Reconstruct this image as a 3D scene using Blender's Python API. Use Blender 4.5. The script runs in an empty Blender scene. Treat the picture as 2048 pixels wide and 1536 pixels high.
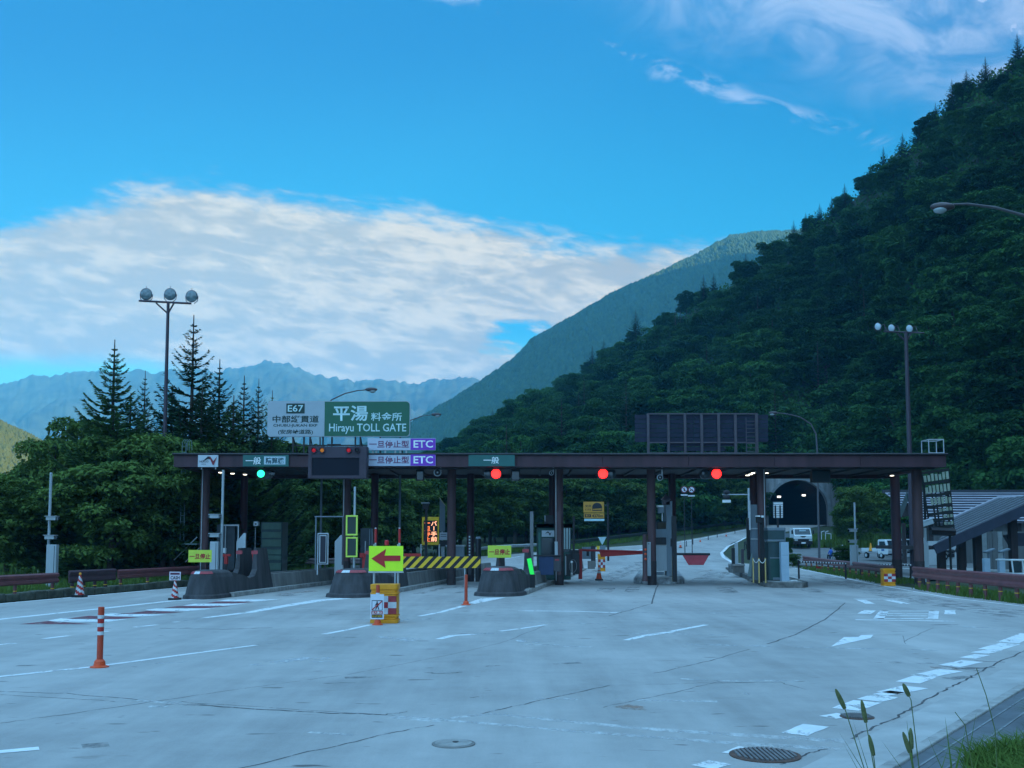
import bpy, bmesh, math, random
import numpy as np
from mathutils import Vector, Matrix, Euler
R = math.radians
random.seed(7); rng = np.random.default_rng(11)
SC = bpy.context.scene; COL = SC.collection
# ------------------------------------------------------------------ camera
F, CX, CY, PITCH, CAMZ = 2000.0, 1024.0, 931.0, R(4.35), 2.0
cd = bpy.data.cameras.new('camera'); cam = bpy.data.objects.new('camera', cd); COL.objects.link(cam)
cam.location = (0, 0, CAMZ); cam.rotation_euler = (R(90) + PITCH, 0, 0)
cd.sensor_width = 36.0; cd.lens = 36.0 * F / 2048; cd.shift_y = (CY - 768) / 2048
cd.clip_start = 0.1; cd.clip_end = 9000
SC.camera = cam
SC.view_settings.view_transform = 'Standard'; SC.view_settings.look = 'None'
SC.view_settings.gamma = 1; SC.view_settings.use_curve_mapping = False
SC.view_settings.exposure = 1.0
try:
    SC.cycles.use_denoising = True; SC.cycles.max_bounces = 6; SC.cycles.diffuse_bounces = 3
    SC.cycles.transparent_max_bounces = 8; SC.cycles.volume_bounces = 1; SC.cycles.sample_clamp_indirect = 4
except Exception: pass
# ------------------------------------------------------------------ world and sun
SUN_ELEV, SUN_AZ = R(21), R(116)          # azimuth from the view direction (+Y) towards +X
w = bpy.data.worlds.new('World'); SC.world = w; w.use_nodes = True
NT = w.node_tree; NT.nodes.clear()
def nd(t, **k):
    n = NT.nodes.new(t)
    for a, b in k.items(): setattr(n, a, b)
    return n
def ins(sock, v):
    if isinstance(v, bpy.types.NodeSocket): NT.links.new(v, sock)
    elif v is not None: sock.default_value = v
def M(op, a, b=None, c=None, clamp=False):
    n = nd('ShaderNodeMath', operation=op); n.use_clamp = clamp
    ins(n.inputs[0], a); ins(n.inputs[1], b); ins(n.inputs[2], c)
    return n.outputs[0]
def MR(v, a, b, c=0.0, d=1.0, smooth=True):
    n = nd('ShaderNodeMapRange', interpolation_type='SMOOTHSTEP' if smooth else 'LINEAR', clamp=True)
    ins(n.inputs[0], v)
    for i, x in enumerate((a, b, c, d)): ins(n.inputs[i + 1], x)
    return n.outputs[0]
def MIX(f, a, b, mode='MIX'):
    n = nd('ShaderNodeMix', data_type='RGBA', blend_type=mode); n.clamp_factor = True
    ins(n.inputs[0], f); ins(n.inputs[6], a); ins(n.inputs[7], b)
    return n.outputs[2]
def COMB(x, y, z=0.0):
    n = nd('ShaderNodeCombineXYZ'); ins(n.inputs[0], x); ins(n.inputs[1], y); ins(n.inputs[2], z); return n.outputs[0]
def NOISE(vec, scale, detail=5, rough=0.55, dist=0.0):
    n = nd('ShaderNodeTexNoise'); ins(n.inputs['Vector'], vec); n.inputs['Scale'].default_value = scale
    n.inputs['Detail'].default_value = detail; n.inputs['Roughness'].default_value = rough; n.inputs['Distortion'].default_value = dist
    return n.outputs['Fac']
def rgb(r, g, b): return (r, g, b, 1.0)
sky = nd('ShaderNodeTexSky', sky_type='NISHITA'); sky.sun_disc = False
sky.sun_elevation = SUN_ELEV; sky.sun_rotation = SUN_AZ; sky.altitude = 1300; sky.air_density = 1.0; sky.dust_density = 0.6; sky.ozone_density = 1.5
tc = nd('ShaderNodeTexCoord'); sp = nd('ShaderNodeSeparateXYZ'); NT.links.new(tc.outputs['Generated'], sp.inputs[0])
X, Y, Z = sp.outputs
Yc = M('MAXIMUM', Y, 0.08)
A = M('DIVIDE', X, Yc); Ee = M('DIVIDE', Z, Yc)         # tangents of azimuth and elevation for the half in front
front = MR(Y, 0.1, 0.45)
# base: the clear sky, tinted towards the cyan-blue of a cold morning
K = 10.0
blue = MIX(1.0, sky.outputs[0], rgb(0.32, 0.98, 1.28), 'MULTIPLY')
grad = MIX(MR(Ee, 0.20, 0.55), rgb(0.020*K, 0.55*K, 0.90*K), rgb(0.0, 0.235*K, 0.61*K))
grad = MIX(MR(Ee, 0.215, 0.165), grad, rgb(0.26*K, 1.02*K, 0.92*K))
blue = MIX(0.85, blue, grad)
# altocumulus bank low over the far mountains
vec = COMB(M('MULTIPLY', A, 3.4), M('ADD', M('MULTIPLY', Ee, 14.0), M('MULTIPLY', A, 1.1)), 3.0)
n1 = NOISE(vec, 1.0, 6, 0.55, 0.4)
n2 = NOISE(COMB(M('MULTIPLY', A, 13.0), M('ADD', M('MULTIPLY', Ee, 40.0), M('MULTIPLY', A, 5.0)), 9.0), 1.0, 5, 0.6, 0.25)
n3 = NOISE(COMB(M('ADD', M('MULTIPLY', A, 30.0), M('MULTIPLY', Ee, 12.0)), M('ADD', M('MULTIPLY', Ee, 84.0), M('MULTIPLY', A, 10.0)), 5.0), 1.0, 4, 0.6, 0.2)
n0 = NOISE(COMB(M('MULTIPLY', A, 2.2), M('MULTIPLY', Ee, 7.0), 1.0), 1.0, 3, 0.5)
wob = M('ADD', M('MULTIPLY', M('SUBTRACT', n1, 0.5), 0.075), M('MULTIPLY', M('SUBTRACT', n3, 0.5), 0.045))
etop = M('SUBTRACT', M('ADD', MR(A, -0.30, 0.06, 0.372, 0.306, False), wob), MR(A, -0.36, -0.56, 0.0, 0.05))
ebot = M('ADD', MR(A, -0.40, -0.22, 0.178, 0.12), M('MULTIPLY', wob, 0.35))
top = MR(M('SUBTRACT', etop, Ee), -0.006, 0.030)
bot = MR(M('SUBTRACT', Ee, ebot), -0.006, 0.022)
hx = M('DIVIDE', M('SUBTRACT', A, 0.012), 0.036); hy = M('DIVIDE', M('SUBTRACT', Ee, 0.205), 0.018)
hole = M('ADD', M('ADD', M('MULTIPLY', hx, hx), M('MULTIPLY', hy, hy)), M('MULTIPLY', M('SUBTRACT', n3, 0.5), 4.5))
hole = MR(hole, 0.1, 1.7)
thick = MR(M('ADD', M('MULTIPLY', n1, 0.75), M('MULTIPLY', n0, 0.5)), 0.34, 0.58, 0.80, 1.0)
rightfade = MR(A, 0.16, 0.40, 1.0, 0.25)
bank = M('MULTIPLY', M('MULTIPLY', M('MULTIPLY', M('MULTIPLY', top, bot), hole), thick), rightfade)
bank = M('MULTIPLY', bank, front)
light = MR(M('ADD', M('ADD', M('MULTIPLY', n2, 0.60), M('MULTIPLY', n1, 0.30)), M('MULTIPLY', n3, 0.35)), 0.555, 0.725)
light = M('MULTIPLY', light, MR(A, -0.5, 0.1, 0.72, 1.0))
ccol = MIX(light, rgb(0.60*K, 0.54*K, 0.41*K), rgb(1.08*K, 0.90*K, 0.60*K))
colr = MIX(bank, blue, ccol)
# thin cirrus streaks, upper right
ln = M('SUBTRACT', Ee, M('SUBTRACT', 0.548, M('MULTIPLY', A, 0.36)))
nz = NOISE(COMB(M('MULTIPLY', A, 9.0), M('MULTIPLY', Ee, 14.0), 4.0), 1.0, 6, 0.62, 1.2)
stre = M('MULTIPLY', MR(M('ABSOLUTE', M('ADD', ln, M('MULTIPLY', M('SUBTRACT', nz, 0.5), 0.05))), 0.016, 0.0), MR(nz, 0.47, 0.62, 0.0, 0.75))
stre = M('MULTIPLY', stre, MR(A, 0.42, 0.36))
veil = M('MULTIPLY', MR(M('ADD', ln, M('MULTIPLY', M('SUBTRACT', nz, 0.5), 0.10)), 0.0, 0.16), MR(nz, 0.30, 0.66, 0.15, 0.85))
puff = M('MULTIPLY', MR(NOISE(COMB(M('MULTIPLY', A, 26.0), M('MULTIPLY', Ee, 34.0), 2.0), 1.0, 4, 0.55), 0.56, 0.66), M('MULTIPLY', MR(ln, 0.07, 0.15), MR(A, 0.38, 0.5)))
cir = M('MULTIPLY', M('MAXIMUM', M('MAXIMUM', stre, veil), puff), front)
colr = MIX(cir, colr, rgb(0.52*K, 0.66*K, 0.92*K))
# extra brightness added to unseen sky behind and overhead, lighting the shaded valley
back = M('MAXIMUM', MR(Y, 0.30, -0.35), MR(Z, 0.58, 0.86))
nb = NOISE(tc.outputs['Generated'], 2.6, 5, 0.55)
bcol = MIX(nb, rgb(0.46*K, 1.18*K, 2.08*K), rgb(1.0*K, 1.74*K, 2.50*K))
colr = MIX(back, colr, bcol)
# below the horizon: dull ground tone
colr = MIX(MR(Z, 0.0, -0.06), colr, rgb(0.05*K, 0.09*K, 0.12*K))
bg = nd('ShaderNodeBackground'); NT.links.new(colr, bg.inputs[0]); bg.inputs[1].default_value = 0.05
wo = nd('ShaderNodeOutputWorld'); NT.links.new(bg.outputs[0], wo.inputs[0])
sd = bpy.data.lights.new('sun', 'SUN'); sd.energy = 5.0; sd.angle = R(0.5); sd.color = (1.0, 0.86, 0.66)
sun = bpy.data.objects.new('sun', sd); COL.objects.link(sun)
SUNV = Vector((math.sin(SUN_AZ) * math.cos(SUN_ELEV), math.cos(SUN_AZ) * math.cos(SUN_ELEV), math.sin(SUN_ELEV)))
sun.rotation_euler = (-SUNV).to_track_quat('-Z', 'Y').to_euler()
sun.location = (200, -50, 300)

# ------------------------------------------------------------------ helpers
def ray(px, py):
    xc = (px - CX) / F; yc = (CY - py) / F
    return Vector((xc, math.cos(PITCH) - yc * math.sin(PITCH), math.sin(PITCH) + yc * math.cos(PITCH)))
def at(px, py, Y):                       # point of the photograph at world depth Y
    r = ray(px, py); k = Y / r.y
    return Vector((r.x * k, Y, CAMZ + r.z * k))
def H(y): return 4.64 * (max(0.0, y - 60) / 100.0) ** 1.6
def gnd(px, py):                         # where the sight line meets the ground
    r = ray(px, py)
    if r.z < 0:
        k = -CAMZ / r.z
        if k * r.y <= 60: return Vector((r.x * k, r.y * k, 0))
    y = 30.0
    while y < 200:
        if CAMZ + r.z / r.y * y <= H(y): break
        y += 0.25
    return Vector((r.x / r.y * y, y, H(y)))
W = {}
class MB:
    def __init__(s): s.v = []; s.f = []; s.m = []
    def add(s, vs, fs, m=0):
        b = len(s.v); s.v += [tuple(x) for x in vs]
        for f in fs: s.f.append(tuple(b + i for i in f)); s.m.append(m)
    def box(s, x0, x1, y0, y1, z0, z1, m=0):
        s.add([(x0,y0,z0),(x1,y0,z0),(x1,y1,z0),(x0,y1,z0),(x0,y0,z1),(x1,y0,z1),(x1,y1,z1),(x0,y1,z1)],
              [(3,2,1,0),(4,5,6,7),(0,1,5,4),(1,2,6,5),(2,3,7,6),(3,0,4,7)], m)
    def obox(s, c, d, rot=(0,0,0), m=0):
        mt = Euler(rot).to_matrix(); c = Vector(c)
        vs = [c + mt @ Vector((sx*d[0]/2, sy*d[1]/2, sz*d[2]/2)) for sz in (-1,1) for sx, sy in ((-1,-1),(1,-1),(1,1),(-1,1))]
        s.add(vs, [(3,2,1,0),(4,5,6,7),(0,1,5,4),(1,2,6,5),(2,3,7,6),(3,0,4,7)], m)
    def tube(s, pts, r, n=8, m=0, cap=True):
        pts = [Vector(p) for p in pts]; k = len(pts)
        rs = r if isinstance(r, (list, tuple)) else [r] * k
        vs = []; up = None
        for i, p in enumerate(pts):
            d = (pts[min(i+1, k-1)] - pts[max(i-1, 0)]).normalized()
            if up is None: up = d.orthogonal().normalized()
            else: up = (up - d * up.dot(d)).normalized()
            w_ = d.cross(up)
            for j in range(n):
                a = 2*math.pi*j/n
                vs.append(p + (up*math.cos(a) + w_*math.sin(a)) * rs[i])
        fs = [(i*n+j, i*n+(j+1)%n, (i+1)*n+(j+1)%n, (i+1)*n+j) for i in range(k-1) for j in range(n)]
        if cap: fs += [tuple(range(n-1, -1, -1)), tuple(range((k-1)*n, k*n))]
        s.add(vs, fs, m)
    def prism(s, pts, y0, y1, m=0):      # outline in x,z pushed along y
        n = len(pts)
        s.add([(x, y0, z) for x, z in pts] + [(x, y1, z) for x, z in pts],
              [tuple(range(n)), tuple(range(2*n-1, n-1, -1))] + [(i, n+i, n+(i+1)%n, (i+1)%n) for i in range(n)], m)
    def prismz(s, pts, z0, z1, m=0):     # outline in x,y pushed along z
        n = len(pts)
        s.add([(x, y, z0) for x, y in pts] + [(x, y, z1) for x, y in pts],
              [tuple(range(n-1, -1, -1)), tuple(range(n, 2*n))] + [(i, (i+1)%n, n+(i+1)%n, n+i) for i in range(n)], m)
    def face(s, pts, m=0): s.add(pts, [tuple(range(len(pts)))], m)
    def lathe(s, prof, c, n=12, m=0, axis='z'):
        c = Vector(c); vs = []
        for r, z in prof:
            for j in range(n):
                a = 2*math.pi*j/n
                q = Vector((r*math.cos(a), r*math.sin(a), z))
                if axis == 'y': q = Vector((q.x, -q.z, q.y))
                if axis == 'x': q = Vector((q.z, q.x, q.y))
                vs.append(c + q)
        k = len(prof)
        fs = [(i*n+j, i*n+(j+1)%n, (i+1)*n+(j+1)%n, (i+1)*n+j) for i in range(k-1) for j in range(n)]
        fs += [tuple(range(n-1, -1, -1)), tuple(range((k-1)*n, k*n))]
        s.add(vs, fs, m)
    def ell(s, c, r, n=10, k=6, m=0):
        prof = [(math.sin(math.pi*(i+0.02)/(k+0.04)), -math.cos(math.pi*(i+0.02)/(k+0.04))) for i in range(k+1)]
        b = len(s.v); s.lathe(prof, (0,0,0), n, m)
        for i in range(b, len(s.v)):
            x, y, z = s.v[i]; s.v[i] = (c[0]+x*r[0], c[1]+y*r[1], c[2]+z*r[2])
    def build(s, name, mats, parent=None, origin=None, smooth=False, bev=0.0):
        o_ = Vector(origin) if origin is not None else (W[parent.name] if parent else Vector((0,0,0)))
        me = bpy.data.meshes.new(name)
        me.from_pydata([(x-o_.x, y-o_.y, z-o_.z) for x, y, z in s.v], [], s.f)
        if not isinstance(mats, (list, tuple)): mats = [mats]
        for mm in mats: me.materials.append(mm)
        me.polygons.foreach_set('material_index', s.m)
        bm = bmesh.new(); bm.from_mesh(me); bmesh.ops.recalc_face_normals(bm, faces=bm.faces[:]); bm.to_mesh(me); bm.free()
        if smooth: me.polygons.foreach_set('use_smooth', [True]*len(me.polygons))
        me.update()
        ob = bpy.data.objects.new(name, me); COL.objects.link(ob)
        if parent: ob.parent = parent
        else: ob.location = o_
        W[ob.name] = o_.copy()
        if bev:
            b = ob.modifiers.new('bevel', 'BEVEL'); b.width = bev; b.segments = 2; b.limit_method = 'ANGLE'
        return ob
def tag(o, label=None, cat=None, group=None, kind=None):
    for k, v in (('label', label), ('category', cat), ('group', group), ('kind', kind)):
        if v: o[k] = v
    return o
def empty(name, loc, label, cat, group=None):
    o = bpy.data.objects.new(name, None); COL.objects.link(o); o.location = loc; o.empty_display_size = 0.3
    W[o.name] = Vector(loc); return tag(o, label, cat, group)
def copy_tree(o, parent=None):
    c = o.copy(); COL.objects.link(c); c.parent = parent
    for ch in list(o.children): copy_tree(ch, c)
    return c
def raw(name, v, q, mats, mi=None, parent=None, loc=None):     # fast mesh from arrays of verts and quads
    me = bpy.data.meshes.new(name); n = len(q); k = q.shape[1]
    me.vertices.add(len(v)); me.vertices.foreach_set('co', np.asarray(v, np.float32).ravel())
    me.loops.add(n*k); me.loops.foreach_set('vertex_index', np.asarray(q, np.int32).ravel())
    me.polygons.add(n); me.polygons.foreach_set('loop_start', np.arange(0, n*k, k, dtype=np.int32))
    if not isinstance(mats, (list, tuple)): mats = [mats]
    for m in mats: me.materials.append(m)
    if mi is not None: me.polygons.foreach_set('material_index', np.asarray(mi, np.int32))
    me.update(calc_edges=True); me.validate()
    ob = bpy.data.objects.new(name, me); COL.objects.link(ob)
    if parent: ob.parent = parent
    if loc is not None: ob.location = loc
    W[ob.name] = Vector(loc) if loc is not None else Vector((0,0,0))
    return ob
# ------------------------------------------------------------------ materials
MC = {}
def mat(name, col, rough=0.6, var=0.18, scale=2.5, bump=0.0, metal=0.0, streak=False, spec=0.4, detail=6):
    if name in MC: return MC[name]
    m = bpy.data.materials.new(name); m.use_nodes = True; nt = m.node_tree; b = nt.nodes['Principled BSDF']
    b.inputs['Roughness'].default_value = rough; b.inputs['Metallic'].default_value = metal
    b.inputs['Specular IOR Level'].default_value = spec
    t = nt.nodes.new('ShaderNodeTexCoord'); mp = nt.nodes.new('ShaderNodeMapping'); nt.links.new(t.outputs['Object'], mp.inputs[0])
    if streak: mp.inputs['Scale'].default_value = (1, 1, 0.12)
    n = nt.nodes.new('ShaderNodeTexNoise'); n.inputs['Scale'].default_value = scale; n.inputs['Detail'].default_value = detail; n.inputs['Roughness'].default_value = 0.65
    nt.links.new(mp.outputs[0], n.inputs['Vector'])
    mr = nt.nodes.new('ShaderNodeMapRange'); mr.inputs[1].default_value = 0.3; mr.inputs[2].default_value = 0.7
    mr.inputs[3].default_value = 1 - var; mr.inputs[4].default_value = 1 + var*0.7
    nt.links.new(n.outputs['Fac'], mr.inputs[0])
    mx = nt.nodes.new('ShaderNodeMix'); mx.data_type = 'RGBA'; mx.blend_type = 'MULTIPLY'; mx.inputs[0].default_value = 1
    mx.inputs[6].default_value = (*col, 1); nt.links.new(mr.outputs[0], mx.inputs[7])
    nt.links.new(mx.outputs[2], b.inputs['Base Color'])
    if bump:
        bp = nt.nodes.new('ShaderNodeBump'); bp.inputs['Strength'].default_value = bump; bp.inputs['Distance'].default_value = 0.03
        nt.links.new(n.outputs['Fac'], bp.inputs['Height']); nt.links.new(bp.outputs[0], b.inputs['Normal'])
    MC[name] = m; return m
def emi(name, col, s, base=(0.02,0.02,0.02)):
    if name in MC: return MC[name]
    m = bpy.data.materials.new(name); m.use_nodes = True; b = m.node_tree.nodes['Principled BSDF']
    b.inputs['Base Color'].default_value = (*base, 1); b.inputs['Emission Color'].default_value = (*col, 1); b.inputs['Emission Strength'].default_value = s*0.5
    MC[name] = m; return m
def foliage(name, c0, c1, spread=0.5, trans=0.25):
    m = bpy.data.materials.new(name); m.use_nodes = True; nt = m.node_tree; nt.nodes.clear()
    oi = nt.nodes.new('ShaderNodeObjectInfo'); g = nt.nodes.new('ShaderNodeNewGeometry')
    n = nt.nodes.new('ShaderNodeTexNoise'); n.inputs['Scale'].default_value = spread; n.inputs['Detail'].default_value = 3
    nt.links.new(g.outputs['Position'], n.inputs['Vector'])
    def mm(op, a, b):
        x = nt.nodes.new('ShaderNodeMath'); x.operation = op
        for i, v in enumerate((a, b)):
            if isinstance(v, float): x.inputs[i].default_value = v
            else: nt.links.new(v, x.inputs[i])
        return x.outputs[0]
    f = mm('ADD', mm('ADD', mm('MULTIPLY', n.outputs['Fac'], 1.1), mm('MULTIPLY', oi.outputs['Random'], 1.0)), mm('MULTIPLY', g.outputs['Random Per Island'], 0.35))
    f = mm('MULTIPLY', f, 0.45)
    r = nt.nodes.new('ShaderNodeValToRGB'); r.color_ramp.elements[0].position = 0.25; r.color_ramp.elements[0].color = (*c0, 1)
    r.color_ramp.elements[1].position = 0.85; r.color_ramp.elements[1].color = (*c1, 1); nt.links.new(f, r.inputs[0])
    d = nt.nodes.new('ShaderNodeBsdfDiffuse'); tr = nt.nodes.new('ShaderNodeBsdfTranslucent'); mx = nt.nodes.new('ShaderNodeMixShader')
    nt.links.new(r.outputs[0], d.inputs[0]); nt.links.new(r.outputs[0], tr.inputs[0]); mx.inputs[0].default_value = trans
    nt.links.new(d.outputs[0], mx.inputs[1]); nt.links.new(tr.outputs[0], mx.inputs[2])
    o = nt.nodes.new('ShaderNodeOutputMaterial'); nt.links.new(mx.outputs[0], o.inputs[0]); MC[name] = m
    return m
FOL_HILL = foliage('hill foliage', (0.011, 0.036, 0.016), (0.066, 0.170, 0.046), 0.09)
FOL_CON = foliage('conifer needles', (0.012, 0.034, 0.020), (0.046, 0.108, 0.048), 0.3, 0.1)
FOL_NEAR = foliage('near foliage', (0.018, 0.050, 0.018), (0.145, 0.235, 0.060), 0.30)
FOL_CON2 = foliage('young conifer needles', (0.020, 0.056, 0.024), (0.105, 0.200, 0.066), 0.3, 0.15)
FOL_GRASS = foliage('grass blades', (0.045, 0.10, 0.02), (0.13, 0.20, 0.05), 0.8)
FOL_FAR = foliage('far foliage', (0.006, 0.024, 0.014), (0.066, 0.110, 0.036), 0.10, 0.0)
FOL_SUN = foliage('sunlit slope foliage', (0.050, 0.070, 0.018), (0.110, 0.125, 0.038), 0.02, 0.0)  # foothill leaves coloured lighter, standing in for sunshine on the slope
BARK = mat('bark', (0.07, 0.055, 0.045), 0.9, 0.4, 4, 0.6, streak=True)
WHITE = mat('white paint', (0.72, 0.74, 0.74), 0.45, 0.10, 3)
ROOFB = mat('roof brown paint', (0.060, 0.024, 0.032), 0.55, 0.35, 1.6, streak=True)
PILLAR = mat('pillar brown', (0.095, 0.050, 0.052), 0.75, 0.35, 5, 0.3, streak=True)
DARK = mat('dark metal', (0.022, 0.019, 0.022), 0.5, 0.25, 3)
BLACK = mat('black plastic', (0.010, 0.010, 0.012), 0.4, 0.2, 3)
GALV = mat('galvanised steel', (0.42, 0.45, 0.47), 0.45, 0.18, 6, metal=0.25)
LGREY = mat('light grey enamel', (0.36, 0.40, 0.42), 0.45, 0.14, 2.5, streak=True)
GREENB = mat('booth green paint', (0.020, 0.072, 0.062), 0.5, 0.2, 2)
CONC = mat('weathered concrete', (0.20, 0.195, 0.185), 0.9, 0.42, 2.2, 0.25, streak=True)
CONCL = mat('kerb concrete', (0.34, 0.335, 0.32), 0.9, 0.40, 3.5, 0.25)
DCONC = mat('dark stained concrete', (0.085, 0.078, 0.076), 0.85, 0.5, 2.4, 0.3, streak=True)
RAILB = mat('rail brown paint', (0.165, 0.050, 0.052), 0.5, 0.25, 3, spec=0.5)
RED = mat('red paint', (0.42, 0.025, 0.022), 0.5, 0.2, 3)
ORANGE = mat('orange plastic', (0.72, 0.085, 0.022), 0.5, 0.12, 3)
AMBER = mat('amber plastic', (0.78, 0.30, 0.008), 0.45, 0.14, 3)
YELL = mat('yellow paint', (0.78, 0.46, 0.02), 0.5, 0.12, 4)
LIME = mat('fluorescent lime', (0.62, 0.95, 0.02), 0.5, 0.05, 3)
LIMED = mat('faded lime sign', (0.55, 0.66, 0.06), 0.5, 0.10, 3)
TEXTR = mat('red lettering', (0.40, 0.02, 0.02), 0.5, 0.05)
TEXTK = mat('black lettering', (0.012, 0.012, 0.016), 0.5, 0.05)
TEXTW = mat('white lettering', (0.80, 0.84, 0.84), 0.5, 0.05)
SIGNG = mat('green sign sheet', (0.012, 0.115, 0.060), 0.4, 0.08, 2)
SIGNT = mat('teal sign sheet', (0.018, 0.115, 0.105), 0.45, 0.10, 2)
PURP = mat('purple sign sheet', (0.20, 0.035, 0.46), 0.45, 0.06, 2)
GLASSD = mat('dark glass', (0.02, 0.028, 0.034), 0.12, 0.1, 2, spec=0.6)
RUST = mat('rusty iron', (0.11, 0.06, 0.045), 0.8, 0.4, 9, 0.3)
LAMPW = emi('lit white lamp', (1.0, 0.95, 0.78), 5)
REDL = emi('lit red signal', (1.0, 0.012, 0.010), 6.5)
GRNL = emi('lit green signal', (0.02, 1.0, 0.42), 3.2)
def txt(s, x0, x1, z0, z1, y, m, parent, name='lettering', bold=0.0, thick=0.006, rot=None):
    c = bpy.data.curves.new('t', 'FONT'); c.body = s; c.resolution_u = 2; c.offset = bold; c.extrude = 0.0
    o = bpy.data.objects.new('t', c); COL.objects.link(o); bpy.context.view_layer.update()
    me = bpy.data.meshes.new_from_object(o.evaluated_get(bpy.context.evaluated_depsgraph_get()))
    bpy.data.objects.remove(o); bpy.data.curves.remove(c)
    co = np.empty(len(me.vertices)*3, np.float32); me.vertices.foreach_get('co', co); co = co.reshape(-1, 3)
    mn, mxx = co.min(0), co.max(0); d = np.maximum(mxx - mn, 1e-4)
    org = W[parent.name]
    out = np.empty_like(co)
    out[:, 0] = x0 + (co[:, 0]-mn[0])/d[0]*(x1-x0) - org.x; out[:, 1] = y - thick - org.y
    zz = (co[:, 1]-mn[1])/d[1]*(z1-z0) if d[1] > 1e-3 else 0
    out[:, 2] = z0 + zz - org.z
    me.vertices.foreach_set('co', out.ravel()); me.name = name; me.materials.clear(); me.materials.append(m); me.update()
    ob = bpy.data.objects.new(name, me); COL.objects.link(ob); ob.parent = parent; W[ob.name] = org.copy()
    return ob
def txtpx(s, px0, py0, px1, py1, Y, m, parent, **k):
    a, b = at(px0, py1, Y), at(px1, py0, Y)
    return txt(s, a.x, b.x, a.z, b.z, Y, m, parent, **k)
def bpx(mb, px0, py0, px1, py1, Y, d, m=0):          # a box whose front face covers that part of the photograph at depth Y
    a, b = at(px0, py1, Y), at(px1, py0, Y); mb.box(a.x, b.x, Y, Y+d, a.z, b.z, m)
# ------------------------------------------------------------------ terrain
def interp(tab, x):
    return float(np.interp(x, [t[0] for t in tab], [t[1] for t in tab]))
def fbm(x, y, seed=0, o=5, lac=2.0, g=0.5):
    from mathutils import noise
    return noise.fractal(Vector((x, y, seed*7.31)), 1.0, lac, o) * g
GROUND = mat('meadow soil', (0.040, 0.055, 0.022), 0.95, 0.4, 0.6, 0.4)
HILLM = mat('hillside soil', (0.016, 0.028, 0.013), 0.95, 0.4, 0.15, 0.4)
def grid(name, P, m, kind='structure'):
    n, k = len(P), len(P[0]); v = np.array(P, np.float32).reshape(-1, 3)
    i, j = np.meshgrid(np.arange(n-1), np.arange(k-1), indexing='ij'); a = (i*k+j).ravel()
    o = raw(name, v, np.stack([a, a+k, a+k+1, a+1], 1), m)
    o.data.polygons.foreach_set('use_smooth', [True]*len(o.data.polygons))
    return tag(o, kind=kind)
xs = list(np.linspace(-4000, -300, 9)) + list(np.linspace(-220, 220, 45)) + list(np.linspace(300, 4000, 9))
ys = [-600, -200, -60] + list(np.linspace(-20, 180, 51)) + [260, 400, 700, 1200, 2000, 3200, 4600]
grid('ground', [[(x, y, H(min(y, 158)) - 0.06) for y in ys] for x in xs], GROUND)
def azpx(px, py=900): r = ray(px, py); return math.degrees(math.atan2(r.x, r.y))
# skyline of the wooded hillside (terrain below the tree tops), as points of the photograph
SKY = [(760, 960), (850, 930), (905, 908), (960, 884), (1010, 842), (1090, 806), (1130, 778), (1200, 728), (1260, 690), (1380, 625), (1500, 548), (1560, 498), (1650, 438), (1700, 408), (1780, 330), (1850, 272), (1900, 212), (1960, 168), (2048, 120), (2120, 60)]
DR = [(-8, 400), (-4, 420), (5, 400), (14, 330), (22, 280), (27, 262), (35, 300), (50, 340), (110, 330), (150, 260), (170, 220)]
DB = [(-8, 150), (-3.5, 135), (3.5, 124), (8, 138), (12, 158), (16, 168), (19.2, 166), (20.5, 150), (22.5, 122), (27, 108), (40, 95), (60, 75), (90, 62), (150, 70), (170, 90)]
ZR_TAN = []
for px, py in SKY:
    r = ray(px, py); ZR_TAN.append((math.degrees(math.atan2(r.x, r.y)), r.z / math.hypot(r.x, r.y)))
azmax = ZR_TAN[-1][0]
ZR_TAN += [(36, 0.66), (46, 0.86), (60, 0.93), (110, 0.90), (140, 0.62), (160, 0.30), (172, 0.05)]  # out of frame the hill is raised to keep sun off the valley
def hill_point(az, t):
    db, dr = interp(DB, az), interp(DR, az); zr = CAMZ + dr * interp(ZR_TAN, az)
    yb = db * math.cos(R(az)); zb = H(min(max(yb, 60), 170))
    if 13.4 < az < 18.9: zb = 12.2; db = 161.5/math.cos(R(az))
    d = db + (dr - db) * t
    tt = min(t, 1.0)
    z = zb + (zr - zb) * (0.75*tt + 0.25*tt*tt)
    if t > 1: z = zr - (t-1) * (dr-db) * (0.10 if az < azmax else 0.02)
    if t > 1.81: z = -1.0
    x, y = d*math.sin(R(az)), d*math.cos(R(az))
    amp = math.sin(math.pi*min(tt, 1)) * 5.0
    if t < 1.81: z += fbm(x*0.02, y*0.02, 1) * amp
    return (x, y, z)
azs = list(np.arange(-7.5, 29, 0.5)) + list(np.arange(29, 172, 3.0))
ts = list(np.linspace(0, 1, 22)) + [1.15, 1.4, 1.8, 1.82]
grid('hillside', [[hill_point(a, t) for t in ts] for a in azs], HILLM)
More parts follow.
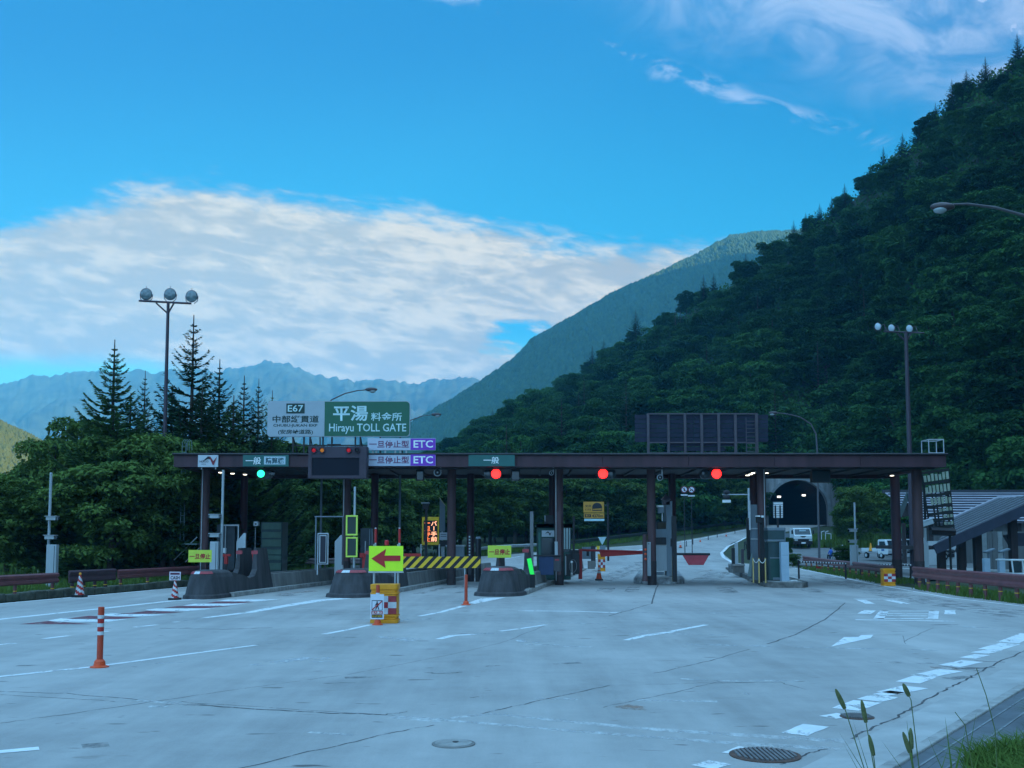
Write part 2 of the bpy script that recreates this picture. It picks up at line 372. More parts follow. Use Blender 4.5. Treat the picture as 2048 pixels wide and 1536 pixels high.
def far_range(name, sky, Yr, Yb, m, amp, fr, seed, n=220, k=40, pw=1.0, drop=0.25, jag=0.0):
    P = []; top = []
    for i in range(n):
        px = sky[0][0] + (sky[-1][0]-sky[0][0])*i/(n-1)
        py = interp(sky, px); jz = -jag*(fbm(px*0.022, 1.0, seed, 4) + 0.7*fbm(px*0.09, 3.0, seed, 3)); r = ray(px, py)
        yr = interp(Yr, px); col = []
        for j in range(k+6):
            t = j/(k-1)
            y = Yb + (yr-Yb)*t
            x = r.x/r.y*y
            zr = CAMZ + r.z/r.y*yr
            tt = min(t, 1)
            z = zr*(tt**pw)
            if t > 1: z = zr - (t-1)*(yr-Yb)*drop
            z += jz/F*yr*tt**14
            g = fbm(x*fr, y*fr, seed, 6) ; g2 = abs(fbm(x*fr*2.6, y*fr*0.8, seed+3, 5))*1.2
            z += amp*(g - 0.9*g2)*math.sin(math.pi*min(max(tt, 0), 1))**0.7
            z += amp*0.10*fbm(x*fr*14, y*fr*14, seed+5, 4)*(1 if tt > 0.85 else 0.6)
            col.append((x, y, z))
        P.append(col)
    return grid(name, P, m), P
MIDM = mat('mountain forest floor', (0.028, 0.046, 0.020), 0.95, 0.4, 0.02, 0)
FARM = mat('far mountain woods and scree', (0.036, 0.055, 0.036), 0.95, 0.85, 0.016, 0)
MIDSKY = [(640, 930), (780, 884), (830, 852), (882, 821), (968, 768), (1033, 722), (1062, 690), (1135, 647), (1221, 598), (1330, 548), (1420, 501), (1456, 482), (1510, 472), (1564, 470), (1680, 470), (1800, 520)]
mid, MP = far_range('mountain', MIDSKY, [(640, 1440), (1000, 1680), (1400, 1840), (1800, 2000)], 900, MIDM, 42, 0.004, 2, 300, 50, jag=4)
far, FP = far_range('far_mountain', [(-260, 800), (-60, 775), (0, 768), (60, 755), (140, 742), (250, 741), (300, 742), (370, 738), (430, 746), (470, 738), (500, 731), (540, 721), (580, 729), (640, 752), (700, 762), (760, 758), (830, 765), (900, 757), (940, 757), (990, 770), (1060, 790), (1160, 830)],
    [(-260, 3600), (1160, 3600)], 2100, FARM, 120, 0.0032, 5, 420, 44, jag=13)
low, LP = far_range('foothill', [(-240, 800), (-60, 832), (0, 856), (60, 884), (120, 915), (200, 960)], [(-240, 760), (200, 760)], 520, MIDM, 8, 0.012, 8, 50, 20)
# unseen ridge added out of frame, shaped to shade the mountain below its summit
RG = []
for i in range(44):
    y = 560 + i*30
    zt = interp([(560, 60), (760, 560), (900, 800), (1425, 800), (1450, 785), (1502, 742), (1600, 690), (1850, 560)], y) + 5*math.sin(i*1.7)
    RG.append([(y*f, y, max(3.0, zt*h)) for f, h in ((0.565, 0.0), (0.60, 0.32), (0.64, 0.70), (0.675, 1.0), (0.73, 0.72), (0.80, 0.4), (0.90, 0.0))])
grid('shade_ridge', RG, MIDM)
# ------------------------------------------------------------------ trees
def leaves(pts, size, nrm=None, up=0.6, asp=2.0, jitter=0.5):
    n = len(pts); pts = np.asarray(pts, float)
    nv = rng.normal(size=(n, 3)); nv /= np.linalg.norm(nv, axis=1)[:, None]
    if nrm is not None: nv = nv*0.8 + nrm
    nv[:, 2] += up; nv /= np.linalg.norm(nv, axis=1)[:, None]
    a = rng.normal(size=(n, 3)); a -= nv*(a*nv).sum(1)[:, None]; a /= np.linalg.norm(a, axis=1)[:, None]
    b = np.cross(nv, a)
    s = size*(1 + jitter*(rng.random(n)-0.5)*2)
    L = a*(s*asp*0.5)[:, None]; Wd = b*(s*0.5)[:, None]
    droop = np.zeros((n, 3)); droop[:, 2] = -s*0.25
    v = np.stack([pts-L+droop, pts-Wd, pts+L+droop, pts+Wd], 1).reshape(-1, 3)
    q = np.arange(n*4).reshape(-1, 4)
    return v, q
def join(parts):
    vs, qs, b = [], [], 0
    for v, q in parts: vs.append(v); qs.append(q+b); b += len(v)
    return np.concatenate(vs), np.concatenate(qs)
def crown_points(lobes, n, zs=0.62):
    P, N = [], []
    w_ = np.array([l[3]**2 for l in lobes]); w_ = w_/w_.sum()
    for l, k in zip(lobes, (w_*n).astype(int)):
        d = rng.normal(size=(k, 3)); d /= np.linalg.norm(d, axis=1)[:, None]
        d[:, 2] = np.where((d[:, 2] < -0.15) & (rng.random(k) < 0.75), -d[:, 2], d[:, 2])
        r = l[3]*(0.62 + 0.42*rng.random(k)**0.6)*(1 + 0.16*np.sin(d[:, 0]*7+l[0]*9)*np.cos(d[:, 1]*6+l[1]*5))
        p = d*r[:, None]; p[:, 2] *= zs
        P.append(p + np.array(l[:3])); N.append(d)
    return np.concatenate(P), np.concatenate(N)
def trunk_arrays(h, r, limbs, n=6):
    mb = MB(); mb.tube([(0,0,-0.6), (0.02*h, 0.01*h, h*0.5), (0.0, 0, h)], [r*1.15, r*0.8, r*0.3], n)
    for (z0, x, y, z, rr) in limbs: mb.tube([(0.015*h, 0, z0), (x*0.5, y*0.5, z0+(z-z0)*0.4), (x, y, z)], [rr, rr*0.7, rr*0.25], 5)
    return mb
def tree_kind(seed, nl, size, h, rad, nlobe, zs=0.62, fol=FOL_HILL, low=0.32):
    random.seed(seed)
    lobes = []
    for i in range(nlobe):
        f = i/nlobe; a = i*2.4 + random.random()
        z = h*(low + (0.86-low)*random.random()**0.8)
        rr = rad*(1 - ((z/h-0.55)/0.62)**2)**0.5 if abs((z/h-0.55)/0.62) < 1 else rad*0.3
        k = rr*(0.35 + 0.55*random.random())
        lobes.append((k*math.cos(a), k*math.sin(a), z, rad*(0.20+0.18*random.random())))
    lobes.append((0, 0, h*0.86, rad*0.30)); lobes.append((0, 0, h*0.58, rad*0.60)); lobes.append((0, 0, h*0.40, rad*0.50))
    P, N = crown_points(lobes, nl, zs)
    v, q = leaves(P, size, N*0.5, 1.1)
    crown = raw('crown', v, q, fol)
    tb = trunk_arrays(h*0.86, h*0.022, [(h*0.25+0.05*h*i, l[0]*0.8, l[1]*0.8, l[2], h*0.009) for i, l in enumerate(lobes[:6])])
    trunk = tb.build('trunk', BARK)
    return crown, trunk
def plant(kind, name, loc, s, rz, label, cat, group, sz=1.0, first={}):
    e = empty(name, loc, label, cat, group); e.scale = (s, s, s*sz); e.rotation_euler = (0, 0, rz)
    for src in kind:
        c = src.copy(); COL.objects.link(c); c.parent = e
    return e
def drop(kind):
    for o in kind: bpy.data.objects.remove(o)
def conifer_kind(seed, h, rad, whorls, upturn=0.25, dense=1.0, bare=0.0, top=0.0, fol=FOL_CON):
    random.seed(seed); parts = []; mb = MB()
    mb.tube([(0,0,-0.6), (0,0,h*0.5), (0,0,h*0.985)], [h*0.016, h*0.010, h*0.002], 6)
    for i in range(whorls):
        f = i/(whorls-1)                       # 0 bottom, 1 top
        z = h*(0.07 + 0.87*f**0.93)
        L0 = rad*((1-f)**0.80*(1-0.40*max(0.0, (f-0.40)/0.6)**1.0)*0.97 + 0.02)
        nb = max(4, int(round(7 - 2.5*f)))
        a0 = random.random()*6.28
        for k in range(nb):
            if random.random() < bare*(0.3+f*0.4): continue
            a = a0 + 6.283*k/nb + random.uniform(-0.25, 0.25); L = L0*random.uniform(0.60, 1.18)
            rise = (0.50*f - 0.14)*L
            pts = []
            ns = 6
            for sidx in range(ns+1):
                u = sidx/ns
                r = L*u; zz = z + rise*u - 0.10*L*math.sin(u*math.pi)*(1-f) + upturn*L*u**3
                pts.append(np.array((r*math.cos(a), r*math.sin(a), zz)))
            mb.tube([tuple(p) for p in pts], [h*0.004*(1-f*0.6)*(1-0.13*i2) for i2 in range(ns+1)], 4, cap=False)
            side = np.array((-math.sin(a), math.cos(a), 0))
            nt = int(max(10, L/h*330)*dense)
            u = rng.random(nt)**0.75
            base = np.array(pts); idx = np.minimum((u*ns).astype(int), ns-1); fr = u*ns-idx
            p0 = base[idx]*(1-fr)[:, None] + base[idx+1]*fr[:, None]
            sg = np.where(rng.random(nt) < 0.5, -1, 1)
            d = side[None, :]*sg[:, None]*(0.55+0.5*rng.random(nt))[:, None] + np.array((math.cos(a), math.sin(a), 0.0))[None, :]*(0.55+0.4*rng.random(nt))[:, None]
            d[:, 2] += rng.uniform(-0.18, 0.34, nt)
            tl = (0.020*h*(1-0.6*f) + 0.15*L*(1-u)**0.8)*(0.6+0.7*rng.random(nt))
            wd = tl*0.11 + 0.0026*h*(1-0.5*f)
            n2_ = np.cross(d, np.array((0, 0, 1.0))); n2_ /= (np.linalg.norm(n2_, axis=1)[:, None]+1e-6)
            dz = np.zeros((nt, 3)); dz[:, 2] = wd*rng.uniform(-0.7, 0.7, nt)
            tip = p0 + d*tl[:, None]
            midp = p0 + d*(tl*0.55)[:, None]
            v = np.stack([p0, midp + n2_*wd[:, None]+dz, tip, midp - n2_*wd[:, None]-dz], 1).reshape(-1, 3)
            parts.append((v, np.arange(nt*4).reshape(-1, 4)))
    v, q = join(parts)
    return raw('crown', v, q, fol), mb.build('trunk', BARK)
# hillside forest: individual trees
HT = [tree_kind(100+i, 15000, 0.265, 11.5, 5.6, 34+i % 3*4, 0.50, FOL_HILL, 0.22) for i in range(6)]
HC = [conifer_kind(200+i, 15.0, 4.2+0.4*i, 22, 0.2, 1.1) for i in range(3)]
taken = []
def far_enough(p, dmin):
    for q in taken:
        if (p[0]-q[0])**2 + (p[1]-q[1])**2 + 0.8*(p[2]-q[2])**2 < dmin*dmin: return False
    return True
random.seed(5); ntree = 0; tries = 0
while ntree < 292 and tries < 30000:
    tries += 1
    az = random.uniform(-4.6, 28.0); t = random.random()**0.85
    p = hill_point(az, t)
    d = math.hypot(p[0], p[1])
    if random.random() > d/400: continue
    if 13.2 < az < 18.6 and t < 0.05: continue
    if not far_enough(p, 8.2 + 2.2*t): continue
    taken.append(p); ntree += 1
    s = random.uniform(0.82, 1.25)*(0.62 if t > 0.9 else 0.8 if t > 0.8 else 1)
    if random.random() < 0.06 and t < 0.9:
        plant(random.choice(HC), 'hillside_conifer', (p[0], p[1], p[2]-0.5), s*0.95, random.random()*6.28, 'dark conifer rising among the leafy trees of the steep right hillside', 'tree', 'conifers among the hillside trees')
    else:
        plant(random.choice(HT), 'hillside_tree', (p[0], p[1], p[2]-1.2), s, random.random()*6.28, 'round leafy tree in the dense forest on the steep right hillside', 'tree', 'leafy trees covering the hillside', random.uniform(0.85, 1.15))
# conifers on the skyline
SKC = [(905, 892, 880), (985, 845, 816), (1012, 830, 795), (1062, 812, 770), (1085, 805, 776), (1110, 796, 768), (1185, 742, 690), (1208, 730, 676), (1272, 690, 618), (1408, 612, 548), (1428, 600, 545), (1492, 553, 506), (1588, 478, 440), (1612, 462, 424), (1640, 446, 406), (1664, 432, 392), (1690, 412, 366), (1742, 370, 326), (1768, 345, 292), (1806, 312, 264), (1838, 282, 236), (1872, 246, 204), (1905, 208, 158), (1934, 190, 138), (1972, 162, 112), (2036, 122, 66)]
for i, (px, pb, pt) in enumerate(SKC):
    az = azpx(px, pb); p = hill_point(az, 0.97); r_ = ray(px, pt)
    hh = CAMZ + r_.z/math.hypot(r_.x, r_.y)*math.hypot(p[0], p[1]) - (p[2]-0.8)
    if px == 1272: lab = 'tall dark conifer alone on the hillside skyline above the dark panel'
    elif px == 2036: lab = 'topmost dark conifer on the hillside skyline at the top right corner'
    elif px == 1208: lab = 'taller dark conifer of the skyline pair below the lone one'
    else: lab = 'dark conifer pointing up from the skyline of the right hillside'
    plant(HC[i % 3], 'skyline_conifer', (p[0], p[1], p[2]-0.8), max(6.0, hh)/14.8, i*1.3, lab, 'tree', 'conifers along the hillside skyline')
# understorey between them
P = []
random.seed(9)
for i in range(15000):
    az = random.uniform(-6.5, 29); t = random.random()
    x, y, z = hill_point(az, t); P.append((x, y, z + random.uniform(0.2, 3.0)))
P = np.array(P); P = np.repeat(P, 9, 0) + rng.normal(size=(len(P)*9, 3))*np.array((1.1, 1.1, 0.6))
v, q = leaves(P, 0.42, None, 0.8)
tag(raw('undergrowth', v, q, FOL_HILL), 'dark leafy undergrowth between the hillside trees', 'undergrowth', kind='stuff')
# mountain woods: small crowns on the mid mountain and the foothill
def lump_forest(name, P2, n, hmin, hmax, label, tmin=0.0, t0=0.0, m=None):
    n0, k0 = len(P2), len(P2[0]); A = np.array(P2)
    kk = k0-7
    fi = rng.random(n)*(n0-2); fj = (t0 + (1-t0)*rng.random(n))*kk
    nr = n//5; fj[:nr] = kk*(0.985+0.02*rng.random(nr))
    i = fi.astype(int); j = fj.astype(int); a = (fi-i)[:, None]; b = (fj-j)[:, None]
    p = A[i, j]*(1-a)*(1-b) + A[i+1, j]*a*(1-b) + A[i, j+1]*(1-a)*b + A[i+1, j+1]*a*b
    h = hmin + (hmax-hmin)*rng.random(n)**1.5; r = h*(0.24+0.26*rng.random(n))
    ring = []
    prof = [(1.0, 0.18), (0.85, 0.55), (0.06, 1.0)]
    rot = rng.random(n)*6.28
    for rr, zz in prof:
        for c in range(5):
            ang = rot + c*1.2566
            ring.append(np.stack([p[:, 0]+np.cos(ang)*r*rr*(0.8+0.4*rng.random(n)), p[:, 1]+np.sin(ang)*r*rr, p[:, 2]+h*zz-0.8], 1))
    V = np.stack(ring, 1).reshape(-1, 3)
    f = []
    for l in range(2):
        for c in range(5): f.append([l*5+c, l*5+(c+1) % 5, (l+1)*5+(c+1) % 5, (l+1)*5+c])
    f = np.array(f)[None] + (np.arange(n)*15)[:, None, None]
    return tag(raw(name, V, f.reshape(-1, 4), m or FOL_FAR), label, 'forest', kind='stuff')
lump_forest('mountain_forest', MP, 70000, 6, 13, 'hazy blue forest covering the mountain behind the hillside', t0=0.3)
lump_forest('foothill_forest', LP, 11000, 4, 8, 'sunlit yellow green woods on the low hill at the far left', m=FOL_SUN)
for k in HT+HC: drop(k)
# haze: one closed box of pale even air
hm = bpy.data.materials.new('haze air'); hm.use_nodes = True; hn = hm.node_tree; hn.nodes.clear()
pv = hn.nodes.new('ShaderNodeVolumePrincipled'); pv.inputs['Color'].default_value = (0.16, 0.64, 1.0, 1); pv.inputs['Density'].default_value = 0.00019; pv.inputs['Anisotropy'].default_value = 0.0
ho = hn.nodes.new('ShaderNodeOutputMaterial'); hn.links.new(pv.outputs[0], ho.inputs['Volume'])
hb = MB(); hb.box(-4500, 4500, -700, 4900, -1.5, 830); tag(hb.build('haze', hm), kind='stuff')
# ------------------------------------------------------------------ plaza, road, markings
def ground_mat(name, c0, c1, sc, crack=0.0, tone=0.0):
    m = bpy.data.materials.new(name); m.use_nodes = True; nt = m.node_tree; b = nt.nodes['Principled BSDF']; b.inputs['Roughness'].default_value = 0.8
    b.inputs['Specular IOR Level'].default_value = 0.35
    t = nt.nodes.new('ShaderNodeTexCoord')
    def nz(s, d, r=0.6, st=None):
        n = nt.nodes.new('ShaderNodeTexNoise'); n.inputs['Scale'].default_value = s; n.inputs['Detail'].default_value = d; n.inputs['Roughness'].default_value = r
        v = t.outputs['Object']
        if st:
            mp = nt.nodes.new('ShaderNodeMapping'); mp.inputs['Scale'].default_value = st; mp.inputs['Rotation'].default_value = (0, 0, R(8)); nt.links.new(v, mp.inputs[0]); v = mp.outputs[0]
        nt.links.new(v, n.inputs['Vector']); return n.outputs['Fac']
    def mm(op, a, b_, c=None):
        x = nt.nodes.new('ShaderNodeMath'); x.operation = op
        for i, v in enumerate((a, b_, c)):
            if v is None: continue
            if isinstance(v, float): x.inputs[i].default_value = v
            else: nt.links.new(v, x.inputs[i])
        return x.outputs[0]
    f = mm('ADD', mm('MULTIPLY', nz(0.16*sc, 5), 0.55), mm('MULTIPLY', nz(1.5*sc, 6, 0.7), 0.25))
    f = mm('ADD', f, mm('MULTIPLY', nz(1.0, 5, 0.65, (1.1, 0.10, 1)), 0.42))      # tyre-polished lanes along the traffic
    f = mm('ADD', f, mm('MULTIPLY', nz(38.0, 3, 0.8), 0.16))
    mr = nt.nodes.new('ShaderNodeMapRange'); mr.inputs[1].default_value = 0.53; mr.inputs[2].default_value = 0.85; nt.links.new(f, mr.inputs[0])
    mx = nt.nodes.new('ShaderNodeMix'); mx.data_type = 'RGBA'; mx.inputs[6].default_value = (*c0, 1); mx.inputs[7].default_value = (*c1, 1); nt.links.new(mr.outputs[0], mx.inputs[0])
    # oil and rubber spots, small pits
    vz = mm('ADD', nz(0.9, 4, 0.7, (0.5, 1.6, 1)), 0.0)
    sp_ = nt.nodes.new('ShaderNodeMapRange'); sp_.inputs[1].default_value = 0.66; sp_.inputs[2].default_value = 0.74; nt.links.new(vz, sp_.inputs[0])
    m2 = nt.nodes.new('ShaderNodeMix'); m2.data_type = 'RGBA'; m2.blend_type = 'MULTIPLY'; m2.inputs[7].default_value = (0.62, 0.60, 0.58, 1)
    nt.links.new(sp_.outputs[0], m2.inputs[0]); nt.links.new(mx.outputs[2], m2.inputs[6])
    pit = nt.nodes.new('ShaderNodeMapRange'); pit.inputs[1].default_value = 0.70; pit.inputs[2].default_value = 0.74; nt.links.new(nz(3.1, 2, 0.5, (0.45, 1.5, 1)), pit.inputs[0])
    m3 = nt.nodes.new('ShaderNodeMix'); m3.data_type = 'RGBA'; m3.blend_type = 'MULTIPLY'; m3.inputs[7].default_value = (0.35, 0.33, 0.33, 1)
    nt.links.new(pit.outputs[0], m3.inputs[0]); nt.links.new(m2.outputs[2], m3.inputs[6]); nt.links.new(m3.outputs[2], b.inputs['Base Color'])
    bp = nt.nodes.new('ShaderNodeBump'); bp.inputs['Strength'].default_value = 0.25; bp.inputs['Distance'].default_value = 0.02
    nt.links.new(nz(30, 4, 0.7), bp.inputs['Height']); nt.links.new(bp.outputs[0], b.inputs['Normal'])
    MC[name] = m; return m
def worn(name, col, lo, hi, sc=2.2):
    m = mat(name, col, 0.6, 0.15, 3); nt = m.node_tree; b = nt.nodes['Principled BSDF']; o = [n for n in nt.nodes if n.type == 'OUTPUT_MATERIAL'][0]
    t = nt.nodes.new('ShaderNodeTexCoord'); n = nt.nodes.new('ShaderNodeTexNoise'); n.inputs['Scale'].default_value = sc; n.inputs['Detail'].default_value = 7; n.inputs['Roughness'].default_value = 0.72
    mp = nt.nodes.new('ShaderNodeMapping'); mp.inputs['Scale'].default_value = (1.6, 0.8, 1); nt.links.new(t.outputs['Object'], mp.inputs[0]); nt.links.new(mp.outputs[0], n.inputs['Vector'])
    r = nt.nodes.new('ShaderNodeMapRange'); r.inputs[1].default_value = lo; r.inputs[2].default_value = hi; nt.links.new(n.outputs['Fac'], r.inputs[0])
    nt.links.new(r.outputs[0], b.inputs['Alpha']); return m
PLAZA = ground_mat('plaza concrete', (0.26, 0.253, 0.243), (0.455, 0.44, 0.42), 1.0)
ASPH = ground_mat('asphalt', (0.10, 0.10, 0.10), (0.20, 0.20, 0.198), 1.4)
PAINT = worn('worn road paint', (0.74, 0.75, 0.75), 0.33, 0.46)
PAINTF = worn('faded road paint', (0.62, 0.64, 0.65), 0.46, 0.66, 1.5)
PAINTR = worn('worn red road paint', (0.20, 0.040, 0.055), 0.34, 0.52)
TAR = worn('joint tar', (0.065, 0.062, 0.065), 0.36, 0.56, 4.0)
PATCH = worn('pale concrete patch', (0.56, 0.56, 0.55), 0.33, 0.62, 2.5)
RUBBER = worn('rubber stain', (0.15, 0.145, 0.145), 0.46, 0.78, 1.3)
RUSTP = worn('rust stain', (0.36, 0.20, 0.13), 0.48, 0.70, 1.8)
UX, UY = math.sin(R(8.3)), math.cos(R(8.3))
def tab_gnd(pts): return [(gnd(*p).y, gnd(*p).x) for p in pts]
LT = [(-8, -24.3), (32, -16.7), (62, -11.2), (80, -9.5)] + tab_gnd([(965, 1113), (1145, 1099), (1330, 1087), (1440, 1068), (1490, 1058)]) + [(160, at(1537, 1050, 160).x)]
LT = sorted([p for p in LT]); 
RT = [(-8, -10.1), (10.07, 3.36), (17.6, 9.0), (27.5, 16.4), (31, 16.6), (46, 17.5), (60, 20.4), (70, 22.3)] + tab_gnd([(1470, 1126), (1444, 1106), (1462, 1087), (1490, 1075)]) + [(160, at(1655, 1050, 160).x)]
RT = sorted(RT)
rows = sorted(set(list(np.arange(-8, 60, 2.0)) + list(np.arange(60, 161, 2.0)) + [p[0] for p in RT] + [p[0] for p in LT]))
PL = []
for y in rows:
    a, b = interp(LT, y), interp(RT, y)
    PL.append([(a + (b-a)*i/12, y, H(y)+0.004) for i in range(13)])
grid('road', PL, PLAZA)
# car park on the right and verge paving on the left
LOT = [[(17 + (y-50)*0.12 + i*3.2, y, H(y)-0.01) for i in range(14)] for y in np.arange(52, 112, 3.0)]
LOT = [[(max(x, interp(RT, y)+2.5), y, z) for x, y, z in r_] for r_ in LOT]
grid('car_park', LOT, ASPH)
grid('side_road', [[(-26 - i*2.2, y, 0.02) for i in range(8)] for y in np.arange(20, 64, 4.0)], ASPH)
def stripe(mb, pts, wd, m=0, z=0.008, world=False, sub=3):
    P = [Vector(p) for p in pts] if world else [gnd(*p) for p in pts]
    Q = []
    for i in range(len(P)-1):
        for k in range(sub): Q.append(P[i].lerp(P[i+1], k/sub))
    Q.append(P[-1]); n = len(Q); L_, R_ = [], []
    for i, q in enumerate(Q):
        d = Q[min(i+1, n-1)] - Q[max(i-1, 0)]; d.z = 0; d.normalize(); nn = Vector((-d.y, d.x, 0))
        ww = (wd[0] + (wd[1]-wd[0])*i/(n-1)) if isinstance(wd, tuple) else wd
        ww *= random.uniform(0.93, 1.07)
        for S, sg in ((L_, 1), (R_, -1)): S.append((q.x+nn.x*ww/2*sg, q.y+nn.y*ww/2*sg, H(q.y)+z))
    mb.add(L_+R_, [(i, i+1, n+i+1, n+i) for i in range(n-1)], m)
def patch(mb, pts, m=0, z=0.008):
    P = [gnd(*p) for p in pts]; mb.face([(p.x, p.y, H(p.y)+z) for p in P], m)
random.seed(3)
mk = MB()     # materials: 0 paint, 1 faded, 2 red
for pts, wd, m in [
    ([(-60, 1214), (0, 1208), (170, 1193), (345, 1177), (420, 1171)], 0.20, 0), ([(-80, 1249), (0, 1239), (180, 1220), (345, 1202), (425, 1197)], (0.22, 0.36), 0),
    ([(-60, 1361), (0, 1354), (190, 1334), (360, 1311), (512, 1291)], 0.14, 0), ([(515, 1290), (560, 1286)], 0.10, 1), ([(560, 1284), (600, 1280)], 0.14, 1),
    ([(87, 1278), (138, 1272)], 0.16, 0), ([(269, 1255), (314, 1250)], 0.16, 0), ([(-10, 1291), (31, 1287)], 0.16, 0), ([(202, 1264), (217, 1263)], 0.14, 0), ([(346, 1245), (359, 1244)], 0.14, 0),
    ([(362, 1243), (410, 1236)], 0.10, 1), ([(410, 1236), (500, 1225), (560, 1214), (640, 1201), (690, 1197)], (0.22, 0.62), 0),
    ([(648, 1269), (700, 1259), (742, 1250)], 0.16, 0), ([(797, 1244), (822, 1237)], 0.13, 1), ([(838, 1233), (880, 1225), (928, 1212)], (0.14, 0.22), 0),
    ([(877, 1279), (905, 1272), (980, 1267)], (0.16, 0.24), 0), ([(1000, 1263), (1040, 1258), (1092, 1250)], 0.14, 0), ([(950, 1269), (1000, 1266)], 0.25, 1),
    ([(1252, 1281), (1290, 1272), (1340, 1265)], (0.14, 0.26), 0), ([(1340, 1264), (1412, 1250)], 0.16, 0),
    ([(1035, 1222), (1150, 1223), (1235, 1226)], 0.20, 0), ([(1235, 1226), (1500, 1227)], 0.16, 1), ([(970, 1243), (1210, 1248)], 0.14, 1), ([(1320, 1249), (1420, 1249)], 0.12, 1), ([(1250, 1267), (1450, 1270)], 0.10, 1),
    ([(-40, 1510), (0, 1505), (78, 1498)], 0.16, 0), ([(310, 1328), (388, 1323)], 0.16, 1), ([(600, 1325), (680, 1324)], 0.12, 1),
    ([(2120, 1223), (2048, 1213), (1900, 1196), (1760, 1171), (1640, 1146), (1560, 1130)], 0.15, 0),
    ([(1708, 1198.5), (1818, 1198.5)], 0.24, 0), ([(1722, 1200), (1741, 1208)], 0.30, 0), ([(1776, 1200), (1812, 1208)], 0.30, 0),
    ([(1763, 1222.5), (1870, 1222.5)], 0.22, 0), ([(1761, 1228), (1869, 1228.3)], 0.20, 0), ([(1758, 1232), (1868, 1232.3)], 0.20, 0), ([(1755, 1237.5), (1868, 1238)], 0.24, 0),
    ([(1769, 1222), (1757, 1238)], 0.26, 0), ([(1868, 1222), (1866, 1238)], 0.26, 0), ([(1711, 1240), (1810, 1241.5), (1908, 1243)], 0.20, 0),
    ([(1740, 1221), (1728, 1228)], 0.34, 0), ([(1900, 1221), (1900, 1229)], 0.28, 0), ([(1926, 1254), (1995, 1257)], 0.22, 1), ([(1370, 1289), (1680, 1297), (2048, 1305)], 0.13, 1),
    ([(1190, 1118), (1260, 1104), (1330, 1090), (1440, 1070), (1490, 1060), (1532, 1052)], 0.28, 0),
    ([(1470, 1128), (1447, 1115), (1443, 1106), (1456, 1093), (1490, 1076), (1540, 1062)], 0.30, 0), ([(1200, 1138), (1290, 1127)], 0.15, 1), ([(1360, 1131), (1432, 1131)], 0.16, 0), ([(1385, 1116), (1462, 1128)], 0.10, 1),
    ([(1355, 1104), (1400, 1095), (1440, 1084), (1500, 1069)], 0.14, 1),
    ([(1000, 1120), (1040, 1113), (1140, 1104), (1200, 1094)], 0.22, 0)]:
    stripe(mk, pts, wd, m)
# broken shoulder line in the foreground
for a, b, wd in [((1588, 1470), (1632, 1452), 0.28), ((1655, 1436), (1690, 1430), 0.22), ((1690, 1420), (1735, 1404), 0.34), ((1738, 1402), (1772, 1393), 0.34), ((1760, 1391), (1796, 1384), 0.22), ((1775, 1387), (1832, 1375), 0.34), ((1815, 1366), (1850, 1354), 0.34), ((1845, 1353), (1902, 1341), 0.36), ((1898, 1333), (1945, 1323), 0.36), ((1935, 1317), (1965, 1310), 0.26), ((1958, 1307), (1990, 1301), 0.30), ((1978, 1300), (2020, 1288), 0.38), ((2015, 1286), (2060, 1268), 0.40), ((1405, 1536), (1440, 1526), 0.24), ((1468, 1510), (1500, 1497), 0.24)]:
    stripe(mk, [a, b], wd, 0)
patch(mk, [(1662, 1294), (1688, 1275), (1717, 1274.5), (1722, 1271), (1747, 1270), (1741, 1277)])
patch(mk, [(936, 1206), (962, 1197), (1012, 1195), (985, 1201), (950, 1208)])
for pts in ([(752, 1273), (790, 1274), (850, 1278), (820, 1284), (790, 1284)], [(1030, 1281), (1060, 1279), (1083, 1282), (1078, 1287), (1040, 1286)], [(497, 1331), (540, 1323), (600, 1316), (660, 1315), (664, 1319), (590, 1323), (540, 1333)]): patch(mk, pts, 1)
for pts in ([(96, 1241.5), (122, 1237), (150, 1239), (255, 1239), (217, 1244), (108, 1244)], [(195, 1231), (220, 1227), (337, 1230), (285, 1233), (225, 1233)], [(290, 1220), (312, 1217.5), (432, 1217.5), (375, 1222.5), (300, 1222)], [(365, 1211.5), (390, 1208), (495, 1207.5), (447, 1212), (375, 1212)], [(432, 1202.5), (455, 1199.5), (560, 1199), (510, 1203.5)]): patch(mk, pts, 0)
for pts in ([(38, 1249), (97, 1242.5), (185, 1249)], [(132, 1238), (178, 1232), (282, 1235.5), (230, 1238.6)], [(265, 1226), (295, 1222), (368, 1225), (312, 1227.5), (225, 1229)], [(327, 1216), (355, 1212.5), (462, 1213), (412, 1216.5)], [(410, 1207), (435, 1203.5), (510, 1204), (475, 1207)]): patch(mk, pts, 2)
tag(mk.build('road_markings', [PAINT, PAINTF, PAINTR]), kind='structure')
jt = MB()
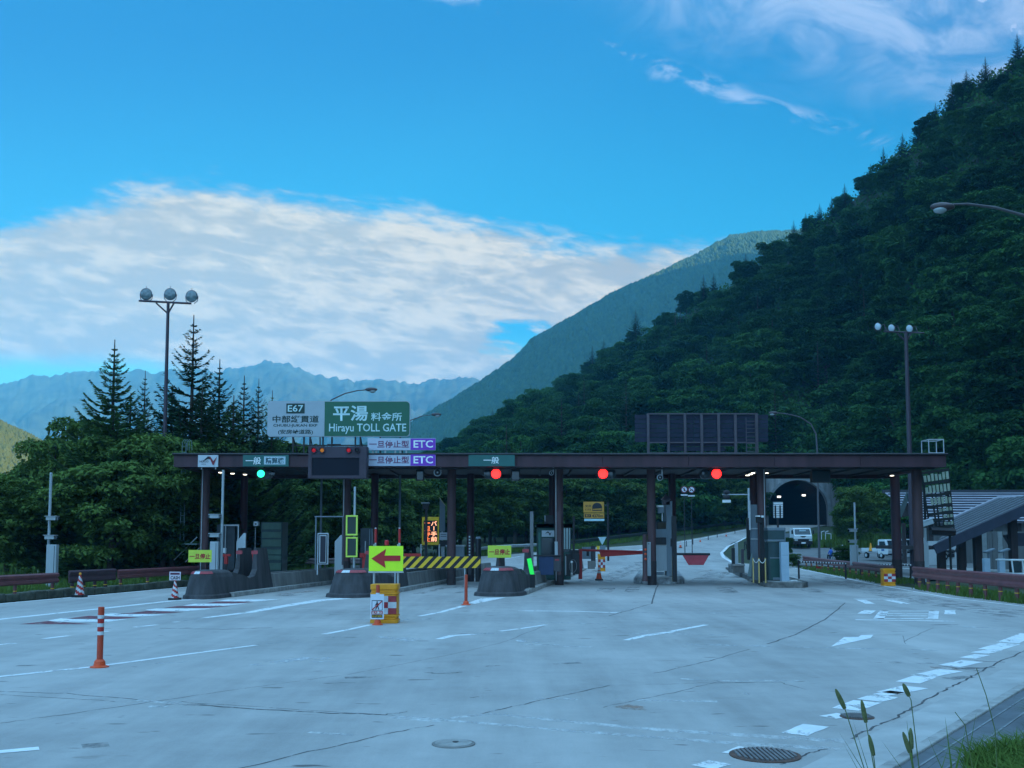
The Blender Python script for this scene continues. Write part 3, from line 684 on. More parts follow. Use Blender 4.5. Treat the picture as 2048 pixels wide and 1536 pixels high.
for pts, wd in [([(-60, 1458), (0, 1447), (120, 1431), (300, 1405), (500, 1376)], 0.022), ([(500, 1376), (700, 1349), (900, 1310)], 0.018), ([(900, 1310), (1000, 1287), (1090, 1252)], 0.018), ([(470, 1540), (640, 1500), (760, 1471), (868, 1451)], 0.03), ([(965, 1428), (1100, 1397), (1220, 1371)], 0.032), ([(1310, 1347), (1420, 1322), (1500, 1299)], 0.03),
    ([(1535, 1288), (1590, 1270), (1650, 1240), (1690, 1206)], 0.05), ([(-40, 1381), (0, 1383), (130, 1388), (275, 1400)], 0.03), ([(-40, 1387), (0, 1390), (230, 1404)], 0.02), ([(398, 1411), (560, 1422), (660, 1427), (762, 1430)], 0.055), ([(360, 1404), (560, 1418), (790, 1432)], 0.02), ([(760, 1431), (800, 1427), (812, 1424)], 0.02),
    ([(1303, 1208), (1316, 1168)], 0.06), ([(1218, 1232), (1303, 1208)], 0.05), ([(1700, 1478), (1750, 1455), (1800, 1431), (1840, 1408), (1880, 1386), (1920, 1366), (1950, 1351), (1995, 1325), (2060, 1298)], 0.04), ([(1560, 1530), (1610, 1510), (1655, 1499)], 0.03),
    ([(1205, 1416), (1330, 1390), (1440, 1363)], 0.018), ([(1290, 1370), (1400, 1367), (1560, 1365), (1612, 1380)], 0.018), ([(320, 1257), (450, 1259), (545, 1256)], 0.10), ([(640, 1238), (800, 1241)], 0.05), ([(985, 1222), (1030, 1222)], 0.06), ([(850, 1346), (880, 1348), (925, 1345)], 0.05), ([(975, 1333), (1000, 1332)], 0.05), ([(940, 1396), (958, 1395)], 0.03), ([(1805, 1284), (1868, 1256)], 0.02), ([(1805, 1272), (1812, 1288)], 0.015), ([(1880, 1332), (1960, 1343)], 0.05), ([(1945, 1322), (2010, 1325)], 0.07), ([(1905, 1338), (1990, 1336)], 0.08), ([(1050, 1285), (1110, 1284)], 0.03), ([(1310, 1186), (1345, 1188)], 0.05)]:
    P = [gnd(*p) for p in pts]; Q = []
    for i in range(len(P)-1):
        for k in range(7): Q.append(P[i].lerp(P[i+1], k/7) + Vector((random.gauss(0, 0.012), random.gauss(0, 0.02), 0)))
    Q.append(P[-1]); stripe(jt, Q, wd*0.8, 0, 0.006, True, 1)
tag(jt.build('road_joints', TAR), kind='structure')
pt = MB()
for pts, wd, m in [([(885, 1441), (1000, 1450), (1150, 1463), (1450, 1486), (1690, 1500)], (0.10, 0.16), 0), ([(900, 1437), (985, 1428), (1100, 1440), (1300, 1459), (1500, 1472), (1690, 1483)], (0.10, 0.20), 0), ([(268, 1401), (360, 1407)], 0.14, 0), ([(1240, 1412), (1330, 1425)], 0.3, 1), ([(560, 1189), (640, 1181)], 0.5, 1), ([(1390, 1145), (1425, 1140)], 0.55, 1), ([(1880, 1334), (1900, 1341)], 0.35, 1), ([(1360, 1358), (1440, 1362), (1600, 1362)], 0.10, 0), ([(790, 1434), (885, 1442)], 0.22, 0), ([(1040, 1290), (1120, 1290)], 0.2, 0)]:
    stripe(pt, pts, wd, m, 0.005)
for i in range(26):
    px = random.choice((470, 560, 860, 900, 1180, 1230, 1440, 1450, 1700, 1650, 1100))+random.uniform(-50, 50); py = random.uniform(1138, 1195); g0 = gnd(px, py); l = random.uniform(1.2, 6)
    stripe(pt, [(g0.x, g0.y, 0), (g0.x+UX*l, g0.y+UY*l, 0)], random.uniform(0.25, 0.9), 2, 0.0055, True, 4)
for pts_, wd in (([(1610, 1150), (1700, 1166), (1800, 1184)], 2.2), ([(1760, 1185), (1900, 1208), (2080, 1236)], 1.8), ([(1180, 1165), (1260, 1140), (1290, 1122)], 1.6), ([(1400, 1165), (1440, 1145)], 1.4)): stripe(pt, pts_, wd, 2, 0.0056)
for i in range(30):
    px, py = random.uniform(-50, 1900), random.uniform(1215, 1500); g0 = gnd(px, py); l = random.uniform(0.3, 1.3)
    stripe(pt, [(g0.x, g0.y, 0), (g0.x+random.uniform(0.2, 1)*l, g0.y+random.uniform(-.25, .25)*l, 0)], random.uniform(0.08, 0.3), random.choice((2, 2, 0)), 0.0052, True, 4)
tag(pt.build('road_patches', [PATCH, RUSTP, RUBBER]), kind='structure')
# gutter, kerb lip and ribbed footway plates, lower right
KA, KB = Vector((3.36, 10.07, 0)), Vector((9.0, 17.6, 0)); KD = (KB-KA).normalized(); KN = Vector((KD.y, -KD.x, 0))
def strip3(name, o0, o1, z0, z1, m, s0=-9, s1=26, n=30):
    P = []
    for i in range(n+1):
        s = s0+(s1-s0)*i/n; a = KA+KD*s
        P.append([tuple(a+KN*o0+Vector((0,0,z0))), tuple(a+KN*o1+Vector((0,0,z1)))])
    return grid(name, P, m)
strip3('gutter', 0.0, 0.60, 0.012, 0.03, mat('gutter concrete', (0.40, 0.395, 0.38), 0.85, 0.22, 1.2, 0.15))
kb = MB()
for i in range(18):
    a = KA+KD*(-9+i*2.0)+KN*0.60; b = a+KD*1.985; c, d = b+KN*0.12, a+KN*0.12
    kb.prismz([(p.x, p.y) for p in (a, b, c, d)], 0.0, 0.07)
tag(kb.build('kerb', CONCL, bev=0.012), kind='structure')
FOOT = mat('blue grey footway plate', (0.12, 0.135, 0.15), 0.55, 0.3, 2, 0.1)
strip3('footpath', 0.72, 2.6, 0.045, 0.045, FOOT)
rb = MB()
for i in range(7):
    o = 0.86 + i*0.21
    for s in range(-4, 10):
        a = KA+KD*(s*1.6)+KN*o; b = a+KD*1.55; nn = KN*0.010
        rb.prismz([(p.x, p.y) for p in (a-nn, b-nn, b+nn, a+nn)], 0.044, 0.052)
tag(rb.build('footpath_ribs', mat('worn rib edge', (0.22, 0.245, 0.26), 0.6, 0.4, 3)), kind='structure')
def cover(px, py, r, lab, grate=False, name='manhole_cover'):
    g = gnd(px, py); e = empty(name, (g.x, g.y, 0), lab, 'manhole cover')
    mb = MB(); mb.lathe([(r, 0.004), (r, 0.014), (r*0.9, 0.016)], (g.x, g.y, 0), 28); mb.build('frame', RUST if grate else CONC, e)
    mb = MB()
    if grate:
        for i in range(-6, 7):
            hw = math.sqrt(max(0.01, (r*0.86)**2-(i*r*0.13)**2)); mb.box(g.x+i*r*0.13-r*0.035, g.x+i*r*0.13+r*0.035, g.y-hw, g.y+hw, 0.014, 0.030)
        mb.build('grating', mat('grate iron', (0.16, 0.15, 0.15), 0.6, 0.3, 8), e)
    else:
        mb.lathe([(r*0.86, 0.012), (r*0.86, 0.020), (r*0.84, 0.021)], (g.x, g.y, 0), 28)
        for k in range(3): mb.lathe([(r*(0.3+0.2*k), 0.0205), (r*(0.3+0.2*k)-0.01, 0.024), (r*(0.3+0.2*k)-0.03, 0.0205)], (g.x, g.y, 0), 24)
        mb.build('lid', mat('concrete lid', (0.30, 0.295, 0.28), 0.85, 0.3, 5, 0.2), e)
        mb = MB(); mb.lathe([(0.03, 0.02), (0.03, 0.027)], (g.x+0.02, g.y+0.02, 0), 8); mb.build('lifting_hole', BLACK, e)
cover(907, 1489, 0.215, 'round concrete manhole cover flush in the pavement near the bottom edge')
cover(1530, 1512, 0.33, 'rusty round manhole cover with slotted grating beside the gutter', True)
cover(1714, 1435, 0.19, 'round drain cover with slots on the broken shoulder line', True, 'drain_cover')
# ------------------------------------------------------------------ toll gate canopy
YF, YB = 44.5, 51.4
zb, zt = at(1100, 934, YF).z, at(1100, 909.5, YF).z
xl, xr = at(347, 930, YF).x, at(1893, 930, YF).x
xc = (xl+xr)/2
can = empty('toll_gate_canopy', (xc, 48, 0), 'long flat dark brown canopy on round pillars across all toll lanes', 'toll gate')
mb = MB(); n = 9
for i in range(n):
    a, b = xl+(xr-xl)*i/n, xl+(xr-xl)*(i+1)/n
    mb.box(a+0.006, b-0.006, YF, YF+0.25, zb, zt)
mb.box(xl-0.02, xr+0.02, YF-0.05, YF+0.3, zt+0.002, zt+0.05)
mb.build('front_fascia', ROOFB, can, bev=0.01)
mb = MB(); mb.box(xl+0.0, xr, YB-0.25, YB, zb-0.09, zt); mb.build('rear_fascia', ROOFB, can)
for x_ in (xl, xr-0.25): mb = MB(); mb.box(x_, x_+0.25, YF+0.252, YB-0.252, zb, zt); mb.build('end_fascia', ROOFB, can)
SOFF = mat('soffit boards', (0.030, 0.022, 0.026), 0.7, 0.3, 2)
mb = MB(); mb.box(xl+0.252, xr-0.252, YF+0.252, YB-0.252, zb+0.10, zt-0.12)
for i in range(24):
    x = xl+0.6+(xr-xl-1.2)*i/23; mb.box(x-0.05, x+0.05, YF+0.26, YB-0.26, zb+0.02, zb+0.098)
mb.build('roof_deck', SOFF, can)
def pillar(px, Y, r, m, nm='pillar'):
    p = at(px, 1050, Y); mb = MB(); mb.tube([(p.x, Y, 0.0), (p.x, Y, zb+0.1)], r, 16)
    o = mb.build(nm, m, can, smooth=False)
    mb = MB(); mb.tube([(p.x, Y, 0.0), (p.x, Y, 1.1)], r+0.012, 16); mb.build('pillar_base', mat('pillar base paint', (0.040, 0.028, 0.030), 0.7, 0.3, 4), o)
    return p
for px in (409, 693, 903, 1118, 1303, 1524): pillar(px, 46.5, 0.20, PILLAR)
pillar(1836, 46.5, 0.225, PILLAR)
for px in (403, 687, 1112, 1530): q = at(px, 1050, 46.28); mb = MB(); mb.tube([(q.x, 46.28, 0.2), (q.x, 46.28, zb+0.05)], 0.022, 6); mb.build('conduit', GALV, can)
mb = MB(); mb.tube([(xl+0.4, YF+0.35, zb-0.05), (xr-0.4, YF+0.35, zb-0.05)], 0.035, 6); mb.build('cable_pipe', DARK, can)
mb = MB(); mb.tube([(xl-0.03, YF-0.09, zt+0.02), (xr+0.03, YF-0.09, zt+0.02)], 0.05, 8); mb.build('gutter', DARK, can)
for px in (487, 749, 941, 1345, 1508): pillar(px, 50.5, 0.185, ROOFB)
pillar(1104, 50.0, 0.15, ROOFB); pillar(1792, 50.5, 0.23, ROOFB)
# soffit downlights, all lit
for px, py, Y in [(415, 942, 46), (441, 945.5, 47.2), (465, 947.5, 48.5), (490, 949.5, 49.8), (1495, 951, 50.3), (1501, 949, 49), (1506, 946.5, 47.6), (1533, 946.5, 47.4), (1784, 951.5, 50.3)]:
    r_ = ray(px, py); Y = min(50.9, (zb-0.04-CAMZ)/r_.z*r_.y); q = at(px, py, Y); mb = MB(); mb.lathe([(0.13, zb-0.02), (0.13, zb+0.018)], (q.x, Y, 0), 10); l = mb.build('downlight', DARK, can)
    mb = MB(); mb.lathe([(0.085, zb-0.05), (0.10, zb-0.022)], (q.x, Y, 0), 10); mb.build('lens', LAMPW, l)
# caged ladder at the left end
mb = MB(); a, b = at(362, 1000, 47.5), at(369.5, 1000, 47.5); z0, z1 = at(365, 1086, 47.5).z, at(365, 886, 47.5).z
for p in (a, b): mb.tube([(p.x, 47.5, z0), (p.x, 47.5, z1)], 0.025, 6)
k = z0+0.1
while k < z1: mb.box(a.x, b.x, 47.49, 47.51, k-0.012, k+0.012); k += 0.3
for dx in (0, 0.10, 0.22): mb.tube([(a.x+dx, 47.5, z1-0.05), (a.x+dx+0.02, 47.5, z1+0.08), (a.x+dx+0.11, 47.5, z1+0.17), (a.x+dx+0.22, 47.5, z1+0.08), (a.x+dx+0.24, 47.5, z1-0.35)], 0.018, 5)
mb.box(a.x-0.05, a.x+0.95, 47.1, 47.9, z0-0.08, z0-0.02)
mb.build('ladder', mat('green grey steel', (0.10, 0.16, 0.15), 0.5, 0.2, 4), can)
mb = MB(); q0, q1 = at(348, 1120, 47.5), at(394, 1074, 47.5); mb.tube([(q0.x, 47.5, q0.z), (q1.x, 47.5, q1.z)], 0.025, 5); mb.tube([(q0.x+0.5, 47.6, q0.z-0.1), (q1.x+0.5, 47.6, q1.z-0.1)], 0.025, 5); mb.build('stair_rail', GALV, can)
# roof hatch rail at the right end
mb = MB(); Y = 46.0; a, b = at(1858, 906, Y), at(1887, 879, Y)
for dy in (0, 0.8):
    for x in (a.x, b.x): mb.tube([(x, Y+dy, zt-0.1), (x, Y+dy, b.z)], 0.022, 6)
    mb.tube([(a.x, Y+dy, b.z), (b.x, Y+dy, b.z)], 0.022, 6); mb.tube([(a.x, Y+dy, a.z), (b.x, Y+dy, a.z)], 0.022, 6)
for x in (a.x, b.x): mb.tube([(x, Y, b.z), (x, Y+0.8, b.z)], 0.022, 6)
mb.build('hatch_rail', GALV, can)
# ------------------------------------------------------------------ signs on the canopy
def board(name, px0, py0, px1, py1, Y, m, label, cat='sign', thick=0.07, posts=(), group=None, frame=None):
    a, b = at(px0, py1, Y), at(px1, py0, Y)
    e = empty(name, ((a.x+b.x)/2, Y, a.z), label, cat, group)
    mb = MB(); mb.box(a.x, b.x, Y, Y+thick, a.z, b.z); mb.build('panel', m, e, bev=0.008)
    mb = MB()
    for px in posts: q = at(px, py1, Y); mb.tube([(q.x, Y+thick+0.04, a.z-0.1), (q.x, Y+thick+0.04, b.z+0.08)], 0.03, 6)
    if posts: mb.build('bracket', GALV, e)
    return e
def plate(e, px0, py0, px1, py1, Y, m, name='inset', lift=0.012):
    a, b = at(px0, py1, Y), at(px1, py0, Y); mb = MB(); mb.box(a.x, b.x, Y-lift, Y-0.002, a.z, b.z); return mb.build(name, m, e)
def emblem(e, px0, py0, px1, py1, Y, m1, m2):
    a, b = at(px0, py1, Y), at(px1, py0, Y); w_, h_ = b.x-a.x, b.z-a.z
    f = lambda pts: [(a.x+u*w_, a.z+v*h_) for u, v in pts]
    mb = MB(); mb.prism(f([(0.0, 0.42), (0.36, 1.0), (0.50, 1.0), (0.60, 0.78), (0.50, 0.66), (0.38, 0.70)]), Y-0.018, Y-0.013); mb.build('emblem', m1, e)
    mb = MB(); mb.prism(f([(0.45, 0.97), (0.55, 0.97), (0.76, 0.45), (0.92, 0.80), (1.0, 0.95), (0.80, 0.0), (0.72, 0.0)]), Y-0.024, Y-0.0185); mb.build('emblem', m2, e)
Y = YF-0.12
e = board('operator_sign', 395.5, 910, 436.5, 934, Y, mat('pale grey sign sheet', (0.50, 0.54, 0.58), 0.5, 0.08), 'small white sign with black and red winged emblem at left end of canopy', posts=(402, 430))
emblem(e, 405, 913, 434, 930, Y, TEXTK, mat('dark red lettering', (0.22, 0.02, 0.03), 0.5, 0.05)); txtpx('NEXCO', 399, 921, 417, 925, Y, TEXTK, e, bold=0.02); txtpx('中日本', 403, 927, 412, 930, Y, TEXTK, e)
e = board('lane_sign', 485.5, 909, 577.5, 933, Y, SIGNT, 'teal lane sign with white characters and boxed words above the green light', group='lane signs on the canopy')
txtpx('一般', 491, 914, 522, 929, Y, TEXTW, e, bold=0.012); plate(e, 528, 913, 571, 929, Y, mat('pale cyan sheet', (0.42, 0.55, 0.60), 0.5, 0.06)); txtpx('精算機', 531, 915, 568, 927.5, Y-0.012, mat('dark teal lettering', (0.01, 0.06, 0.08), 0.5, 0.05), e, bold=0.02)
e = board('lane_sign', 937, 908.5, 1029.5, 932.5, Y, SIGNT, 'teal lane sign with two white characters above first red light', group='lane signs on the canopy')
txtpx('一般', 967, 913.5, 998, 927.5, Y, TEXTW, e, bold=0.012)
SILV = mat('pale sign sheet', (0.46, 0.50, 0.60), 0.5, 0.06)
for y0, y1, lab, Yq, pst in ((876.5, 900.5, 'upper purple and white electronic toll sign standing above the canopy edge', Y, (745, 752, 770, 790, 800, 812)), (908, 932, 'lower purple and white electronic toll sign fixed on the canopy fascia', Y, ())):
    e = board('electronic_toll_sign', 735, y0, 871.5, y1, Yq, SILV, lab, group='electronic toll lane signs')
    plate(e, 821, y0+0.6, 871, y1-0.6, Yq, PURP); txtpx('ETC', 827, y0+4, 866, y1-5, Yq-0.012, TEXTW, e, bold=0.02)
    txtpx('一旦停止型', 738, y0+4.5, 818, y1-5, Yq, mat('maroon lettering', (0.16, 0.03, 0.09), 0.5, 0.05), e, bold=0.018)
    if pst:
        mb = MB()
        for px in pst:
            q = at(px, 905, Yq); mb.box(q.x-0.035, q.x+0.035, Yq+0.09, Yq+0.15, zt-0.02, at(px, y0+2, Yq).z)
        mb.build('stand', GALV, e)
# name sign on the roof
Y = 45.2; a, b = at(534, 873.5, Y), at(820.5, 802, Y); xm = at(649, 838, Y).x; r_ = 0.16
e = empty('toll_gate_name_sign', ((a.x+b.x)/2, Y, zt), 'big rounded green and white name sign standing on the canopy roof', 'sign')
def rrect(x0, x1, z0, z1, r, sides='lr', n=5):
    P = []
    for cx, cz, a0, on in ((x1-r, z1-r, 0, 'r' in sides), (x0+r, z1-r, 90, 'l' in sides), (x0+r, z0+r, 180, 'l' in sides), (x1-r, z0+r, 270, 'r' in sides)):
        if on: P += [(cx+r*math.cos(R(a0+90*i/n)), cz+r*math.sin(R(a0+90*i/n))) for i in range(n+1)]
        else: P.append((cx+(r if a0 in (0, 270) else -r), cz+(r if a0 in (0, 90) else -r)))
    return P
PALE = mat('pale blue grey sheet', (0.36, 0.42, 0.46), 0.45, 0.06, 2)
mb = MB(); mb.prism(rrect(a.x, b.x, a.z, b.z, r_), Y+0.004, Y+0.09); mb.build('backing', PALE, e)
mb = MB(); mb.prism(rrect(a.x+0.03, xm, a.z+0.03, b.z-0.03, r_, 'l'), Y-0.006, Y+0.002); wp = mb.build('white_half', PALE, e)
mb = MB(); mb.prism(rrect(xm+0.004, b.x-0.03, a.z+0.03, b.z-0.03, r_, 'r'), Y-0.006, Y+0.002); gp = mb.build('green_half', SIGNG, e)
Y2 = Y-0.006; DG = mat('dark green lettering', (0.008, 0.035, 0.028), 0.5, 0.05); CY_ = mat('pale cyan lettering', (0.50, 0.70, 0.70), 0.5, 0.05)
plate(e, 572.5, 807, 609.5, 827, Y2, DG, 'route_shield', 0.008); txtpx('E67', 575.5, 810, 606.5, 823.5, Y2-0.008, CY_, e, bold=0.012)
txtpx('中部縦貫道', 545, 831, 638, 845.5, Y2, DG, e, bold=0.02); txtpx('CHUBU-JUKAN EXP', 546.5, 848, 635, 855, Y2, DG, e, bold=0.02); txtpx('(安房峠道路)', 556, 859, 626, 869.5, Y2, DG, e, bold=0.015)
txtpx('平湯', 666, 811, 736, 842, Y2, CY_, e, bold=0.02); txtpx('料金所', 742, 825, 804, 842, Y2, CY_, e, bold=0.015); txtpx('Hirayu TOLL GATE', 658, 847, 812.5, 868, Y2, CY_, e, bold=0.012)
mb = MB()
for px in (585, 607, 619, 645, 663, 710, 720, 760, 800):
    q = at(px, 873, Y); mb.box(q.x-0.035, q.x+0.035, Y+0.092, Y+0.17, zt, b.z-0.1)
    if px in (619, 720, 585, 800): mb.tube([(q.x, Y+0.17, a.z), (q.x, Y+1.5, zt)], 0.03, 5)
q = at(585, 890, Y); q2 = at(800, 890, Y); mb.box(q.x, q2.x, Y+0.171, Y+0.22, q.z-0.03, q.z+0.03)
mb.build('stand', DARK, e)
# rear side of a second roof board
Y = 47.0; e = empty('roof_board', (at(1403, 870, Y).x, Y, zt), 'rear of dark slatted board with pale ribs on right canopy roof', 'sign')
SLAT = mat('dark blue slats', (0.016, 0.020, 0.042), 0.8, 0.3, 2)
for i in range(8):
    y0, y1 = 829+i*9.2, 829+(i+1)*9.2-0.8
    mb = MB()
    for a_, b_ in (((1270, 1388), (1389, 1537)) if i < 6 else ((1337, 1472), (1472, 1473)) if i == 6 else ((1340, 1450), (1451, 1452))):
        p, q = at(a_, y1, Y), at(b_, y0, Y); mb.obox(((p.x+q.x)/2, Y+0.10, (p.z+q.z)/2), (q.x-p.x, 0.02, q.z-p.z), (R(-2), 0, 0))
    mb.build('slat', SLAT, e)
RIBM = mat('rib steel', (0.085, 0.070, 0.085), 0.5, 0.2, 3)
for px in (1296.5, 1337, 1370, 1403.5, 1437.5, 1471, 1513.5):
    mb = MB(); p, q = at(px-2, 908, Y), at(px+2, 827, Y); mb.box(p.x, q.x, Y-0.03, Y+0.06, zt-0.05, q.z); mb.build('rib', RIBM, e)
mb = MB()
for py, t in ((827.5, 0.03), (885, 0.03), (906, 0.03)): p, q = at(1296, py, Y), at(1515, py, Y); mb.box(p.x, q.x, Y-0.02, Y+0.04, p.z-t, p.z+t)
mb.build('rail', RIBM, e)
mb = MB()
for px in (1492, 1511): p = at(px, 905, Y); mb.tube([(p.x, Y-0.12, zt), (p.x, Y-0.12, at(px, 836, Y).z)], 0.018, 5)
for i in range(9): p, q = at(1492, 843+i*7.5, Y), at(1511, 843+i*7.5, Y); mb.tube([(p.x, Y-0.12, p.z), (q.x, Y-0.12, q.z)], 0.014, 5)
mb.build('ladder', RIBM, e)
# dark message board with four warning lamps
Y = 43.8; a, b = at(616, 957, Y), at(734, 893, Y)
HOUS = mat('message board housing', (0.052, 0.036, 0.052), 0.55, 0.2, 2)
e = empty('message_board', ((a.x+b.x)/2, Y, a.z), 'unlit dark message board with two red and one amber lamp at top', 'sign')
mb = MB(); mb.box(a.x, b.x, Y, Y+0.55, a.z, b.z); s = at(624, 951, Y); t_ = at(719, 916, Y)
for x0, x1, z0, z1 in ((a.x, s.x, a.z, b.z), (t_.x, b.x, a.z, b.z), (s.x, t_.x, a.z, s.z), (s.x, t_.x, t_.z, b.z)): mb.box(x0+0.001, x1-0.001, Y-0.06, Y-0.001, z0+0.001, z1-0.001)
mb.build('housing', HOUS, e, bev=0.012)
mb = MB(); mb.box(s.x, t_.x, Y-0.008, Y-0.002, s.z, t_.z)
mb.build('screen', mat('unlit screen', (0.004, 0.005, 0.014), 0.5, 0.1, 2, spec=0.2), e)
mb = MB(); p = at(675, 893, Y); mb.tube([(p.x-0.5, Y+0.3, b.z), (p.x-0.5, Y+0.3, b.z+0.12), (p.x+0.1, Y+0.3, b.z+0.12)], 0.025, 6); mb.build('lifting_bar', DARK, e)
LR = emi('dim red lamp', (0.9, 0.01, 0.02), 0.30, (0.3, 0.01, 0.02)); LA = emi('dim amber lamp', (0.9, 0.28, 0.01), 0.30, (0.4, 0.14, 0.01))
for px, m in ((628.5, LR), (645, LA), (698, LR), (715, DARK)):
    p = at(px, 901, Y); mb = MB(); mb.lathe([(0.125, 0.061), (0.125, 0.19), (0.11, 0.19), (0.11, 0.10)], (p.x, Y, p.z), 14, axis='y'); h_ = mb.build('lamp_hood', HOUS, e)
    mb = MB(); mb.ell((p.x, Y-0.075, p.z), (0.105, 0.05, 0.105), 12, 6); mb.build('lens', m, h_, smooth=True)
# traffic signals under the canopy
def signal(px, lab, m, x0, x1, lens_dx, r=0.215):
    Y = 45.3; a, b = at(x0, 957.5, Y), at(x1, 938.5, Y); e = empty('traffic_signal', ((a.x+b.x)/2, Y, zb), lab, 'traffic signal', 'signals under the canopy')
    mb = MB(); mb.prism(rrect(a.x, b.x, a.z, b.z, 0.18), Y, Y+0.25); h_ = mb.build('housing', BLACK, e)
    mb = MB(); mb.box((a.x+b.x)/2-0.05, (a.x+b.x)/2+0.05, Y+0.05, Y+0.15, b.z-0.02, zb+0.05); mb.build('hanger', BLACK, e)
    p = at(px, 947.5, Y); mb = MB(); mb.lathe([(r, 0.004), (r, 0.03), (r*0.5, 0.05)], (p.x, Y, p.z), 20, axis='y'); mb.build('lit_lens', m, e)
    o = at(px+lens_dx, 947.5, Y); mb = MB(); mb.lathe([(r*0.85, 0.004), (r*0.85, 0.025), (r*0.4, 0.04)], (o.x, Y, o.z), 16, axis='y'); mb.build('dark_lens', GLASSD, e)
    for q, nm in ((p, 'visor'), (o, 'visor')):
        mb = MB(); k = 10; pts = [(q.x+(r+0.02)*math.cos(R(20+140*i/k)), q.z+(r+0.02)*math.sin(R(20+140*i/k))) for i in range(k+1)]
        mb.prism(pts + [(x*1.0+(q.x-x)*0.05, z+(q.z-z)*0.05) for x, z in reversed(pts)], Y-0.05, Y-0.003); mb.build(nm, BLACK, e)
signal(522, 'traffic signal showing green under the teal lane sign with boxed words', GRNL, 512, 544, 22, 0.165)
signal(992, 'traffic signal showing red under the plain teal lane sign', REDL, 967, 1003, -16)
signal(1206, 'traffic signal showing red under the bare middle stretch of canopy', REDL, 1196, 1232, 16)
signal(1433, 'traffic signal showing red under the dark slatted roof board', REDL, 1401, 1444, -21)
for x0, x1, y1, lab in ((1022, 1040, 961, 'small dark box hanging under canopy right of first red signal'), (1624, 1661, 965, 'unlit dark box hanging under canopy before the tunnel'), (832, 848, 961, 'small dark box hanging under canopy left of loudspeaker')):
    Y = 45.6; a, b = at(x0, y1, Y), at(x1, 936, Y); e = empty('hanging_box', ((a.x+b.x)/2, Y, a.z), lab, 'signal box', 'boxes hanging under the canopy')
    mb = MB(); mb.box(a.x, b.x, Y, Y+0.3, a.z, zb-0.03); mb.build('case', BLACK, e, bev=0.02); mb = MB(); mb.box(a.x+0.05, b.x-0.05, Y-0.012, Y-0.002, a.z+0.05, zb-0.08); mb.build('face', GLASSD, e)
    mb = MB(); mb.box((a.x+b.x)/2-0.04, (a.x+b.x)/2+0.04, Y+0.1, Y+0.18, zb-0.03, zb+0.1); mb.build('hanger', BLACK, e)
def horn(px, py, r, lab):
    Y = 45.0; p = at(px, py, Y); e = empty('loudspeaker', tuple(p), lab, 'loudspeaker')
    mb = MB(); mb.lathe([(r, 0.0), (r*0.97, -0.02), (r*0.45, -0.10), (r*0.2, -0.2)], (p.x, Y, p.z), 18, axis='y'); mb.build('horn', mat('speaker grey', (0.34, 0.40, 0.44), 0.5, 0.1), e, smooth=True)
    mb = MB(); mb.lathe([(r*0.75, 0.002), (r*0.4, 0.012)], (p.x, Y, p.z), 16, axis='y'); mb.build('throat', BLACK, e)
    mb = MB(); mb.lathe([(r*0.22, 0.010), (r*0.16, 0.05)], (p.x, Y, p.z), 10, axis='y'); mb.build('centre_cap', LGREY, e)
    mb = MB(); mb.box(p.x+r*0.6, p.x+r*0.6+0.05, Y+0.1, Y+0.16, p.z, zb+0.05); mb.tube([(p.x, Y+0.14, p.z), (p.x+r*0.6, Y+0.13, p.z+0.1)], 0.025, 6); mb.build('bracket', GALV, e)
horn(875, 945, 0.18, 'round grey horn loudspeaker under the canopy beside the lower purple sign')
horn(1320, 955, 0.145, 'small round loudspeaker under the canopy right of the middle pillar')
horn(1103, 946, 0.11, 'little round loudspeaker under the canopy above the green booth')
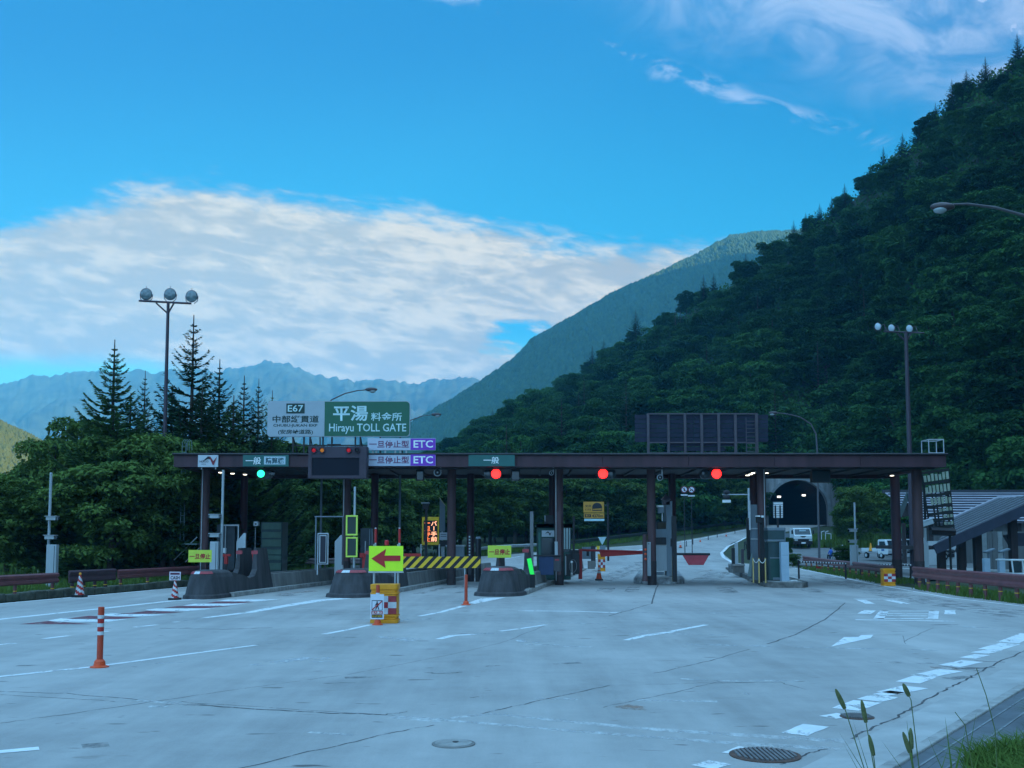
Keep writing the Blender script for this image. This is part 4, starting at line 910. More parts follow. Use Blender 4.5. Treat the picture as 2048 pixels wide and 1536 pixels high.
# ------------------------------------------------------------------ toll islands
RREF = mat('red reflector sheet', (0.34, 0.035, 0.045), 0.4, 0.3, 9); WREF = mat('white reflector sheet', (0.55, 0.58, 0.60), 0.4, 0.2, 6)
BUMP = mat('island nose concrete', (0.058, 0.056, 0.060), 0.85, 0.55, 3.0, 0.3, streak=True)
def island(px, py, wd, L, h, lab, nose=True, walls=True, gap=(), fin=(4.6, 5.9), fin_h=1.72, kerb_m=None, start=1.4, lfin=True):
    g = gnd(px, py); e = empty('toll_island', (g.x, g.y, 0), lab, 'traffic island', 'toll islands')
    T = lambda s, o, z: (g.x + UX*s + UY*o, g.y + UY*s - UX*o, z)
    hw = wd/2
    def loft(mb, secs, m=0):             # secs: list of closed rings of (s,o,z)
        n = len(secs[0]); vs = [T(*p) for r in secs for p in r]
        fs = [(i*n+j, i*n+(j+1) % n, (i+1)*n+(j+1) % n, (i+1)*n+j) for i in range(len(secs)-1) for j in range(n)]
        fs += [tuple(range(n-1, -1, -1)), tuple(range((len(secs)-1)*n, len(secs)*n))]
        mb.add(vs, fs, m)
    # kerbed slab
    k = 0.02 if nose else 0.30
    s0 = start if nose else 0.0
    def plan(o, s0_, inset=0.0):
        if nose: return [(s0_, -o), (L-0.8, -o), (L, -o*0.4), (L, o*0.4), (L-0.8, o), (s0_, o)]
        return [(0.0+inset, -o*0.62), (0.0+inset, o*0.62), (0.9+inset*0.5, o), (L-0.8, o), (L-inset, o*0.5), (L-inset, -o*0.5), (L-0.8, -o), (0.9+inset*0.5, -o)]
    mb = MB(); pl = plan(hw+0.18, s0); pl2 = plan(hw+0.14, s0, 0.03)
    mb.prismz([T(s, o, 0)[:2] for s, o in pl], 0.0, 0.17 if nose else 0.24); mb.build('kerb', kerb_m or CONCL, e, bev=0.02)
    mb = MB(); mb.prismz([T(s, o, 0)[:2] for s, o in plan(hw-0.05, s0+0.15, 0.2)], 0.171 if nose else 0.241, 0.19 if nose else 0.255); mb.build('paving', CONC if nose else CONCL, e)
    if nose:
        rings = []
        for z, f, in [(0.0, 1.20), (0.12, 1.16), (0.16, 1.04), (h*0.45, 0.95), (h*0.75, 0.87), (h*0.92, 0.76), (h*1.0, 0.55), (h*1.03, 0.25)]:
            o = hw*f; r = []
            for i in range(13):
                a = math.pi*i/12; r.append((1.0*hw - math.sin(a)*o*1.15 + (0.06 if z > h*0.5 else 0), -math.cos(a)*o, z))
            tail = start+0.5
            r.append((tail, o, z if z < h*0.9 else z*0.97)); r.append((tail, -o, z if z < h*0.9 else z*0.97))
            rings.append(r)
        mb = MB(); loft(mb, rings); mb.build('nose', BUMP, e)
        mb = MB(); nb = 9
        for i in range(nb):
            a0, a1 = math.pi*(0.14+0.72*i/nb), math.pi*(0.14+0.72*(i+0.96)/nb)
            q = []
            for z, f in ((h*0.885, 0.80), (h*0.975, 0.665)):
                o = hw*f
                row = [T(1.0*hw+0.06-math.sin(a)*(o*1.15+0.015), -math.cos(a)*(o+0.015), z) for a in (a0, a1)]
                q += row
            mb.add([q[0], q[1], q[3], q[2]], [(0, 1, 2, 3)], 1 if i in (3, 4) else 0)
        mb.build('reflector_band', [RREF, WREF], e)
    if walls:
        for sg in (1, -1):
            prof = [(start+0.52, 0.02), (start+0.52, h*0.90), (start+1.6, h*0.74), (fin[0]-0.9, h*0.62), (fin[0]-0.35, h*0.70), (fin[0]-0.1, h*0.95)]
            fh = fin_h if (sg > 0 or lfin) else fin_h*0.9
            prof += [(fin[0], fh), (fin[1]-0.25, fh), (fin[1], h*0.6), (fin[1]+0.15, 0.02)]
            mb = MB(); n = len(prof)
            vs = [T(s, sg*(hw-0.02-(0.10*z)), z) for s, z in prof] + [T(s, sg*(hw-0.34+(0.02*z)), z) for s, z in prof]
            mb.add(vs, [tuple(range(n)), tuple(range(2*n-1, n-1, -1))] + [(i, n+i, n+(i+1) % n, (i+1) % n) for i in range(n)])
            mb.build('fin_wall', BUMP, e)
            mb = MB(); s = fin[0]-0.02; o = sg*(hw-0.26)
            mb.add([T(s-0.012, o-0.13, fh-0.24), T(s-0.012, o+0.13, fh-0.24), T(s-0.002, o+0.13, fh-0.10), T(s-0.002, o-0.13, fh-0.10)], [(0, 1, 2, 3)]); mb.build('fin_reflector', RREF, e)
            segs = [(fin[1]+0.25, L-1.0)]
            for g0, g1 in gap: segs = [q for a, b in segs for q in ((a, min(b, g0)), (max(a, g1), b)) if q[1]-q[0] > 0.3]
            for a, b in segs:
                mb = MB(); ns = max(1, int((b-a)/3.0))
                for i in range(ns):
                    u, v = a+(b-a)*i/ns+0.01, a+(b-a)*(i+1)/ns-0.01; o1, o2, o3 = sg*(hw-0.02), sg*(hw-0.10), sg*(hw-0.32)
                    loft(mb, [[(u, o1, 0.172), (u, o2, 0.70), (u, o3, 0.70), (u, o3, 0.172)], [(v, o1, 0.172), (v, o2, 0.70), (v, o3, 0.70), (v, o3, 0.172)]])
                mb.build('parapet', CONC, e)
    return e
KL = mat('chipped white kerb', (0.26, 0.27, 0.275), 0.85, 0.85, 3.5, 0.2)
KD_ = mat('dark stained kerb', (0.15, 0.145, 0.135), 0.9, 0.6, 3, 0.2)
island(392, 1198.5, 1.15, 27, 0.98, 'long toll island with sooty concrete nose behind the CASH cone', fin=(4.3, 5.6), fin_h=1.75)
island(692, 1195.5, 1.62, 28, 1.00, 'long toll island with rounded concrete nose behind the red arrow board')
island(992, 1193, 1.60, 34, 1.06, 'long toll island with rounded concrete nose and the green booth', gap=((9.8, 16),), fin=(4.2, 5.4), fin_h=1.80)
island(1318, 1168.5, 2.05, 15, 0, 'low kerbed toll island with chipped white edge under the middle pillar', nose=False, walls=False, kerb_m=KL)
island(1577, 1176, 1.55, 27, 0, 'low kerbed toll island with pale cabinet beside the right lane', nose=False, walls=False, kerb_m=KD_)
# ------------------------------------------------------------------ island equipment
def stopsign(px0, py0, px1, py1, Y, posts, lab):
    a, b = at(px0, py1, Y), at(px1, py0, Y); e = empty('stop_notice', ((a.x+b.x)/2, Y, 0.19), lab, 'sign', 'yellow stop notices')
    mb = MB(); mb.box(a.x, b.x, Y, Y+0.03, a.z, b.z); mb.build('panel', LIMED, e, bev=0.004)
    txtpx('一旦停止', px0+2.5, py0+7, px1-2.5, py1-6, Y, TEXTR, e, bold=0.03)
    mb = MB()
    for px in posts: q = at(px, 1150, Y); mb.tube([(q.x, Y+0.06, 0.19), (q.x, Y+0.06, b.z-0.05)], 0.035, 6)
    mb.build('post', mat('rust brown post', (0.06, 0.02, 0.02), 0.6, 0.2), e)
stopsign(376.5, 1100, 423.5, 1124.5, 38.5, (410,), 'yellow stop notice with red characters on left island nose')
stopsign(975.5, 1091, 1022.5, 1115.5, 39.5, (999,), 'yellow stop notice with red characters above the island nose right of striped bar')
def campole(px, top, base, Y, cams, cab, lab, z0=0.0, side=1):
    p = at(px, base, Y); e = empty('camera_pole', (p.x, Y, z0), lab, 'camera pole', 'white camera poles')
    mb = MB(); q = at(px+ (0.4 if px < 1000 else 0), top, Y); mb.tube([(p.x, Y, z0), (p.x, Y, q.z)], 0.055, 8); mb.build('pole', LGREY, e)
    if cab:
        a, b = at(cab[0], cab[3], Y-0.3), at(cab[2], cab[1], Y-0.3); mb = MB(); mb.box(a.x, b.x, Y-0.3, Y-0.06, max(z0, a.z), b.z); c = mb.build('cabinet', LGREY, e, bev=0.01)
        mb = MB(); mb.box(b.x-0.09, b.x-0.07, Y-0.306, Y-0.301, max(z0, a.z)+0.1, b.z-0.06); mb.build('door_gap', BLACK, c)
    for cx, cy in cams:
        q = at(cx, cy, Y-0.2); mb = MB(); mb.box(q.x-0.19, q.x+0.19, Y-0.32, Y-0.10, q.z-0.07, q.z+0.07); mb.box(q.x-0.24, q.x+0.24, Y-0.36, Y-0.06, q.z+0.072, q.z+0.10); c = mb.build('camera', LGREY, e, bev=0.01)
        mb = MB(); mb.tube([(q.x, Y-0.2, q.z), (p.x, Y, q.z)], 0.022, 6); mb.build('arm', GALV, c)
        mb = MB(); mb.box(q.x-0.25*side-0.03, q.x-0.25*side+0.03, Y-0.27, Y-0.15, q.z-0.05, q.z+0.05); mb.build('lens', GLASSD, c)
    return e
campole(94.5, 945, 1170, 40.0, [(104, 1037), (101, 1075)], (90, 1089, 113, 1175), 'white camera pole behind the left guard rail', 0, -1)
campole(442, 940, 1150, 42.0, [(430, 1033), (430, 1071)], (418.5, 1083, 436, 1150), 'white camera pole behind the left stop notice', 0.19)
campole(1712, 1005, 1128, 56.0, [(1706, 1061), (1706, 1083)], (1703, 1090, 1716.5, 1131), 'thin white camera pole beside the rope barrier near the leafy tree', 0)
# CCTV on its own post, right
Y = 50.0; p = at(1853, 1147, Y); e = empty('surveillance_camera', (p.x, Y, 0), 'white surveillance camera on a slim post with cabinet beside lattice', 'camera')
mb = MB(); mb.tube([(p.x, Y, 0), (p.x, Y, at(1852, 1056, Y).z)], 0.07, 8); mb.build('post', LGREY, e)
q = at(1852, 1046, Y); mb = MB(); mb.obox((q.x, Y-0.1, q.z), (0.62, 0.24, 0.24), (0, R(-15), R(12))); c = mb.build('camera', mat('pale blue enamel', (0.50, 0.56, 0.60), 0.4, 0.08), e, bev=0.03)
mb = MB(); mb.obox((q.x, Y-0.1, q.z+0.15), (0.70, 0.29, 0.02), (0, R(-15), R(12))); mb.build('sun_shield', MC['pale blue enamel'], c)
mb = MB(); mb.obox((q.x-0.31, Y-0.17, q.z-0.09), (0.02, 0.19, 0.18), (0, R(-15), R(12))); mb.build('lens', GLASSD, c)
a, b = at(1845, 1147, Y-0.3), at(1857, 1087, Y-0.3); mb = MB(); mb.box(a.x, b.x, Y-0.3, Y-0.08, 0, b.z); mb.build('cabinet', LGREY, e, bev=0.01)
# arrow board on two posts standing behind an amber water barrel
Yb = 24.2; g = gnd(766, 1249); Yb = g.y + 0.35
e = empty('arrow_board', (at(772, 1200, Yb).x, Yb+0.45, 0), 'lime board with red left arrow on two posts with red tipped poles', 'sign')
Y = Yb+0.42; a, b = at(737.5, 1142.5, Y), at(806.5, 1092, Y)
mb = MB(); mb.box(a.x, b.x, Y, Y+0.03, a.z, b.z); mb.build('panel', LIME, e, bev=0.004)
w_, h_ = b.x-a.x, b.z-a.z
mb = MB(); mb.prism([(a.x+u*w_, a.z+v*h_) for u, v in ((0.075, 0.50), (0.50, 0.885), (0.455, 0.62), (0.92, 0.62), (0.92, 0.405), (0.455, 0.405), (0.49, 0.125))], Y-0.012, Y-0.002); mb.build('arrow', mat('arrow red', (0.42, 0.018, 0.018), 0.5, 0.08), e)
mb = MB(); mb.box(a.x-0.01, b.x+0.01, Y+0.001, Y+0.05, a.z-0.04, a.z-0.003); mb.build('frame', GALV, e)
for px in (747.5, 795.5):
    q = at(px, 1150, Y); mb = MB(); mb.tube([(q.x, Y+0.06, 0), (q.x, Y+0.06, b.z+0.05)], 0.028, 8); mb.build('post', LGREY, e)
for px in (750, 798):
    q = at(px, 1090, Y); mb = MB(); z0, z1 = at(px, 1092, Y).z, at(px, 1055, Y).z
    mb.tube([(q.x, Y+0.10, z0-0.3), (q.x, Y+0.10, z0+0.08)], 0.022, 8, 1); mb.tube([(q.x, Y+0.10, z0+0.08), (q.x, Y+0.10, z1-0.03)], 0.03, 8, 0); mb.tube([(q.x, Y+0.10, z1-0.03), (q.x, Y+0.10, z1)], 0.024, 8, 1); mb.build('marker_pole', [RED, WREF], e)
q = at(773, 1085, Y); mb = MB(); mb.lathe([(0.055, b.z+0.02), (0.055, b.z+0.12), (0.04, b.z+0.15)], (q.x, Y+0.04, 0), 10); mb.build('beacon', mat('red beacon', (0.5, 0.02, 0.03), 0.2, 0.1), e)
def barrel(px0, px1, py0, Y, lab, zb_=0, cols=3, rows=3, chk=(0.24, 0.70), wdark=False):
    a, b = at(px0, py0, Y), at(px1, py0, Y); w_ = b.x-a.x; h = a.z-zb_; cx = (a.x+b.x)/2
    e = empty('cushion_barrel', (cx, Y+w_*0.4, zb_), lab, 'water barrel')
    mb = MB(); d = w_*0.8
    for z0, z1, k in ((0, 0.10, 0.0), (0.10, 0.17, 0.03), (0.17, 0.22, 0.0), (0.22, 0.74, 0.02), (0.74, 0.79, 0.0), (0.79, 0.86, 0.03), (0.86, 1.0, 0.0)):
        mb.prismz(rrect(cx-w_/2+k*w_, cx+w_/2-k*w_, Y+k*w_, Y+d-k*w_, 0.08), zb_+z0*h, zb_+z1*h-0.002)
    mb.build('body', AMBER, e, bev=0.012)
    mb = MB(); cw = w_*0.90/cols
    for i in range(cols):
        for j in range(rows):
            z0, z1 = zb_+h*(chk[0]+(chk[1]-chk[0])*j/rows), zb_+h*(chk[0]+(chk[1]-chk[0])*(j+1)/rows)
            mb.box(cx-w_*0.45+i*cw, cx-w_*0.45+(i+1)*cw, Y+0.004, Y+0.016, z0, z1, (i+j) % 2)
    mb.build('chequer_sheet', [RREF, WREF], e)
    return e
barrel(740, 796, 1168.5, Yb-0.1, 'amber water barrel with red and white chequers below the arrow board')
Y = 43.5; barrel(1766.5, 1792, 1137, 45.4, 'amber barrel with chequers at the start of right guard rail')
g3 = gnd(1203, 1131); barrel(1196, 1211, 1108, 66, 'small chequered barrel behind the lowered red barrier arm', 0)
def delineator(px, base, top, r, lab, hang=False, plain=False):
    g = gnd(px, base); h = (base-top)/F*g.y; e = empty('delineator_post', tuple(g), lab, 'delineator', 'orange delineator posts')
    mb = MB(); mb.lathe([(r*3.0, 0.0), (r*3.0, 0.02), (r*1.9, 0.035), (r*1.7, 0.10), (r*1.15, 0.13)], tuple(g), 16); mb.build('base', ORANGE, e, smooth=False)
    mb = MB(); mb.lathe([(r, 0.10), (r, h-0.012), (r*0.85, h)], tuple(g), 14); mb.build('post', mat('dull orange post', (0.50, 0.06, 0.025), 0.5, 0.25, 3), e)
    mb = MB()
    for k in () if plain else (0.22, 0.40, 0.58) if not hang else (0.30,):
        z = h*(1-k*0.75); mb.lathe([(r+0.003, z-0.028), (r+0.003, z+0.028)], tuple(g), 14, 0)
    for k in () if plain else (0.31, 0.49) if not hang else (0.42,):
        z = h*(1-k*0.75); mb.lathe([(r+0.0025, z-0.03), (r+0.0025, z+0.03)], tuple(g), 14, 1)
    if not plain: mb.build('reflective_band', [WREF, RED], e)
    return e, g, h
delineator(199, 1335, 1216, 0.048, 'orange delineator post with white bands alone on the left lane line')
delineator(932, 1210, 1150, 0.05, 'plain orange delineator post in front of island nose under striped bar', plain=True)
e, g, h = delineator(755, 1250, 1171, 0.045, 'orange delineator post in front of amber barrel carrying no entry notice', True)
# no entry notice hung on it
Y = g.y-0.07; a, b = at(740.5, 1238.5, Y), at(768, 1188.5, Y); e = empty('no_entry_notice', ((a.x+b.x)/2, Y, a.z), 'white no entry notice with struck walking figure hung on the delineator', 'sign')
mb = MB(); mb.box(a.x, b.x, Y, Y+0.012, a.z, b.z); mb.build('panel', mat('notice white', (0.60, 0.64, 0.70), 0.5, 0.05), e)
w_, h_ = b.x-a.x, b.z-a.z; U = lambda u, v: (a.x+u*w_, a.z+v*h_)
mb = MB()
for u0, u1, v0, v1 in ((0.10, 0.90, 0.735, 0.76), (0.10, 0.90, 0.35, 0.372), (0.10, 0.135, 0.372, 0.735), (0.865, 0.90, 0.372, 0.735)): mb.box(U(u0, 0)[0], U(u1, 0)[0], Y-0.005, Y-0.001, U(0, v0)[1], U(0, v1)[1])
for pts in ([(0.45, 0.715), (0.54, 0.715), (0.54, 0.665), (0.45, 0.665)], [(0.44, 0.655), (0.56, 0.655), (0.58, 0.52), (0.44, 0.52)], [(0.44, 0.64), (0.32, 0.55), (0.36, 0.53), (0.46, 0.60)], [(0.56, 0.64), (0.66, 0.57), (0.63, 0.54), (0.55, 0.59)], [(0.45, 0.52), (0.52, 0.52), (0.44, 0.39), (0.36, 0.39)], [(0.50, 0.52), (0.58, 0.52), (0.66, 0.39), (0.59, 0.39)]): mb.prism([U(*p) for p in pts], Y-0.005, Y-0.001)
mb.build('pictogram', TEXTK, e)
mb = MB(); mb.prism([U(0.12, 0.40), (U(0.17, 0.37)), U(0.88, 0.70), U(0.83, 0.735)], Y-0.009, Y-0.0055); mb.build('slash', TEXTR, e)
mb = MB(); mb.box(U(0.08, 0)[0], U(0.92, 0)[0], Y-0.005, Y-0.001, U(0, 0.20)[1], U(0, 0.325)[1], 0); mb.box(U(0.10, 0)[0], U(0.90, 0)[0], Y-0.005, Y-0.001, U(0, 0.06)[1], U(0, 0.185)[1], 1); mb.build('caption_band', [TEXTR, TEXTK], e)
txt('立入禁止', U(0.12, 0)[0], U(0.88, 0)[0], U(0, 0.215)[1], U(0, 0.31)[1], Y-0.005, TEXTW, e, bold=0.02, thick=0.004); txt('DO NOT ENTER', U(0.14, 0)[0], U(0.86, 0)[0], U(0, 0.09)[1], U(0, 0.155)[1], Y-0.005, YELL, e, bold=0.02, thick=0.004)
mb = MB(); mb.lathe([(0.03, -0.004), (0.03, -0.001)], ((a.x+b.x)/2, Y, U(0, 0.93)[1]), 12, axis='y'); mb.build('hanging_hole', BLACK, e)
def cone(px, base, top, lab, stripe=True, basedark=True, col=None):
    g = gnd(px, base); h = (base-top)/F*g.y; e = empty('traffic_cone', tuple(g), lab, 'traffic cone', 'traffic cones')
    mb = MB(); q = h*0.27; mb.prismz(rrect(g.x-q, g.x+q, g.y-q, g.y+q, q*0.2), g.z, g.z+h*(0.11 if basedark else 0.05)); mb.build('base', BLACK if basedark else ORANGE, e)
    r0, r1 = h*0.205, h*0.045; z0 = h*(0.11 if basedark else 0.05); nn = 24; seg = 16
    mb = MB(); vs, fs, mi = [], [], []
    for i in range(seg+1):
        f = i/seg
        for j in range(nn): an = 2*math.pi*j/nn; r = r0+(r1-r0)*f; vs.append((g.x+r*math.cos(an), g.y+r*math.sin(an), g.z+z0+(h-z0)*f))
    b0 = len(mb.v); mb.v += vs
    for i in range(seg):
        for j in range(nn):
            mb.f.append((i*nn+j, i*nn+(j+1) % nn, (i+1)*nn+(j+1) % nn, (i+1)*nn+j))
            f = i/seg
            if stripe: mb.m.append(int(((j/nn*2.0) + f*3.4) % 1.0 < 0.5) if f < 0.93 else 0)
            else: mb.m.append(1 if 0.42 < f < 0.58 or 0.68 < f < 0.82 else 0)
    mb.f.append(tuple(range(seg*nn, seg*nn+nn))); mb.m.append(0)
    mb.build('cone_body', [col or (RED if stripe else ORANGE), WREF], e); return e, g, h
e, g, h = cone(159, 1194.5, 1150, 'red and white spiral striped cone beside the left guard rail'); mb = MB(); mb.ell((g.x, g.y, h+0.03), (0.05, 0.05, 0.05), 10, 6); mb.build('beacon', AMBER, e)
e, g, h = cone(349.5, 1200, 1161, 'red and white spiral striped cone under the CASH notice')
Y = g.y-0.03; a, b = at(338.5, 1160.5, Y), at(361.5, 1143.5, Y); e = empty('cash_notice', ((a.x+b.x)/2, Y, a.z), 'small white CASH notice with dark red band on a striped cone', 'sign')
mb = MB(); mb.box(a.x, b.x, Y, Y+0.015, a.z, b.z); mb.build('panel', mat('notice pink white', (0.62, 0.56, 0.62), 0.5, 0.05), e); plate(e, 340.5, 1145.5, 359.5, 1149.5, Y, mat('maroon band', (0.10, 0.015, 0.04), 0.5, 0.1), 'band', 0.006); txtpx('CASH', 341, 1152, 359.5, 1159, Y, TEXTK, e, bold=0.03)
cone(1198, 1161, 1132, 'orange cone with white bands in the lane before the red barrier arm', False, True)
cone(1361, 1096, 1084, 'small dark based cone nearest the booth on the upper road', False, True); cone(1400.5, 1084, 1076, 'small orange cone second along the upper road beyond the booth', False, False); cone(1452.5, 1073, 1065, 'small orange cone farthest up the road beyond the booth', False, False)
# striped bar
Y = 32.2; e = empty('striped_bar', (at(880, 1125, Y).x, Y, 0), 'yellow and black diagonally striped barrier board on thin white legs', 'barrier')
a, b = at(800, 1136, Y), at(961, 1113, Y); h_ = b.z-a.z; w_ = b.x-a.x; mb = MB(); n = 18; sl = h_*0.95
zt_ = lambda x: b.z
for i in range(-2, n):
    x0, x1 = a.x + w_*i/n*1.0, a.x + w_*(i+1)/n
    def cl(x): return min(max(x, a.x), b.x-0.0)
    P = [(x0, a.z), (x1, a.z), (x1+sl, b.z), (x0+sl, b.z)]
    Q = []
    for (xa, za), (xb, zb_) in zip(P, P[1:]+P[:1]):       # clip to the board
        ins_a, ins_b = a.x <= xa <= b.x, a.x <= xb <= b.x
        if ins_a: Q.append((xa, za))
        if ins_a != ins_b:
            lim = a.x if min(xa, xb) < a.x else b.x
            t_ = (lim-xa)/(xb-xa) if xb != xa else 0; Q.append((lim, za+(zb_-za)*t_))
    if len(Q) > 2: mb.prism(Q, Y, Y+0.03, i % 2)
# the right end is cut lower
mb.build('board', [YELL, BLACK], e)
mb = MB()
for px in (790, 929.5): q = at(px, 1130, Y); mb.tube([(q.x, Y+0.05, 0), (q.x, Y+0.05, b.z-0.02)], 0.022, 6); mb.lathe([(0.12, 0.002), (0.12, 0.05)], (q.x, Y+0.05, 0), 10)
mb.build('leg', LGREY, e)
def box_thing(name, lab, cat, Y, px, base_z, parts, group=None):
    """parts: (part name, x0,y0,x1,y1, front offset, depth, material[, parent index])"""
    e = empty(name, (at(px, 1100, Y).x, Y, base_z), lab, cat, group); made = []
    for p in parts:
        nm, x0, y0, x1, y1, off, dep, m = p[:8]
        mb = MB(); a, b = at(x0, y1, Y+off), at(x1, y0, Y+off); mb.box(a.x, b.x, Y+off, Y+off+dep, max(base_z, a.z) if y1 > 1140 else a.z, b.z)
        made.append(mb.build(nm, m, made[p[8]] if len(p) > 8 else e, bev=0.012))
    return e
BLUEG = mat('blue grey panel', (0.155, 0.195, 0.225), 0.5, 0.15, 2.5, streak=True); TEALD = mat('dark teal panel', (0.030, 0.062, 0.066), 0.5, 0.2, 2)
# --- left island
GREENM = mat('pale machine green', (0.060, 0.125, 0.095), 0.5, 0.2, 2)
Y = 49.0; e = empty('payment_machine', (at(541, 1145, Y).x, Y, 0.19), 'tall green payment machine of stacked panels behind the left barrier', 'payment machine')
mb = MB(); a, b = at(520, 1150, Y+0.05), at(565, 1044, Y+0.05); mb.box(a.x, b.x, Y+0.05, Y+1.3, 0.19, b.z); mb.build('body', TEALD, e, bev=0.02)
for y0, y1 in ((1046, 1059), (1064, 1076), (1079, 1093), (1099, 1109), (1111, 1120), (1126, 1140)):
    mb = MB(); a, b = at(524, y1, Y), at(562, y0, Y); mb.box(a.x, b.x, Y, Y+0.048, a.z, b.z); mb.build('panel', GREENM, e, bev=0.01)
Y = 45.5; box_thing('barrier_unit', 'white rounded barrier motor with red arm on left toll island', 'barrier', Y, 520, 0.19, [('motor_case', 514, 1118.5, 532.5, 1149, 0, 0.5, LGREY), ('post', 511.5, 1106, 519, 1158, -0.25, 0.18, RED), ('arm', 488, 1105, 512, 1114, -0.22, 0.08, RED), ('arm_plate', 488, 1114, 507, 1126, -0.16, 0.03, mat('faded red', (0.30, 0.06, 0.08), 0.5, 0.2)), ('arm_light', 509, 1105, 519, 1113, -0.30, 0.05, mat('brown cap', (0.10, 0.06, 0.05), 0.6, 0.2), 1), ('side_plate', 497, 1137, 504, 1160, 0.1, 0.05, GALV)])
Y = 43.0; box_thing('barrier_unit', 'red barrier post with short arm behind the left camera pole', 'barrier', Y, 450, 0.19, [('arm', 443, 1108, 461, 1113, 0, 0.1, RED), ('post', 448, 1113, 455, 1128, 0, 0.14, RED), ('pedestal', 449, 1128, 454, 1150, 0.02, 0.1, DARK), ('lamp', 444, 1096, 451, 1106, -0.05, 0.15, WREF)])
def finpanel(px0, px1, ytop, ycut, ybase, Y, lab):
    a, b = at(px0, ybase, Y), at(px1, ytop, Y); c = at(px0, ycut, Y); e = empty('lane_screen', ((a.x+b.x)/2, Y, 0.19), lab, 'screen panel', 'slanted white screen panels')
    mb = MB(); mb.prism([(a.x, 0.19), (b.x, 0.19), (b.x, b.z), (b.x-0.03, b.z), (a.x, c.z)], Y, Y+0.06); mb.build('panel', LGREY, e, bev=0.008)
    mb = MB(); mb.box(b.x+0.001, b.x+0.05, Y-0.02, Y+0.08, 0.19, b.z); mb.build('edge_post', GALV, e)
finpanel(471.5, 489, 1066, 1083, 1150, 42.6, 'slanted white panel beside the left island fin')
finpanel(669, 683, 1070, 1083, 1122, 44.0, 'slanted white panel beside the dark lane display')
Y = 47.5; box_thing('toll_cabinet', 'dark blue cabinet with rails behind left camera pole', 'cabinet', Y, 455, 0.19, [('case', 432, 1049, 470, 1140, 0.2, 1.0, mat('deep blue grey', (0.030, 0.040, 0.050), 0.5, 0.3)), ('rail', 447, 1049, 478, 1052, 0.0, 0.05, GALV), ('rail', 449, 1052, 452, 1110, 0.0, 0.05, GALV), ('rail', 474, 1052, 478, 1110, 0.0, 0.05, GALV)])
Y = 46.8; box_thing('lane_camera', 'white angled camera on thin green post behind left lane', 'camera', Y, 510, 0.19, [('post', 508.5, 1055, 511, 1140, 0, 0.06, GALV), ('camera', 507, 1043, 516, 1052, -0.1, 0.3, LGREY), ('lens', 509, 1046, 513, 1050, -0.112, 0.01, GLASSD, 1)])
# --- second island
Y = 42.0; e = box_thing('lane_display', 'tall unlit dark display in silver frame left of lime framed indicator', 'sign', Y, 643, 0.19, [('frame', 634, 1066, 657, 1129, 0.0, 0.12, GALV), ('housing', 636, 1068, 655, 1127, -0.012, 0.011, DARK), ('frame_line', 638, 1070, 653, 1125.5, -0.02, 0.007, GALV), ('screen', 640, 1072, 651.5, 1124, -0.028, 0.007, mat('violet black screen', (0.010, 0.008, 0.020), 0.3, 0.1)), ('leg', 633, 1128, 636, 1150, 0.02, 0.08, GALV)])
Y = 40.5; e = empty('lane_indicator', (at(704, 1080, Y).x, Y, 0.19), 'two stacked black panels in bright lime frames on a thin pole', 'sign')
q = at(707.5, 1100, Y); mb = MB(); mb.tube([(q.x, Y+0.12, 0.19), (q.x, Y+0.12, at(708, 973, Y).z)], 0.045, 8); mb.build('pole', LGREY, e)
for y0, y1 in ((1030.5, 1071), (1074, 1114.5)):
    a, b = at(691.5, y1, Y), at(715.5, y0, Y); mb = MB(); mb.box(a.x+0.03, b.x-0.03, Y, Y+0.06, a.z+0.03, b.z-0.03); s = mb.build('screen', mat('green black screen', (0.020, 0.035, 0.028), 0.4, 0.1), e)
    mb = MB(); t = 0.065; mb.box(a.x, b.x, Y-0.03, Y+0.07, a.z, a.z+t); mb.box(a.x, b.x, Y-0.03, Y+0.07, b.z-t, b.z); mb.box(a.x, a.x+t, Y-0.03, Y+0.07, a.z+t+.001, b.z-t-.001); mb.box(b.x-t, b.x, Y-0.03, Y+0.07, a.z+t+.001, b.z-t-.001); mb.build('frame', mat('lime frame', (0.60, 0.78, 0.10), 0.5, 0.06), s, bev=0.01)
Y = 47.0; box_thing('toll_cabinet', 'dark cabinet with pale louvres behind the second island pillar', 'cabinet', Y, 728, 0.19, [('case', 720, 1056, 746, 1140, 0.1, 1.0, mat('deep blue grey', (0.03, 0.04, 0.05), 0.5, 0.3)), ('louvre', 738, 1058, 740.5, 1090, 0.07, 0.02, BLUEG), ('louvre', 743, 1058, 745.5, 1090, 0.07, 0.02, BLUEG), ('door_edge', 729, 1082, 732, 1130, 0.06, 0.03, LGREY)])
Y = 45.0; box_thing('barrier_unit', 'red barrier unit half hidden behind the arrow board', 'barrier', Y, 730, 0.19, [('arm', 720, 1107, 842, 1113, 0, 0.10, RED), ('post', 724, 1113, 737, 1152, 0, 0.2, RED), ('arm_cap', 719, 1106, 728, 1115, -0.05, 0.05, RED, 0)])
Y = 43.0; box_thing('steel_gantry', 'grey steel gantry frame around the lane display', 'gantry', Y, 640, 0.19, [('post', 629, 1034, 633, 1140, 0.3, 0.1, BLUEG), ('beam', 629, 1032, 687, 1034.5, 0.3, 0.1, BLUEG), ('post', 683, 1034, 687, 1130, 0.3, 0.1, RIBM)])
